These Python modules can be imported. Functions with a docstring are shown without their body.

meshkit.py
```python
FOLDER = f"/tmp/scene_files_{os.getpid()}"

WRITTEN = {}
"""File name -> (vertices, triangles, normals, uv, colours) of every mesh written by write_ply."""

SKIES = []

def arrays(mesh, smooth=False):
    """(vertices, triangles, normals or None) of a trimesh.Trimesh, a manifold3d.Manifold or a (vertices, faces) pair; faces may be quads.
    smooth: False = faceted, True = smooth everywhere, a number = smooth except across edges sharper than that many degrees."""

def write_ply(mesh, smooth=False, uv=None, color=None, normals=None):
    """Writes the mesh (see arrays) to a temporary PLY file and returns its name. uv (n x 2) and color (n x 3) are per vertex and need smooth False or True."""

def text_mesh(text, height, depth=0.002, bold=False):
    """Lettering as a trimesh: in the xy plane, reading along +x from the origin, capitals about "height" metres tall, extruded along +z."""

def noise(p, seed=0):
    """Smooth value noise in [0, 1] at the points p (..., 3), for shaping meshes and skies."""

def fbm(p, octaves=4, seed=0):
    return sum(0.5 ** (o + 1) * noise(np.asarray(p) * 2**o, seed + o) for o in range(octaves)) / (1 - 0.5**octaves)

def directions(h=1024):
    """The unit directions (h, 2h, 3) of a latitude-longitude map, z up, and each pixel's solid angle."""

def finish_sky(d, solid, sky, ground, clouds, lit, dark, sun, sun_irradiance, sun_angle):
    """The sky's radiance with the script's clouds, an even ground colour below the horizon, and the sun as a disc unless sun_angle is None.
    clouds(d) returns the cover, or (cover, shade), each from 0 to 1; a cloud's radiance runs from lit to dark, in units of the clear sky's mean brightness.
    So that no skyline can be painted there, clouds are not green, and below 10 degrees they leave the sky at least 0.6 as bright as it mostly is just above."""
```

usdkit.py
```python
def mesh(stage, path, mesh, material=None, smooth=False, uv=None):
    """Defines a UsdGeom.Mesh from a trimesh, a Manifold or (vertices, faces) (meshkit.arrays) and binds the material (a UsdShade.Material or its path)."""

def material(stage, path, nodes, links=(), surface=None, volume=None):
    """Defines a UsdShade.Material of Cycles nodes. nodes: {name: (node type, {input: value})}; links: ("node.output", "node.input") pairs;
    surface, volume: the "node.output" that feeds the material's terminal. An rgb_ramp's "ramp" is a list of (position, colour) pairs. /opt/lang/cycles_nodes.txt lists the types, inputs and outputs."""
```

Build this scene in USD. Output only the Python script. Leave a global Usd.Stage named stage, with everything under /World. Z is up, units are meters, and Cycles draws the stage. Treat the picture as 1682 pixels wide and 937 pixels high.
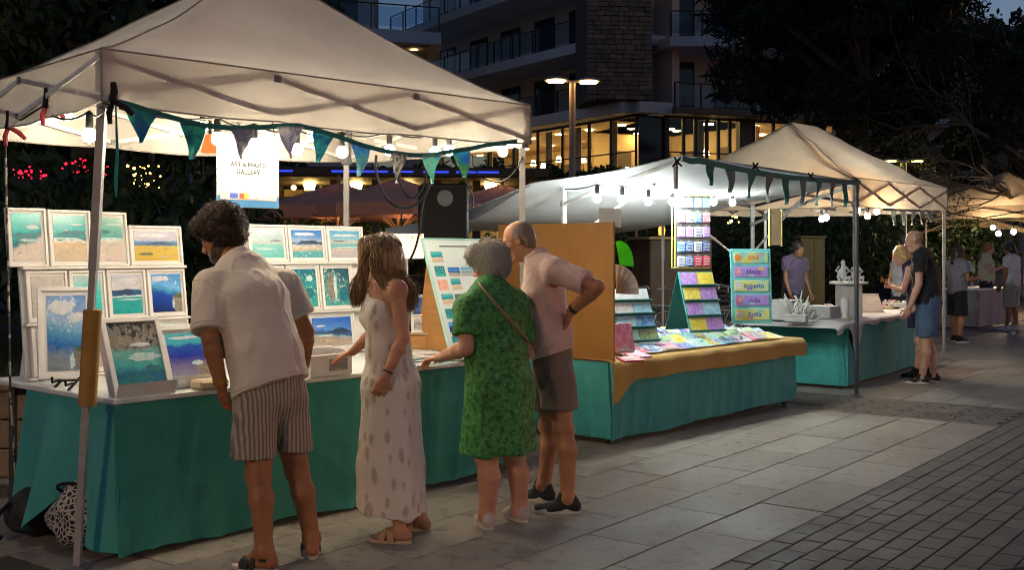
import math, random
import numpy as np, trimesh, manifold3d, usdkit, meshkit
from pxr import Usd, UsdGeom, UsdLux, UsdShade, Gf, Sdf, Vt

stage = Usd.Stage.CreateInMemory()
UsdGeom.SetStageUpAxis(stage, UsdGeom.Tokens.z)
UsdGeom.SetStageMetersPerUnit(stage, 1.0)
UsdGeom.Xform.Define(stage, '/World')
UsdGeom.Scope.Define(stage, '/World/Looks')
RNG = random.Random(7)
NR = np.random.default_rng(7)
PI = math.pi

# ---------------------------------------------------------------- camera, sky, exposure
CAM_H, FPX, CX, HY = 1.56, 1800.0, 841.0, 415.0      # eye height, focal length and horizon of the photograph (in its pixels)
cam = UsdGeom.Camera.Define(stage, '/World/camera')
cam.AddTranslateOp().Set(Gf.Vec3d(0, 0, CAM_H))
cam.AddRotateXOp().Set(90.0)
cam.CreateHorizontalApertureAttr(36.0)
cam.CreateVerticalApertureAttr(36.0 * 571 / 1024)
cam.CreateFocalLengthAttr(36.0 * FPX / 1682)
cam.CreateVerticalApertureOffsetAttr(-36.0 * (468.5 - HY) / 1682)
cam.CreateClippingRangeAttr(Gf.Vec2f(0.1, 1000))
cam.CreateExposureAttr(1.0)

SUN_EL, SUN_ROT = 0.02, math.atan2(0.9, 0.4)
usdkit.material(stage, '/World/Looks/dusk_sky', {
    'sky': ('sky_texture', {'sky_type': 'single_scattering', 'sun_disc': False, 'sun_elevation': SUN_EL, 'sun_rotation': SUN_ROT, 'ozone_density': 3.0}),
    'tint': ('mix', {'mix_type': 'multiply', 'fac': 1.0, 'color2': (1.0, 0.83, 0.86)}),
    'bg': ('background_shader', {'strength': 0.15})},
    [('sky.color', 'tint.color1'), ('tint.color', 'bg.color')], surface='bg.background')
dome = UsdLux.DomeLight.Define(stage, '/World/sky')
UsdShade.MaterialBindingAPI.Apply(dome.GetPrim()).Bind(UsdShade.Material.Get(stage, '/World/Looks/dusk_sky'))
dome.GetPrim().SetCustomDataByKey('kind', 'structure')
BULB_COOL, BULB_WARM, BULB_ICE = 138.0, 205.0, 390.0   # radiance of the festoon bulbs
STREET = 175.0                            # radiance of the street lamp lenses

# ---------------------------------------------------------------- helpers
COUNT, XF = {}, {}

def P(px, py, d):
    return np.array([(px - CX) / FPX * d, d, CAM_H + (HY - py) / FPX * d])

def Gz(px, py, z=0.0):
    d = FPX * (CAM_H - z) / (py - HY)
    return np.array([(px - CX) / FPX * d, d, z])

def path_for(name, parent):
    base = (parent or '/World') + '/' + name
    n = COUNT.get(base, 0)
    COUNT[base] = n + 1
    return base if n == 0 else f'{base}_{n:03d}'

def rotz(a):
    c, s = math.cos(a), math.sin(a)
    M = np.eye(4); M[:2, :2] = [[c, -s], [s, c]]
    return M

def rotx(a):
    c, s = math.cos(a), math.sin(a)
    M = np.eye(4); M[1:3, 1:3] = [[c, -s], [s, c]]
    return M

def roty(a):
    c, s = math.cos(a), math.sin(a)
    M = np.eye(4); M[0, 0], M[0, 2], M[2, 0], M[2, 2] = c, s, -s, c
    return M

def trans(p):
    M = np.eye(4); M[:3, 3] = p
    return M

def tag(prim, label=None, cat=None, group=None, kind=None):
    prim = prim.GetPrim() if hasattr(prim, 'GetPrim') else prim
    for k, v in (('label', label), ('category', cat), ('group', group), ('kind', kind)):
        if v:
            prim.SetCustomDataByKey(k, v)
    return prim

def thing(name, label, cat, M=None, group=None, kind=None, loc=None, rz=0.0):
    if M is None:
        M = trans(loc if loc is not None else (0, 0, 0)) @ rotz(rz)
    path = path_for(name, None)
    x = UsdGeom.Xform.Define(stage, path)
    x.AddTransformOp().Set(Gf.Matrix4d(*np.asarray(M, float).T.ravel().tolist()))
    XF[path] = np.asarray(M, float)
    tag(x, label, cat, group, kind)
    return path

def sub(name, parent):
    path = path_for(name, parent)
    UsdGeom.Xform.Define(stage, path)
    return path

def top_of(path):
    return '/'.join(path.split('/')[:3])

def obj(name, mesh, mt, parent=None, smooth=False, uv=None, label=None, cat=None, group=None, kind=None, world=True):
    """One Mesh prim. With world=True the mesh is given in world coordinates and moved into its thing's own frame."""
    path = path_for(name, parent)
    if hasattr(mesh, 'to_mesh'):
        v, f, _ = meshkit.arrays(mesh)
        mesh = trimesh.Trimesh(v, f, process=False)
    elif isinstance(mesh, list):
        mesh = trimesh.util.concatenate(mesh)
    elif isinstance(mesh, tuple):
        v, f, _ = meshkit.arrays(mesh)
        mesh = trimesh.Trimesh(v, f, process=False)
    if parent and world:
        M = XF.get(top_of(path))
        if M is not None:
            Mi = np.linalg.inv(M)
            mesh = trimesh.Trimesh(mesh.vertices @ Mi[:3, :3].T + Mi[:3, 3], mesh.faces, process=False)
    m = usdkit.mesh(stage, path, mesh, mt, smooth=smooth, uv=uv)
    if isinstance(smooth, bool) is False and uv is None:
        pass
    tag(m, label, cat, group, kind)
    return path

def copy_of(src, M, label=None, group=None):
    name = src.split('/')[-1]
    was = stage.GetPrimAtPath(src).GetCustomData()
    path = path_for(name, None)
    x = UsdGeom.Xform.Define(stage, path)
    x.GetPrim().GetReferences().AddInternalReference(src)
    x.GetPrim().SetInstanceable(True)
    x.ClearXformOpOrder()
    x.MakeMatrixXform().Set(Gf.Matrix4d(*np.asarray(M, float).T.ravel().tolist()))
    tag(x, label or was.get('label'), was.get('category'), group or was.get('group'))
    return path

def curves(name, strands, width, mt, parent):
    path = path_for(name, parent)
    M = np.linalg.inv(XF[top_of(path)])
    c = UsdGeom.BasisCurves.Define(stage, path)
    pts = np.vstack(strands); pts = pts @ M[:3, :3].T + M[:3, 3]
    c.CreatePointsAttr(Vt.Vec3fArray.FromNumpy(pts.astype(np.float32)))
    c.CreateCurveVertexCountsAttr([len(s) for s in strands])
    c.CreateTypeAttr('linear')
    c.CreateWidthsAttr([width]); c.SetWidthsInterpolation('constant')
    UsdShade.MaterialBindingAPI.Apply(c.GetPrim()).Bind(mt)
    return path

class Fr:
    """A local frame on the plan: s along u, t to the left of u (away from the camera), z up."""
    def __init__(self, o, ang=None, u=None):
        self.o = np.array([o[0], o[1], o[2] if len(o) > 2 else 0.0])
        self.u = np.array([math.sin(ang), math.cos(ang)]) if u is None else np.array(u) / np.linalg.norm(u)
        self.v = np.array([-self.u[1], self.u[0]])
        self.M = np.eye(4)
        self.M[:2, 0], self.M[:2, 1], self.M[:3, 3] = self.u, self.v, self.o
    def p(self, s, t, z):
        return self.o + np.array([*(self.u * s + self.v * t), z])
    def put(self, mesh):
        return trimesh.Trimesh(mesh.vertices @ self.M[:3, :3].T + self.M[:3, 3], mesh.faces, process=False)
    def box(self, s0, s1, t0, t1, z0, z1, ch=0.0):
        return self.put(bx(s0, s1, t0, t1, z0, z1, ch))

def bx(x0, x1, y0, y1, z0, z1, ch=0.0):
    if ch > 0:
        return rbox(x0, x1, y0, y1, z0, z1, ch)
    m = trimesh.creation.box((abs(x1 - x0), abs(y1 - y0), abs(z1 - z0)))
    m.apply_translation(((x0 + x1) / 2, (y0 + y1) / 2, (z0 + z1) / 2))
    return m

_RB = None
def rbox(x0, x1, y0, y1, z0, z1, c):
    """A box whose edges are chamfered by c."""
    x0, x1 = sorted((x0, x1)); y0, y1 = sorted((y0, y1)); z0, z1 = sorted((z0, z1))
    c = min(c, (x1 - x0) * .49, (y1 - y0) * .49, (z1 - z0) * .49)
    pts = []
    for X, sx in ((x0, 1), (x1, -1)):
        for Y, sy in ((y0, 1), (y1, -1)):
            for Z, sz in ((z0, 1), (z1, -1)):
                pts += [(X + sx * c, Y + sy * c, Z), (X + sx * c, Y, Z + sz * c), (X, Y + sy * c, Z + sz * c)]
    global _RB
    if _RB is None:
        q = np.array([(X + sx * .2 * a, Y + sy * .2 * b, Z + sz * .2 * e) for X, sx in ((0, 1), (1, -1)) for Y, sy in ((0, 1), (1, -1)) for Z, sz in ((0, 1), (1, -1)) for a, b, e in ((1, 1, 0), (1, 0, 1), (0, 1, 1))])
        h = trimesh.convex.convex_hull(q)
        _RB = np.array([np.argmin(np.linalg.norm(q - p, axis=1)) for p in h.vertices])[h.faces]
    return trimesh.Trimesh(np.array(pts), _RB, process=False)

def tube(pts, r, n=8, caps=True):
    """A round bar through the points; r is one radius or one per point."""
    pts = np.asarray(pts, float)
    r = np.full(len(pts), r) if np.ndim(r) == 0 else np.asarray(r, float)
    t = np.gradient(pts, axis=0); t /= np.maximum(np.linalg.norm(t, axis=1, keepdims=True), 1e-9)
    a = np.array([0, 0, 1.0]) if abs(t[0][2]) < .9 else np.array([1.0, 0, 0])
    rings = []
    for i in range(len(pts)):
        a = a - t[i] * a.dot(t[i]); a /= np.linalg.norm(a)
        b = np.cross(t[i], a)
        th = np.arange(n) * 2 * PI / n
        rings.append(pts[i] + r[i] * (np.outer(np.cos(th), a) + np.outer(np.sin(th), b)))
    v = np.vstack(rings + [pts[:1], pts[-1:]])
    f = []
    for i in range(len(pts) - 1):
        for k in range(n):
            p, q = i * n + k, i * n + (k + 1) % n
            f += [(p, q, q + n), (p, q + n, p + n)]
    if caps:
        A, B, o = len(v) - 2, len(v) - 1, (len(pts) - 1) * n
        for k in range(n):
            f += [(A, (k + 1) % n, k), (B, o + k, o + (k + 1) % n)]
    if not caps:
        v = v[:-2]
    return trimesh.Trimesh(v, f, process=False)

def bar(p, q, w, h=None):
    """A square bar from p to q."""
    p, q = np.asarray(p, float), np.asarray(q, float)
    t = (q - p) / np.linalg.norm(q - p)
    a = np.array([0, 0, 1.0]) if abs(t[2]) < .95 else np.array([1.0, 0, 0])
    b = np.cross(t, a); b /= np.linalg.norm(b); a = np.cross(b, t)
    h = h or w
    v = [x + sa * a * h / 2 + sb * b * w / 2 for x in (p, q) for sa, sb in ((-1, -1), (-1, 1), (1, 1), (1, -1))]
    f = [(0, 1, 2), (0, 2, 3), (4, 6, 5), (4, 7, 6)]
    for k in range(4):
        j = (k + 1) % 4
        f += [(k, k + 4, j + 4), (k, j + 4, j)]
    m = trimesh.Trimesh(v, f, process=False); m.fix_normals()
    return m

def grid(fn, nu, nv, thick=0.0):
    """A sheet fn(u, v) -> point over [0, 1]^2."""
    U, V = np.meshgrid(np.linspace(0, 1, nu), np.linspace(0, 1, nv), indexing='ij')
    v = np.array([fn(a, b) for a, b in zip(U.ravel(), V.ravel())], float)
    idx = np.arange(nu * nv).reshape(nu, nv)
    a, b, c, d = idx[:-1, :-1].ravel(), idx[1:, :-1].ravel(), idx[1:, 1:].ravel(), idx[:-1, 1:].ravel()
    f = np.vstack([np.c_[a, b, c], np.c_[a, c, d]])
    m = trimesh.Trimesh(v, f, process=False)
    if thick:
        n = m.vertex_normals
        w = v - n * thick
        N = len(v)
        edge = np.r_[idx[:, 0], idx[-1, 1:], idx[-2::-1, -1], idx[0, -2:0:-1]]
        e2 = np.roll(edge, -1)
        f = np.vstack([f, f[:, ::-1] + N, np.c_[edge, e2 + N, e2], np.c_[edge, edge + N, e2 + N]])
        m = trimesh.Trimesh(np.vstack([v, w]), f, process=False)
    return m

def lathe(prof, n=20, at=(0, 0, 0)):
    m = trimesh.creation.revolve(np.asarray(prof, float), sections=n)
    m.apply_translation(at)
    return m

def ball(c, r, sub_=1):
    m = trimesh.creation.icosphere(subdivisions=sub_, radius=1.0)
    m.apply_scale(r if np.ndim(r) else (r, r, r)); m.apply_translation(c)
    return m

def sag(p, q, drop, n=14):
    p, q = np.asarray(p, float), np.asarray(q, float)
    t = np.linspace(0, 1, n)[:, None]
    return p + (q - p) * t - np.array([0, 0, 1.0]) * drop * 4 * t * (1 - t)

# ---------------------------------------------------------------- materials
MATS = {}

def M_(name, color, rough=0.6, color2=None, scale=6.0, detail=4.0, bump=0.0, bscale=None, metallic=0.0, coat=0.0, spec=0.5, sheen=0.0, stretch=None, sss=0.0, ramp=(0.35, 0.65), emit=None, estr=0.0):
    if name in MATS:
        return MATS[name]
    n = {'p': ('principled_bsdf', dict(base_color=color, roughness=rough, metallic=metallic, coat_weight=coat, specular_ior_level=spec, sheen_weight=sheen, subsurface_weight=sss, subsurface_scale=0.008)),
         'geo': ('texture_coordinate', {})}
    l = []
    src = 'geo.object'
    if stretch:
        n['map'] = ('mapping', {'scale': stretch}); l.append(('geo.object', 'map.vector')); src = 'map.vector'
    if color2 is not None:
        n['no'] = ('noise_texture', dict(scale=scale, detail=detail, roughness=0.6))
        n['r'] = ('rgb_ramp', {'ramp': [(ramp[0], color), (ramp[1], color2)]})
        l += [(src, 'no.vector'), ('no.fac', 'r.fac'), ('r.color', 'p.base_color')]
    if bump:
        n['bn'] = ('noise_texture', dict(scale=bscale or scale * 6, detail=3.0))
        n['b'] = ('bump', dict(strength=bump, distance=0.01))
        l += [(src, 'bn.vector'), ('bn.fac', 'b.height'), ('b.normal', 'p.normal')]
    if emit is not None:
        n['p'][1].update(emission_color=emit, emission_strength=estr)
    MATS[name] = usdkit.material(stage, '/World/Looks/' + name, n, l, surface='p.BSDF')
    return MATS[name]

def emit(name, color, strength):
    if name not in MATS:
        MATS[name] = usdkit.material(stage, '/World/Looks/' + name, {'e': ('emission', dict(color=color, strength=strength))}, [], surface='e.emission')
    return MATS[name]

def cloth(name, color, color2=None, weave=260.0, trans=0.0, rough=0.85, scale=3.0, bump=0.25):
    """Woven fabric; trans lets light through."""
    if name in MATS:
        return MATS[name]
    n = {'tc': ('texture_coordinate', {}), 'no': ('noise_texture', dict(scale=scale, detail=5.0, roughness=0.65)),
         'r': ('rgb_ramp', {'ramp': [(0.3, color), (0.7, color2 or color)]}),
         'p': ('principled_bsdf', dict(roughness=rough, specular_ior_level=0.25, sheen_weight=0.1)),
         'w': ('noise_texture', dict(scale=weave, detail=1.0)), 'w2': ('noise_texture', dict(scale=14.0, detail=3.0)), 'ad': ('math', dict(math_type='multiply_add', value2=0.35)),
         'w3': ('noise_texture', dict(scale=2.6, detail=3.0, distortion=0.2)), 'b0': ('bump', dict(strength=min(1, bump * .8), distance=0.04)), 'b': ('bump', dict(strength=bump, distance=0.006))}
    l = [('tc.object', 'w3.vector'), ('w3.fac', 'b0.height'), ('b0.normal', 'b.normal'), ('tc.object', 'no.vector'), ('tc.object', 'w.vector'), ('tc.object', 'w2.vector'), ('no.fac', 'r.fac'), ('r.color', 'p.base_color'), ('w.fac', 'ad.value1'), ('w2.fac', 'ad.value3'), ('ad.value', 'b.height'), ('b.normal', 'p.normal')]
    surf = 'p.BSDF'
    if trans:
        n['t'] = ('translucent_bsdf', {}); n['mx'] = ('mix_closure', dict(fac=trans))
        l += [('r.color', 't.color'), ('p.BSDF', 'mx.closure1'), ('t.BSDF', 'mx.closure2')]
        surf = 'mx.closure'
    MATS[name] = usdkit.material(stage, '/World/Looks/' + name, n, l, surface=surf)
    return MATS[name]

def glass_pane(name, tint=(1, 1, 1)):
    if name not in MATS:
        MATS[name] = usdkit.material(stage, '/World/Looks/' + name, {'t': ('transparent_bsdf', dict(color=tint)), 'g': ('glossy_bsdf', dict(color=(1, 1, 1), roughness=0.03)), 'f': ('fresnel', dict(IOR=1.5)), 'g2': ('geometry', {}), 'one': ('math', dict(math_type='subtract', value1=1.0)), 'x': ('math', dict(math_type='multiply')), 'm': ('mix_closure', {})},
            [('g2.backfacing', 'one.value2'), ('f.fac', 'x.value1'), ('one.value', 'x.value2'), ('x.value', 'm.fac'), ('t.BSDF', 'm.closure1'), ('g.BSDF', 'm.closure2')], surface='m.closure')
    return MATS[name]

WHITE = M_('white_paint', (0.78, 0.77, 0.74), 0.45, (0.72, 0.71, 0.68), 9.0)
STEEL = M_('steel_tube', (0.62, 0.62, 0.62), 0.35, (0.5, 0.5, 0.5), 14.0, metallic=0.7)
PAINTED = M_('white_steel', (0.7, 0.69, 0.67), 0.4, (0.6, 0.59, 0.56), 12.0)
DARK = M_('dark_metal', (0.03, 0.03, 0.033), 0.45, (0.045, 0.045, 0.048), 12.0)
BLACK = M_('black_plastic', (0.006, 0.006, 0.0065), 0.6, spec=0.25)
RUBBER = M_('black_rubber', (0.015, 0.015, 0.015), 0.7)
B_COOL = emit('bulb_cool_white', (1.0, 0.85, 0.63), BULB_COOL)
B_WARM = emit('bulb_warm_white', (1.0, 0.72, 0.42), BULB_WARM)
B_ICE = emit('bulb_daylight_white', (0.90, 0.98, 0.93), BULB_ICE)
LAMP_O = emit('street_lamp_lens', (1.0, 0.62, 0.30), STREET)
LAMP_B = emit('promenade_lamp_lens', (1.0, 0.60, 0.30), 430.0)
LAMP_Y = emit('yellow_lamp_lens', (1.0, 0.78, 0.10), 7.0)
LAMP_F = emit('amber_lamp_lens', (1.0, 0.50, 0.16), 16.0)
# ---------------------------------------------------------------- ground
def concrete(name, c1, c2, big=1.2, rough=0.75, bump=0.35):
    """Stone or concrete with broad stains, fine grain and a tone of its own for every loose piece."""
    n = {'geo': ('geometry', {}), 'n1': ('noise_texture', dict(scale=big, detail=6.0, roughness=0.65)), 'n2': ('noise_texture', dict(scale=70.0, detail=3.0)),
         'r': ('rgb_ramp', {'ramp': [(0.3, c1), (0.7, c2)]}), 'r2': ('rgb_ramp', {'ramp': [(0.3, (0.72, 0.72, 0.72)), (0.72, (1.1, 1.1, 1.1))]}), 'oi': ('object_info', {}),
         'r3': ('rgb_ramp', {'ramp': [(0.0, (0.78, 0.77, 0.76)), (1.0, (1.12, 1.11, 1.08))]}),
         'm1': ('mix', dict(mix_type='multiply', fac=1.0)), 'm2': ('mix', dict(mix_type='multiply', fac=0.8)),
         'st': ('noise_texture', dict(scale=9.0, detail=5.0, roughness=0.7)), 'rs': ('rgb_ramp', {'ramp': [(0.30, (0.42, 0.40, 0.37)), (0.48, (1, 1, 1))]}), 'm3': ('mix', dict(mix_type='multiply', fac=0.8)),
         'gv': ('voronoi_texture', dict(scale=3.1, randomness=1.0)), 'gr': ('rgb_ramp', {'ramp': [(.06, (.35, .33, .31)), (.085, (1, 1, 1))]}), 'm4': ('mix', dict(mix_type='multiply', fac=.8)),
         'rr': ('map_range', dict(from_min=0.3, from_max=0.7, to_min=rough - 0.2, to_max=rough + 0.1)),
         'p': ('principled_bsdf', dict(specular_ior_level=0.4)), 'b': ('bump', dict(strength=bump, distance=0.006))}
    l = [('geo.position', 'n1.vector'), ('geo.position', 'n2.vector'), ('geo.position', 'st.vector'), ('n1.fac', 'r.fac'), ('n2.fac', 'r2.fac'), ('oi.random', 'r3.fac'),
         ('r.color', 'm1.color1'), ('r3.color', 'm1.color2'), ('m1.color', 'm2.color1'), ('r2.color', 'm2.color2'), ('st.fac', 'rs.fac'), ('m2.color', 'm3.color1'), ('rs.color', 'm3.color2'),
         ('geo.position', 'gv.vector'), ('gv.distance', 'gr.fac'), ('m3.color', 'm4.color1'), ('gr.color', 'm4.color2'), ('m4.color', 'p.base_color'), ('n1.fac', 'rr.value'), ('rr.result', 'p.roughness'), ('n2.fac', 'b.height'), ('b.normal', 'p.normal')]
    MATS[name] = usdkit.material(stage, '/World/Looks/' + name, n, l, surface='p.BSDF')
    return MATS[name]

SLAB = concrete('granite_slab', (0.195, 0.17, 0.14), (0.315, 0.28, 0.235))
PAVER = concrete('dark_paver', (0.075, 0.062, 0.053), (0.13, 0.108, 0.092), big=2.0)
MORTAR = concrete('joint_sand', (0.05, 0.042, 0.034), (0.08, 0.068, 0.056), big=3.0)
obj('ground', grid(lambda a, b: (-150 + 300 * a, -60 + 300 * b, -0.012), 30, 30), MORTAR, kind='structure')
PA = math.radians(37.4)
pv = Fr((0, 0, 0), PA)          # paving: s runs along the stalls, t to the left
pave = thing('pavement', None, None, np.eye(4), kind='structure')
N0 = 2.49                         # t of the edge between light slabs and dark pavers

def seen(p, m=60):
    if p[1] < 1.0:
        return False
    x, y = CX + p[0] / p[1] * FPX, HY + CAM_H / p[1] * FPX
    return -m < x < 1682 + m and y < 937 + m

r_ = random.Random(3)
slabs, pavers, slab_rest, paver_rest = [], [], [], []
def stone(s0, s1, t0, t1, gap=0.003, ch=0.004):
    dz = r_.uniform(-0.0015, 0.002)
    m = rbox(s0 + gap, s1 - gap, t0 + gap, t1 - gap, -0.03 + dz, dz, ch)
    tl = r_.uniform(-.0012, .0012)
    m.vertices[:, 2] += (m.vertices[:, 0] - (s0 + s1) / 2) * tl
    return m
bands = ((10.45, 11.7), (22.6, 23.8))
rowi = 0
t = N0
while t < 17:
    w = 0.43
    off = 0.43 if rowi % 2 else 0.0
    s = 1.2 + off * r_.uniform(.8, 1.1)
    while s < 40:
        L = 0.86
        for b0, b1 in bands:
            if s < b0 < s + L: L = b0 - s
        inb = [b for b in bands if b[0] <= s + 1e-6 < b[1]]
        if inb:
            s = inb[0][1]; continue
        c = pv.p(s + L / 2, t + w / 2, 0)
        if seen(c) and L > 0.05 and c[1] < 36:
            (slabs if True else 0).append((np.hypot(c[0], c[1]), pv.put(stone(s, s + L, t, t + w))))
        s += L
    t += w; rowi += 1
rowi = 0
t = N0
while t > -6.5:
    w = 0.13
    s = 1.0 + (0.12 if rowi % 2 else 0)
    while s < 26:
        L = 0.24
        c = pv.p(s + L / 2, t - w / 2, 0)
        if seen(c) and c[1] < 22:
            pavers.append((np.hypot(c[0], c[1]), pv.put(stone(s, s + L, t - w, t, 0.003, 0.004))))
        s += L
    t -= w; rowi += 1
for b0, b1 in bands:
    k, s = 0, b0
    while s < b1 - 0.05:
        w = min(0.13, b1 - s)
        t = N0 + (0.06 if k % 2 else 0)
        while t < 14:
            c = pv.p(s + w / 2, t + .12, 0)
            if seen(c):
                pavers.append((np.hypot(c[0], c[1]), pv.put(stone(s, s + w, t, t + 0.24, 0.003, 0.004))))
            t += 0.24
        s += w; k += 1
slabs.sort(key=lambda a: a[0]); pavers.sort(key=lambda a: a[0])
for d, m in slabs[:300]: obj('slab', m, SLAB, pave)
for d, m in pavers[:300]: obj('paver', m, PAVER, pave)
if slabs[300:]: obj('far_slabs', [m for d, m in slabs[300:]], SLAB, pave, kind='stuff')
if pavers[300:]: obj('far_pavers', [m for d, m in pavers[300:]], PAVER, pave, kind='stuff')

# lawn behind the stalls, edged by a kerb
LAWN = M_('lawn_earth', (0.02, 0.035, 0.012), 0.9, (0.035, 0.055, 0.018), 3.0, bump=0.6)
GRASS = M_('grass_blade', (0.03, 0.07, 0.018), 0.6, (0.05, 0.10, 0.03), 2.0)
lw = Fr((-9.5, 8.2, 0), math.radians(43))
obj('lawn', lw.box(-3, 30, 0.0, 9, -0.02, 0.05), LAWN, kind='structure')
obj('lawn_kerb', lw.box(-3, 30, -0.14, -0.004, -0.02, 0.12, 0.012), SLAB, kind='structure')
r2 = np.random.default_rng(5)
q = r2.uniform((0.2, 0.05), (26, 6), (26000, 2))
bl = []
h = r2.uniform(.05, .11, len(q)); a = r2.uniform(0, 6.28, len(q)); ln = r2.uniform(-.04, .04, (len(q), 2))
base = lw.o[:2] + q[:, :1] * lw.u + q[:, 1:] * lw.v
w = 0.005
v = np.zeros((len(q), 3, 3))
v[:, 0, :2] = base + w * np.c_[np.cos(a), np.sin(a)]; v[:, 1, :2] = base - w * np.c_[np.cos(a), np.sin(a)]
v[:, :2, 2] = 0.05; v[:, 2, :2] = base + ln; v[:, 2, 2] = 0.05 + h
obj('grass', trimesh.Trimesh(v.reshape(-1, 3), np.arange(len(q) * 3).reshape(-1, 3), process=False), GRASS, label='short dark grass of the lawn behind the stalls', cat='grass', kind='stuff')

# ---------------------------------------------------------------- the hotel behind
HWALL = M_('hotel_render', (0.58, 0.52, 0.48), 0.8, (0.50, 0.45, 0.42), 0.6, bump=0.1)
HSOFFIT = M_('hotel_soffit', (0.36, 0.30, 0.24), 0.8, (0.30, 0.25, 0.2), 0.5)
HFASC = M_('white_fascia', (0.62, 0.60, 0.60), 0.7, (0.54, 0.52, 0.53), 0.8)
HBROWN = M_('brown_fascia', (0.10, 0.075, 0.055), 0.6, (0.13, 0.095, 0.07), 0.8)
HGLASS = M_('dark_window_glass', (0.02, 0.024, 0.035), 0.08)
HFRAME = M_('window_frame_dark', (0.03, 0.03, 0.035), 0.5)
CURT = M_('pale_curtain', (0.5, 0.47, 0.42), 0.9)
ROOM = M_('restaurant_wall', (0.62, 0.50, 0.30), 0.8, (0.52, 0.40, 0.22), 0.7)
RFLOOR = M_('restaurant_floor', (0.28, 0.18, 0.1), 0.5)
STONES = [concrete('tower_stone_%d' % i, c, tuple(x * 1.5 for x in c), big=2.5) for i, c in enumerate(((0.24, 0.15, 0.10), (0.30, 0.19, 0.13), (0.19, 0.125, 0.09)))]
RAILG = glass_pane('railing_glass', (0.75, 0.82, 0.9))
PANE = glass_pane('window_pane', (0.97, 0.96, 0.92))
CEIL_LAMP = emit('ceiling_lamp', (1.0, 0.66, 0.24), 42.0)
GLOBE = emit('globe_lamp', (1.0, 0.72, 0.36), 9.0)

hotel = thing('hotel_building', 'large pale hotel with stone tower, dark balconies and lit ground floor windows', 'hotel', np.eye(4))
K = np.array([5.0, 44.0])
uL = np.array([0.555, -0.832])
LW = 20.0
lwg = Fr((*(K - uL * LW), 0), u=uL)          # left wing: s from 0 (far left) to LW at the tower
rwg = Fr((K[0] + 1.3, K[1] + .4, 0), u=(.93, .37))
RW = 10.6
ZF0, ZF1, ZF2 = 4.2, 7.35, 10.5

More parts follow.
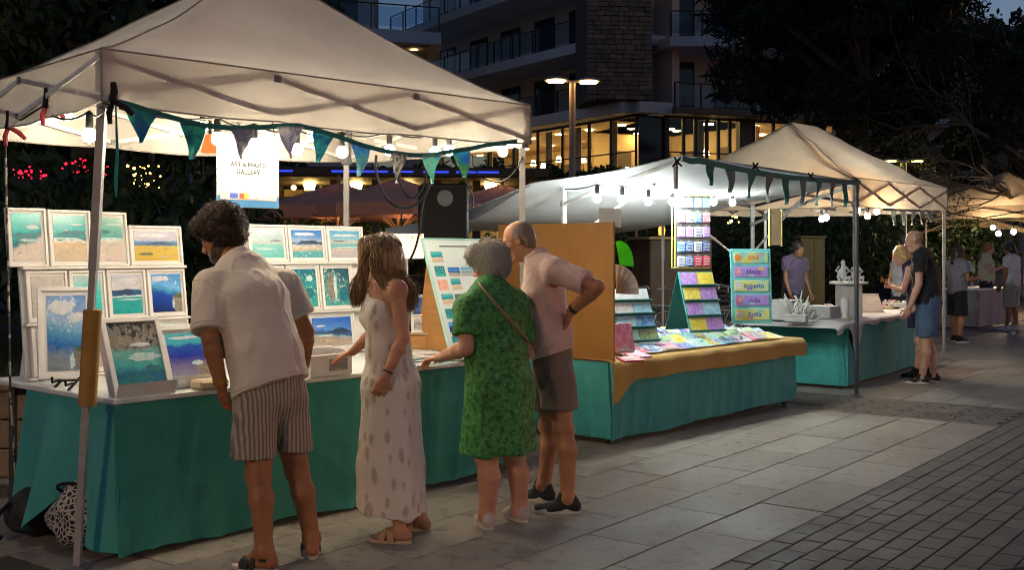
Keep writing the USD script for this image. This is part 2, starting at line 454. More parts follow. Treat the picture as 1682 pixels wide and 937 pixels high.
def restaurant(fr, s0, s1, mull, fascia, zt=7.10, dado=4.85, skip=()):
    obj('restaurant_floor', fr.box(s0, s1, 0.2, 7, ZF0 - .3, ZF0), RFLOOR, hotel)
    obj('restaurant_ceiling', fr.box(s0, s1, 0.02, 7, zt + .02, zt + .2), ROOM, hotel)
    obj('restaurant_back_wall', fr.box(s0, s1, 6.8, 7, ZF0, zt), ROOM, hotel)
    obj('window_dado', fr.box(s0, s1, 0.0, .2, ZF0 - .9, dado - .1), HBROWN, hotel)
    for i, (a, b) in enumerate(zip(mull[:-1], mull[1:])):
        if i in skip:
            obj('window_pier', fr.box(a, b, 0.0, .4, dado - .1, zt), HFASC if fascia else HBROWN, hotel); continue
        w = sub('restaurant_window', hotel)
        fm = [fr.box(a, a + .07, -.03, .05, dado - .1, zt), fr.box(b - .07, b, -.03, .05, dado - .1, zt), fr.box(a + .07, b - .07, -.03, .05, dado - .1, dado), fr.box(a + .07, b - .07, -.03, .05, zt - .08, zt), fr.box(a + .07, b - .07, -.02, .04, 5.62, 5.67)]
        obj('window_frame', fm, HFRAME, w)
        obj('pane', fr.box(a + .07, b - .07, .005, .015, dado, zt - .08), PANE, w)
    rr = random.Random(int(s1 * 10))
    s = s0 + .8
    while s < s1 - .4:
        for tt in (1.8, 4.6):
            obj('ceiling_light', fr.put(lathe([(0.001, zt + .02), (.17, zt + .02), (.17, zt - .03), (.001, zt - .03)], 10, (s, tt, 0))), CEIL_LAMP, hotel)
        s += 2.3
    for k in range(int((s1 - s0) / 1.3)):
        ss, tt, zz = s0 + .6 + k * 1.3 + rr.uniform(-.3, .3), rr.uniform(1.2, 5), rr.uniform(5.0, 6.1)
        obj('table_lamp', fr.put(lathe([(0.001, zz + .26), (.09, zz + .25), (.15, zz), (.001, zz)], 10, (ss, tt, 0))), GLOBE, hotel)
        obj('lamp_stem', fr.put(tube([(ss, tt, ZF0), (ss, tt, zz)], .02, 6)), HFRAME, hotel)
        cx, ct = ss + rr.uniform(-.5, .5), rr.uniform(.9, 3)
        obj('dining_chair', fr.put(trimesh.util.concatenate([bx(cx - .22, cx + .22, ct, ct + .05, ZF0 + .45, ZF0 + 1.15), bx(cx - .22, cx + .22, ct, ct + .45, ZF0 + .42, ZF0 + .47)] + [bx(cx + i * .2 - .02, cx + i * .2 + .02, ct + j, ct + j + .04, ZF0, ZF0 + .42) for i in (-1, 1) for j in (.01, .4)])), HBROWN, hotel)
    for k in range(int((s1 - s0) / 2.4)):
        ss = s0 + 1.2 + k * 2.4 + rr.uniform(-.2, .2)
        obj('curtain', fr.put(grid(lambda a, b: (ss + .5 * a, .25 + .05 * math.sin(a * 22), dado - .2 + (zt - dado + .1) * b), 16, 2)), CURT, hotel)
        obj('wall_niche', fr.box(ss - .3, ss + .55, 6.7, 6.79, 4.9, 6.3), HBROWN, hotel)

ml = [0, 2.2, 4.5, 6.8, 9, 11.2, 13.1, 15.0, 16.9, 18.4, 20.0]
restaurant(lwg, 0, LW, ml, True, skip=(0,))
mr = [0.0, .75, 1.3, 1.85, 2.4, 2.95, 3.5, 4.1, 5.1, 6.3, 6.9, 7.7, 8.7, 9.7, RW]
restaurant(rwg, 0, RW, mr, False, skip=(6, 9))
obj('fascia', lwg.box(-1, LW + .2, -.9, 0.6, 7.12, 7.58, .04), HFASC, hotel)
obj('fascia', rwg.box(-.1, RW + .5, -.8, 0.6, 7.12, 7.40, .04), HBROWN, hotel)
obj('upper_floor_slab', lwg.box(-1, LW, .61, 9, 7.31, 7.48), HWALL, hotel)

def upper(fr, s0, s1, zf, ztop, wins, setback, wallm=HWALL):
    obj('upper_wall', fr.box(s0, s1, setback, setback + .4, zf, ztop), wallm, hotel)
    for a, b, lit in wins:
        w = sub('window', hotel)
        z1 = zf + 2.25
        obj('frame', [fr.box(a, a + .07, setback - .06, setback - .002, zf + .05, z1), fr.box(b - .07, b, setback - .06, setback - .002, zf + .05, z1), fr.box(a + .07, b - .07, setback - .06, setback - .002, z1 - .07, z1), fr.box((a + b) / 2 - .035, (a + b) / 2 + .035, setback - .055, setback - .002, zf + .05, z1 - .07)], HFRAME, w)
        obj('pane', fr.box(a + .07, b - .07, setback - .035, setback - .003, zf + .05, z1 - .07), HGLASS, w)

def balcony(fr, s0, s1, t0, t1, z, th=.45, bulge=0.0, step=1.3, slabm=HFASC, rail=1.02):
    """A balcony slab with rounded front, and a railing of posts, top rail and glass."""
    n = 24
    def edge(u):
        return t0 - bulge * math.sin(PI * u)
    S = np.linspace(s0, s1, n)
    poly = [(s, edge((s - s0) / (s1 - s0))) for s in S] + [(s1, t1), (s0, t1)]
    import shapely
    m = trimesh.creation.extrude_polygon(shapely.Polygon(poly), th, engine='earcut'); m.apply_translation((0, 0, z - th))
    b = sub('balcony', hotel)
    obj('balcony_slab', fr.put(m), slabm, b)
    k = int((s1 - s0) / step)
    ps = [s0 + .08 + (s1 - s0 - .16) * i / k for i in range(k + 1)]
    et = lambda s: edge((s - s0) / (s1 - s0)) + .09
    for s in ps:
        obj('railing_post', fr.box(s - .03, s + .03, et(s) - .03, et(s) + .03, z, z + rail), HFRAME, b)
    obj('top_rail', fr.put(tube([(s, et(s), z + rail + .02) for s in np.linspace(ps[0], ps[-1], 16)], .03, 6)), HFRAME, b)
    for a, c in zip(ps[:-1], ps[1:]):
        obj('glass_panel', fr.put(bar((a + .05, et(a), z + .55), (c - .05, et(c), z + .55), .012, .8)), RAILG, b)

wl = [(1.0, 2.6, 0), (4.2, 5.9, 0), (7.2, 8.9, 0), (10.2, 11.8, 0), (13.0, 14.6, 0), (16.0, 17.6, 0)]
upper(lwg, -1, LW, 7.585, 10.1, wl, 1.9)
upper(lwg, -1, LW, 10.5, 13.3, wl, 1.9)
upper(lwg, -1, LW, 13.7, 19.0, wl, 1.9)
balcony(lwg, -1, LW - .3, -.3, 1.9, 7.61, .02, 0, 1.5)
balcony(lwg, -1, LW - .3, -.3, 2.3, 10.5, .42, .25, 1.5)
balcony(lwg, -1, LW - .3, -.3, 2.3, 13.7, .42, .25, 1.5)
wr = [(.5, 2.2, 0), (3.2, 4.9, 0), (6.0, 7.7, 0), (8.6, 10.0, 0)]
upper(rwg, 0, RW, 7.41, 9.9, wr, 1.6)
upper(rwg, 0, RW, 10.3, 13.1, wr, 1.6)
upper(rwg, 0, RW, 13.5, 19, wr, 1.6)
balcony(rwg, .2, RW - .5, -.2, 1.6, 7.43, .02, 0.0, 1.2)
balcony(rwg, .0, RW - 3.4, -.2, 2.0, 10.3, .4, 1.0, 1.1)
balcony(rwg, .0, RW - 3.4, -.2, 2.0, 13.5, .4, 1.0, 1.1)
obj('end_pier', rwg.box(RW - .45, RW + .5, -.3, 6, 7.41, 19), HWALL, hotel)
obj('roof', lwg.box(-1, LW, 0, 9, 19.01, 19.4), HWALL, hotel)
obj('corner_glass', rwg.box(-1.25, -.02, .1, .16, ZF0 - .9, 7.1), HGLASS, hotel)
obj('corner_post', rwg.box(-.14, -.02, -.05, .09, ZF0 - .9, 7.1), HFRAME, hotel)
obj('corner_soffit', rwg.box(-1.6, -.11, -.6, 2.5, 7.12, 7.55), HFASC, hotel)
obj('small_lit_sign', lwg.box(LW - 1.15, LW - .35, 1.84, 1.89, 12.45, 12.8), emit('sign_light', (.9, .9, 1.0), .28), hotel)
# stone tower at the corner
tw = Fr((K[0] - 2.05, K[1] - .95, 0), u=(.995, .10))
TWW = 2.6
obj('tower_core', tw.box(.05, TWW - .05, .05, 3.2, 7.6, 19), M_('tower_mortar', (0.07, 0.055, 0.045), 0.9, (0.09, 0.07, 0.06), 2.0), hotel)
r_ = random.Random(11)
zz, k, ncount, rest = 7.6, 0, 0, []
while zz < 18.8:
    hh = r_.uniform(.15, .22)
    x = 0.0
    while x < TWW - .01:
        ww = min(r_.uniform(.25, .55), TWW - x)
        if TWW - x - ww < .12: ww = TWW - x
        m = tw.box(x + .008, x + ww - .008, r_.uniform(-.03, .01), .06, zz + .008, zz + hh - .008, .015)
        if ncount < 300: obj('stone', m, STONES[r_.randrange(3)], hotel); ncount += 1
        else: rest.append(m)
        x += ww
    x = 0.05
    while x < 1.8:
        ww = r_.uniform(.3, .6)
        rest.append(tw.box(TWW - .06, TWW + r_.uniform(-.01, .02), x, x + ww - .016, zz + .008, zz + hh - .008))
        x += ww
    zz += hh
obj('stonework', rest, STONES[0], hotel, kind='stuff')
# nearer block on the left with its rounded balcony
lb = Fr((-12.5, 46.5, 0), u=(.995, .1))
obj('left_block_wall', lb.box(-14, 6.6, 0, 9, 3, 19), HWALL, hotel)
for a in (-6, -2.5, 1.2, 4.2):
    for z in (7.4, 10.7, 13.8):
        w = sub('window', hotel)
        obj('frame', [lb.box(a, a + .07, -.05, -.003, z, z + 2.2), lb.box(a + 1.63, a + 1.7, -.05, -.003, z, z + 2.2), lb.box(a + .07, a + 1.63, -.05, -.003, z + 2.13, z + 2.2)], HFRAME, w)
        obj('pane', lb.box(a + .07, a + 1.63, -.03, -.004, z, z + 2.13), HGLASS, w)
balcony(lb, -6, 9.4, -2.2, 1.5, 10.65, .5, 1.2, 1.3, HFASC)
balcony(lb, -6, 6.6, -1.6, 0, 13.8, .5, 0.9, 1.3, HFASC)
obj('soffit', lb.box(-5.6, 8.9, -1.9, 1.4, 10.12, 10.147), HSOFFIT, hotel)
obj('soffit_lamp', lb.put(lathe([(.001, 10.12), (.14, 10.12), (.13, 10.09), (.001, 10.085)], 12, (8.3, -1.2, 0))), emit('soffit_light', (1.0, .62, .16), 30.0), hotel)
# the raised terrace the hotel stands on
TERR = concrete('terrace_stone', (0.10, 0.09, 0.08), (0.16, 0.145, 0.13), big=0.8)
pod = thing('terrace_wall', 'dark retaining wall of the raised hotel terrace', 'wall', np.eye(4))
obj('wall', [bx(-34, 34, 40.2, 60, -0.02, 4.0)], TERR, pod)
obj('coping', [bx(-34, 34, 40.0, 40.6, 4.003, 4.12, .02)], HFASC, pod)

# pale house seen through the trees on the right
vil = thing('pale_house', 'pale low house half hidden by the trees on the right', 'house', np.eye(4))
vf = Fr((14.6, 39.2, 0), u=(1, .12))
obj('wall', vf.box(0, 6.5, 0, 5, 0, 6.0), HWALL, vil)
obj('wall', vf.box(3.2, 8.0, -1.2, -.01, 0, 3.2), HWALL, vil)
obj('roof', vf.box(-.3, 6.8, -.4, 5.3, 6.003, 6.3, .03), HFASC, vil)
for a, z in ((2.6, 4.0), (.6, 4.0), (4.6, 4.0)):
    w = sub('window', vil)
    obj('frame', [vf.box(a, a + .06, -.05, -.003, z, z + 1.3), vf.box(a + .74, a + .8, -.05, -.003, z, z + 1.3), vf.box(a + .06, a + .74, -.05, -.003, z + 1.24, z + 1.3)], HFRAME, w)
    obj('pane', vf.box(a + .06, a + .74, -.03, -.004, z, z + 1.24), HGLASS, w)

# ---------------------------------------------------------------- street lamps
def street_lamp(base, label, Hh=6.0, arm=.42, a=0.0, lens=None, q=1.0):
    M = trans(base) @ rotz(a)
    t = thing('street_lamp', label, 'street lamp', M, 'twin headed street lamps')
    pole = M_('lamp_pole', (0.30, 0.27, 0.24), 0.45, (0.36, 0.32, 0.28), 5.0)
    obj('pole', lathe([(0, 0), (.16, 0), (.16, .06), (.085, .1), (.08, Hh - .05), (.001, Hh - .05)], 14), pole, t, smooth=30, world=False)
    obj('arm', tube([(-arm, 0, Hh), (0, 0, Hh - .02), (arm, 0, Hh)], .035), pole, t, smooth=30, world=False)
    for s in (-1, 1):
        obj('lamp_head', lathe([(.001, .10 * q), (.14 * q, .09 * q), (.30 * q, .03), (.31 * q, 0), (.27 * q, -.005), (.001, -.005)], 18, (s * (arm + .1), 0, Hh)), pole, t, smooth=30, world=False)
        obj('lens', lathe([(.001, -.006), (.25 * q, -.006), (.22 * q, -.05 * q), (.001, -.065 * q)], 16, (s * (arm + .1), 0, Hh)), lens or LAMP_O, t, smooth=30, world=False)
    return t
street_lamp(P(940, 415, 28.0) * [1, 1, 0], 'tall street lamp with two orange heads in front of the stone tower', 5.95, .33, .2, LAMP_F)
street_lamp(P(1484, 415, 26.5) * [1, 1, 0], 'lower street lamp with two yellow heads right of the cream tent', 3.78, .22, 0, LAMP_Y, .6)
street_lamp((10.5, -6.0, 0), 'street lamp on the promenade behind the viewer at right', 6.0, .42, .6)
street_lamp((-8.5, -8.0, 0), 'street lamp on the promenade behind the viewer at left', 6.0, .42, -.5, LAMP_B)
# ---------------------------------------------------------------- trees and shrubs
BARK = M_('bark', (0.07, 0.05, 0.035), 0.9, (0.11, 0.08, 0.055), 6.0, bump=0.8)

def leafmat(name, c1, c2):
    n = {'oi': ('geometry', {}), 'r': ('rgb_ramp', {'ramp': [(0, c1), (1, c2)]}), 'p': ('principled_bsdf', dict(roughness=0.55)), 't': ('translucent_bsdf', {}), 'm': ('mix_closure', dict(fac=0.3))}
    l = [('oi.random_per_island', 'r.fac'), ('r.color', 'p.base_color'), ('r.color', 't.color'), ('p.BSDF', 'm.closure1'), ('t.BSDF', 'm.closure2')]
    MATS[name] = usdkit.material(stage, '/World/Looks/' + name, n, l, surface='m.closure')
    return MATS[name]
LEAF = leafmat('broad_leaf', (0.025, 0.05, 0.015), (0.06, 0.10, 0.03))
NEEDLE = leafmat('pine_needle', (0.012, 0.022, 0.01), (0.03, 0.05, 0.02))
OLIVE = leafmat('grey_green_leaf', (0.07, 0.075, 0.03), (0.14, 0.13, 0.06))

def leaf_cloud(centres, radii, per, size, seed, flat=0.7, slim=0.45):
    r = np.random.default_rng(seed)
    N = len(centres) * per
    c = np.repeat(np.asarray(centres), per, 0); R = np.repeat(np.asarray(radii), per)
    d = r.normal(size=(N, 3)); d /= np.linalg.norm(d, axis=1, keepdims=True)
    p = c + d * (R * r.uniform(.25, 1, N) ** .6)[:, None] * [1, 1, flat]
    a = r.normal(size=(N, 3)); a[:, 2] -= .3; a /= np.linalg.norm(a, axis=1, keepdims=True)
    b = np.cross(a, r.normal(size=(N, 3))); b /= np.linalg.norm(b, axis=1, keepdims=True)
    s = (size * r.uniform(.6, 1.3, N))[:, None]
    v = np.stack([p - a * s, p + b * s * slim, p + a * s, p - b * s * slim], 1).reshape(-1, 3)
    i = np.arange(N)[:, None] * 4
    return trimesh.Trimesh(v, np.vstack([i + [0, 1, 2], i + [0, 2, 3]]), process=False)

def make_tree(name, label, M, H, crown_lo, crown_r, seed, kind='broad', n=60, per=90, leaf=.13, mt=None, group=None):
    r = np.random.default_rng(seed)
    t = thing(name, label, 'tree', M, group)
    tr = np.array([[.1 * math.sin(k * 1.3 + seed), .1 * math.cos(k * .9 + seed), H * .8 * k / 6] for k in range(7)]); tr[0, :2] = 0
    obj('trunk', tube(tr, np.linspace(H * (.028 if kind == 'broad' else .012), H * .006, 7), 9), BARK, t, smooth=40, world=False)
    cs, rs = [], []
    for k in range(n):
        f = r.uniform(0, 1)
        z = crown_lo + (H - crown_lo) * f
        prof = math.sin(PI * (0.12 + .8 * f)) if kind == 'broad' else (math.sin(PI * min(1, .25 + .7 * f)) ** .6)
        rad = crown_r * prof * math.sqrt(r.uniform(.08, 1))
        a = r.uniform(0, 6.28)
        cs.append((rad * math.cos(a), rad * math.sin(a), z)); rs.append(crown_r * r.uniform(.16, .32))
    for k in range(0, n, max(1, n // 12)):
        c = np.array(cs[k]); b = np.array([0, 0, max(H * .25, c[2] - np.hypot(c[0], c[1]) * .7)])
        obj('limb', tube([b, b * .5 + c * .5 + [0, 0, .1], c], [H * .011, H * .007, H * .003], 6), BARK, t, world=False)
    obj('crown', leaf_cloud(cs, rs, per, leaf, seed, .75 if kind == 'broad' else .4, .45 if kind == 'broad' else .16), mt or LEAF, t, world=False)
    return t

TL = ['tall dark tree behind the white market tent, %s' % s for s in ('left of its peak', 'at the left edge of the photo', 'right behind its roof peak', 'low over its left valance', 'second from the left edge')]
big = make_tree('dark_tree', TL[0], trans((-8.2, 21, 0)), 13, 2.4, 4.2, 1, n=95, per=110, leaf=.2, group='dark trees behind the white market tent')
for i, (x, y, s, a) in enumerate(((-13.5, 23, 1.1, 1.0), (-8.0, 26, .85, 2.2), (-9.8, 16.5, .62, 3.1), (-11.6, 19, .95, 4.4))):
    copy_of(big, trans((x, y, 0)) @ rotz(a) @ np.diag([s, s, s, 1]), TL[i + 1])
PL = ['dark pine before the right hotel wing, %s' % s for s in ('nearest to the stone tower', 'above the cream canopy', 'over the distant yellow street lamp', 'tallest at the top edge', 'furthest right', 'in front of the pale house')]
pine = make_tree('pine_tree', PL[0], trans((9.2, 31, 0)), 12.5, 5.6, 3.2, 4, kind='pine', n=90, per=120, leaf=.26, mt=NEEDLE, group='dark pines on the right')
for i, (x, y, s, a) in enumerate(((9.7, 30, .92, .7), (12.3, 33, .74, 1.9), (9.6, 34, 1.15, 2.9), (15.6, 34, .66, 4.0), (13.4, 28.5, .55, 5.2))):
    copy_of(pine, trans((x, y, 0)) @ rotz(a) @ np.diag([s, s, s, 1]), PL[i + 1])
# shrubs
BL = 'dark rounded shrub '
bush0 = None
spots = [(-9.2, 12.2, 1.0, 'left of the white tent'), (-7.6, 14.4, 1.25, 'seen under the left end of the white tent'), (-5.4, 14.2, 1.3, 'behind the gallery poster'), (-4.2, 15.0, 1.35, 'behind the bunting of the white tent'),
         (-6.4, 16.5, 1.5, 'second row behind the left picture rack'), (1.0, 20.5, 1.15, 'behind the plywood board'), (2.6, 24, 1.3, 'behind the bicycles'), (5.2, 24.5, 1.2, 'behind the mustard cabinet'), (7.2, 26, 1.3, 'behind the black shirted man'), (10.2, 29, 1.4, 'under the pines'), (12.6, 31, 1.5, 'right of the far stall'), (-2.6, 24.5, 1.6, 'beside the blue lit bar'), (8.8, 31, 1.5, 'below the yellow lamp')]
for i, (x, y, s, l) in enumerate(spots):
    if bush0 is None:
        bush0 = thing('shrub', BL + l, 'shrub', trans((x, y, 0)) @ np.diag([s, s, s, 1]), 'dark shrubs')
        r = np.random.default_rng(9)
        cs = [(r.normal() * .5, r.normal() * .5, abs(r.normal()) * .5 + .5 + .3 * k / 40) for k in range(46)]
        obj('foliage', leaf_cloud(cs, [.38] * 46, 70, .075, 8, .9), LEAF, bush0, world=False)
        for c in cs[::5]: obj('stem', tube([(0, 0, -.1), (c[0] * .5, c[1] * .5, c[2] * .6), c], [.035, .02, .008], 5), BARK, bush0, world=False)
    else:
        copy_of(bush0, trans((x, y, 0)) @ rotz(i * 1.3) @ np.diag([s, s, s * (1.0 + .1 * (i % 3)), 1]), BL + l)
# clipped hedge on the hotel terrace
r = np.random.default_rng(21)
hc = [(x, 40.9 + r.uniform(-.25, .25), 4.1 + r.uniform(.1, .55)) for x in np.arange(-8, 11, .12)]
hedge = thing('terrace_hedge', 'long dark hedge along the hotel terrace below the lit windows', 'hedge', np.eye(4))
obj('foliage', leaf_cloud(hc, [.28] * len(hc), 45, .11, 22, .9), LEAF, hedge)
for x in np.arange(-8, 11, 1.0): obj('stem', tube([(x, 40.9, 4.1), (x + .1, 40.9, 4.6)], .03, 5), BARK, hedge)
# hill with wood at the right skyline
def hill(a, b):
    x, y = -20 + 150 * a, 85 + 75 * b
    return (x, y, -1 + 32.5 * math.sin(PI * min(1, b * 1.2) * .5) * (0.75 + .35 * a) * min(1, .25 + 2 * a) + 1.5 * math.sin(x * .13))
obj('hill', grid(hill, 40, 14), M_('hill_earth', (0.02, 0.022, 0.012), 0.95, (0.04, 0.04, 0.02), .1), smooth=True, kind='structure')
r = np.random.default_rng(31)
hc = []
for k in range(420):
    a, b = r.uniform(.1, .8), r.uniform(0.05, .95)
    p = np.array(hill(a, b)); hc.append(p + [0, 0, r.uniform(.3, 2.0)])
obj('hillside_wood', leaf_cloud(hc, r.uniform(.9, 2.1, len(hc)), 60, .42, 33, 1.0, .5), NEEDLE, label='dark far wood covering the hill on the right skyline', cat='wood', kind='stuff')
# bare twiggy tree on the right, lit by the stalls
tw_ = thing('bare_tree', 'twiggy half bare tree lit warm at the right edge above the far stall', 'tree', trans((13.6, 27.5, 0)) @ np.diag([1.4, 1.4, 1.4, 1]))
r = random.Random(5)
twigs, tips = [], []
def grow(p, d, L, rad, lev):
    q = [np.array(p)]
    dd = np.array(d, float)
    for k in range(4):
        dd = dd + np.array([r.uniform(-.22, .22), r.uniform(-.22, .22), r.uniform(-.18, .2)]); dd /= np.linalg.norm(dd)
        q.append(q[-1] + dd * L / 4)
    twigs.append((lev, tube(q, np.linspace(rad, rad * .6, 5), 6 if lev < 2 else 4)))
    if lev < 5:
        for k in range(3 if lev < 4 else 2):
            s = q[r.choice((2, 3, 4))]
            e = dd + np.array([r.uniform(-.9, .6), r.uniform(-.7, .7), r.uniform(-.55, .6)]); e /= np.linalg.norm(e)
            grow(s, e, L * r.uniform(.62, .8), rad * .55, lev + 1)
    else:
        tips.append(q[-1])
grow((0, 0, 0), (-.05, 0, 1), 1.9, .10, 0)
grow((0, 0, 1.5), (-.75, -.1, .55), 1.7, .06, 1)
grow((0, 0, 2.3), (-.6, -.2, .75), 1.9, .055, 1)
BK2 = M_('pale_bark', (0.11, 0.08, 0.05), 0.85, (0.16, 0.12, 0.08), 6.0, bump=0.5)
obj('trunk', [m for l, m in twigs if l < 1], BK2, tw_, smooth=40, world=False)
for m in [m for l, m in twigs if l == 1]: obj('limb', m, BK2, tw_, smooth=40, world=False)
obj('twig', [m for l, m in twigs if l > 1], BK2, tw_, world=False, kind='stuff')
obj('crown', leaf_cloud(tips, [.26] * len(tips), 26, .042, 41, 1.0, .4), OLIVE, tw_, world=False, kind='stuff')

# ---------------------------------------------------------------- blue lit bar behind the white tent
bar_t = thing('bar_pavilion', 'low bar pavilion with blue light strip and yellow lit openings behind the tent', 'bar', np.eye(4))
BW = M_('bar_wall', (0.42, 0.33, 0.18), 0.8, (0.34, 0.26, 0.14), 1.2)
BWOOD = M_('bar_dark_wood', (0.06, 0.04, 0.025), 0.6, (0.09, 0.06, 0.04), 4.0)
bf = Fr((-4.9, 22.0, 0), u=(1, .10))
obj('back_wall', bf.box(0, 5.3, 3.0, 3.2, 0, 3.0), BW, bar_t)
obj('counter', bf.box(0, 5.3, .0, .5, 0, 1.1, .02), BWOOD, bar_t)
obj('roof', bf.box(-.3, 5.6, -.6, 3.4, 3.05, 3.25, .03), BWOOD, bar_t)
obj('side_wall', bf.box(-.2, -.02, .0, 3.2, 0, 3.04), BWOOD, bar_t)
for s in (0.05, 1.3, 2.15, 3.4, 4.2, 5.2):
    obj('post', bf.box(s - .08, s + .08, .1, .26, 1.103, 3.04), BWOOD, bar_t)
obj('sign_board', bf.box(0, 5.3, .27, .32, 2.35, 2.7), BWOOD, bar_t)
for s0_, s1_ in ((-.2, .55), (1.3, 2.4), (2.5, 2.9), (3.1, 3.6), (3.75, 4.6)): obj('blue_light_strip', bf.box(s0_, s1_, -.645, -.61, 3.14, 3.175), emit('blue_strip', (.05, .09, 1.0), .55), bar_t)
for s, t, z in ((.7, 1.5, 2.99), (1.7, 1.5, 2.99), (2.8, 1.5, 2.99), (4.6, 1.5, 2.99)):
    obj('ceiling_lamp', bf.put(lathe([(.001, z + .05), (.13, z + .05), (.1, z - .08), (.001, z - .08)], 10, (s, t, 0))), emit('bar_lamp', (1.0, .64, .2), 75.0), bar_t)
r = random.Random(2)
for s in (.5, 1.1, 1.75, 2.6, 3.0, 3.8, 4.7):
    obj('hanging_lamp', bf.put(ball((s, -.2 + r.uniform(0, .3), 2.78 + r.uniform(-.06, .1)), .055)), emit('amber_lamp', (1.0, .55, .14), 6.0), bar_t)
for k in range(16):
    s = .3 + k * .3
    obj('bottle', bf.put(lathe([(.001, 1.5), (.04, 1.5), (.04, 1.68), (.014, 1.74), (.014, 1.8), (.001, 1.8)], 8, (s, 2.8, 0))), HBROWN, bar_t)
obj('shelf', bf.box(.1, 5.1, 2.68, 2.98, 1.46, 1.497), BWOOD, bar_t)

# parasols of the terrace
def parasol(label, x, y, zt, ze, R, n=8):
    t = thing('parasol', label, 'parasol', trans((x, y, 0)), 'terrace parasols')
    m = cloth('parasol_cloth', (0.55, 0.29, 0.22), (0.46, 0.24, 0.18), trans=.3)
    v = [(0, 0, zt)]; f = []
    for k in range(n):
        for j, (rr, z) in enumerate(((.5, ze + (zt - ze) * .46), (1.0, ze))):
            a = 2 * PI * (k + .3) / n
            v.append((R * rr * math.cos(a), R * rr * math.sin(a), z))
    for k in range(n):
        a, b = 1 + 2 * k, 1 + 2 * ((k + 1) % n)
        f += [(0, a, b), (a, a + 1, b + 1), (a, b + 1, b)]
    N = len(v)
    for k in range(n):
        x0, y0, z0 = v[2 + 2 * k]; v.append((x0, y0, z0 - .16))
    for k in range(n):
        a, b, c, d = 2 + 2 * k, 2 + 2 * ((k + 1) % n), N + (k + 1) % n, N + k
        f += [(a, d, c), (a, c, b)]
    obj('canopy', trimesh.Trimesh(np.array(v), f, process=False), m, t, world=False)
    wood = M_('parasol_wood', (.25, .16, .09), .6)
    obj('pole', tube([(0, 0, 0), (0, 0, zt + .1)], .03, 8), wood, t, world=False)
    obj('pole_lamp', ball((.0, -.06, ze - .02), .045, 1), emit('parasol_lamp', (1.0, .58, .26), 55.0), t, smooth=True, world=False)
    for k in range(n):
        a = 2 * PI * (k + .3) / n
        obj('rib', bar((0, 0, zt - .03), (R * .97 * math.cos(a), R * .97 * math.sin(a), ze - .02), .025), wood, t, world=False)
        obj('strut', bar((0, 0, ze - .35), (R * .5 * math.cos(a), R * .5 * math.sin(a), ze + (zt - ze) * .42), .02), wood, t, world=False)
parasol('reddish terrace parasol directly left of the rear tent pole', -2.45, 15.5, 2.55, 2.18, 1.25)
parasol('reddish terrace parasol behind the looped cables', -1.55, 15.0, 2.58, 2.2, 1.3)
parasol('dim parasol between the black speaker and the right tent pole', -.15, 17.0, 2.62, 2.22, 1.5)

# red lights in the shrubs, warm fairy lights
RED = emit('red_fairy_light', (1.0, .008, .03), 2.6)
def fairy(label, px, py, d, w, h, n, mt, seed, rad=.018):
    r = random.Random(seed)
    c = P(px, py, d)
    t = thing('fairy_lights', label, 'fairy lights', trans(c))
    pts = [c + [r.uniform(-w, w), r.uniform(-.3, .3), r.uniform(-h, h)] for _ in range(n)]
    pts.sort(key=lambda p: p[0])
    obj('wire', tube(pts, .004, 4), BLACK, t)
    for p in pts: obj('bulb', ball(p, rad * r.choice((.5, .8, 1.0, 1.5)), 0), mt, t)
fairy('red fairy lights in the dark shrubs at the left edge', 48, 284, 12.2, .17, .06, 22, RED, 1, .012)
fairy('red fairy lights in the shrubs under the left tent valance', 132, 272, 12.0, .2, .09, 22, RED, 2, .012)
AMB = emit('amber_fairy_light', (1.0, .55, .13), 3.0)
fairy('amber fairy lights in the leaves left of the poster', 232, 290, 13.0, .16, .14, 24, AMB, 3, .014)
fairy('small yellow lights high behind the teal tiered stand', 1203, 362, 19, .12, .10, 8, emit('yellow_fairy_light', (1.0, .7, .15), 4.0), 4, .02)
fairy('row of tiny amber lights behind the plywood board top', 930, 366, 16, .45, .05, 16, AMB, 6, .012)

# orange lit kiosk counter seen between the stalls
kio = thing('kiosk_counter', 'small dark kiosk counter with an orange lantern behind the card stall', 'kiosk', np.eye(4))
kf = Fr((2.35, 18.6, 0), u=(1, .5))
obj('cabinet', kf.box(0, 1.3, 0, .6, 0, 1.78, .02), BWOOD, kio)
obj('top', kf.box(-.05, 1.35, -.05, .65, 1.783, 1.83, .01), BW, kio)
obj('upper_shelf', kf.box(0, 1.3, .3, .6, 2.1, 2.14, .01), BWOOD, kio)
for s in (.02, 1.24): obj('shelf_post', kf.box(s, s + .05, .5, .56, 1.833, 2.097), BWOOD, kio)
lan = thing('lantern', 'glowing orange lantern on the dark kiosk counter', 'lantern', trans(kf.p(.3, .1, 1.832)))
obj('glass', lathe([(.001, .02), (.05, .02), (.06, .12), (.04, .2), (.001, .2)], 10), emit('orange_lantern', (1.0, .33, .04), 2.2), lan, world=False)
obj('lid', lathe([(.001, .203), (.06, .203), (.02, .26), (.001, .26)], 10), DARK, lan, world=False)
obj('foot', lathe([(.001, 0), (.06, 0), (.06, .017), (.001, .017)], 10), DARK, lan, world=False)
cab = thing('olive_cabinet', 'tall dark olive cabinet behind the vendor in lavender', 'cabinet', trans(P(1336, 415, 18.5) * [1, 1, 0]))
MUST = M_('mustard_board', (.07, .05, .012), .7, (.055, .04, .01), 3.0)
obj('body', rbox(-.2, .2, 0, .4, .08, 1.80, .01), MUST, cab, world=False)
obj('top', rbox(-.22, .22, -.03, .42, 1.803, 1.84, .008), MUST, cab, world=False)
for x in (-.18, .12): obj('foot', rbox(x, x + .06, .05, .35, 0, .077, .005), BWOOD, cab, world=False)
obj('door', rbox(-.18, -.01, -.022, -.003, .12, 1.75, .005), MUST, cab, world=False)
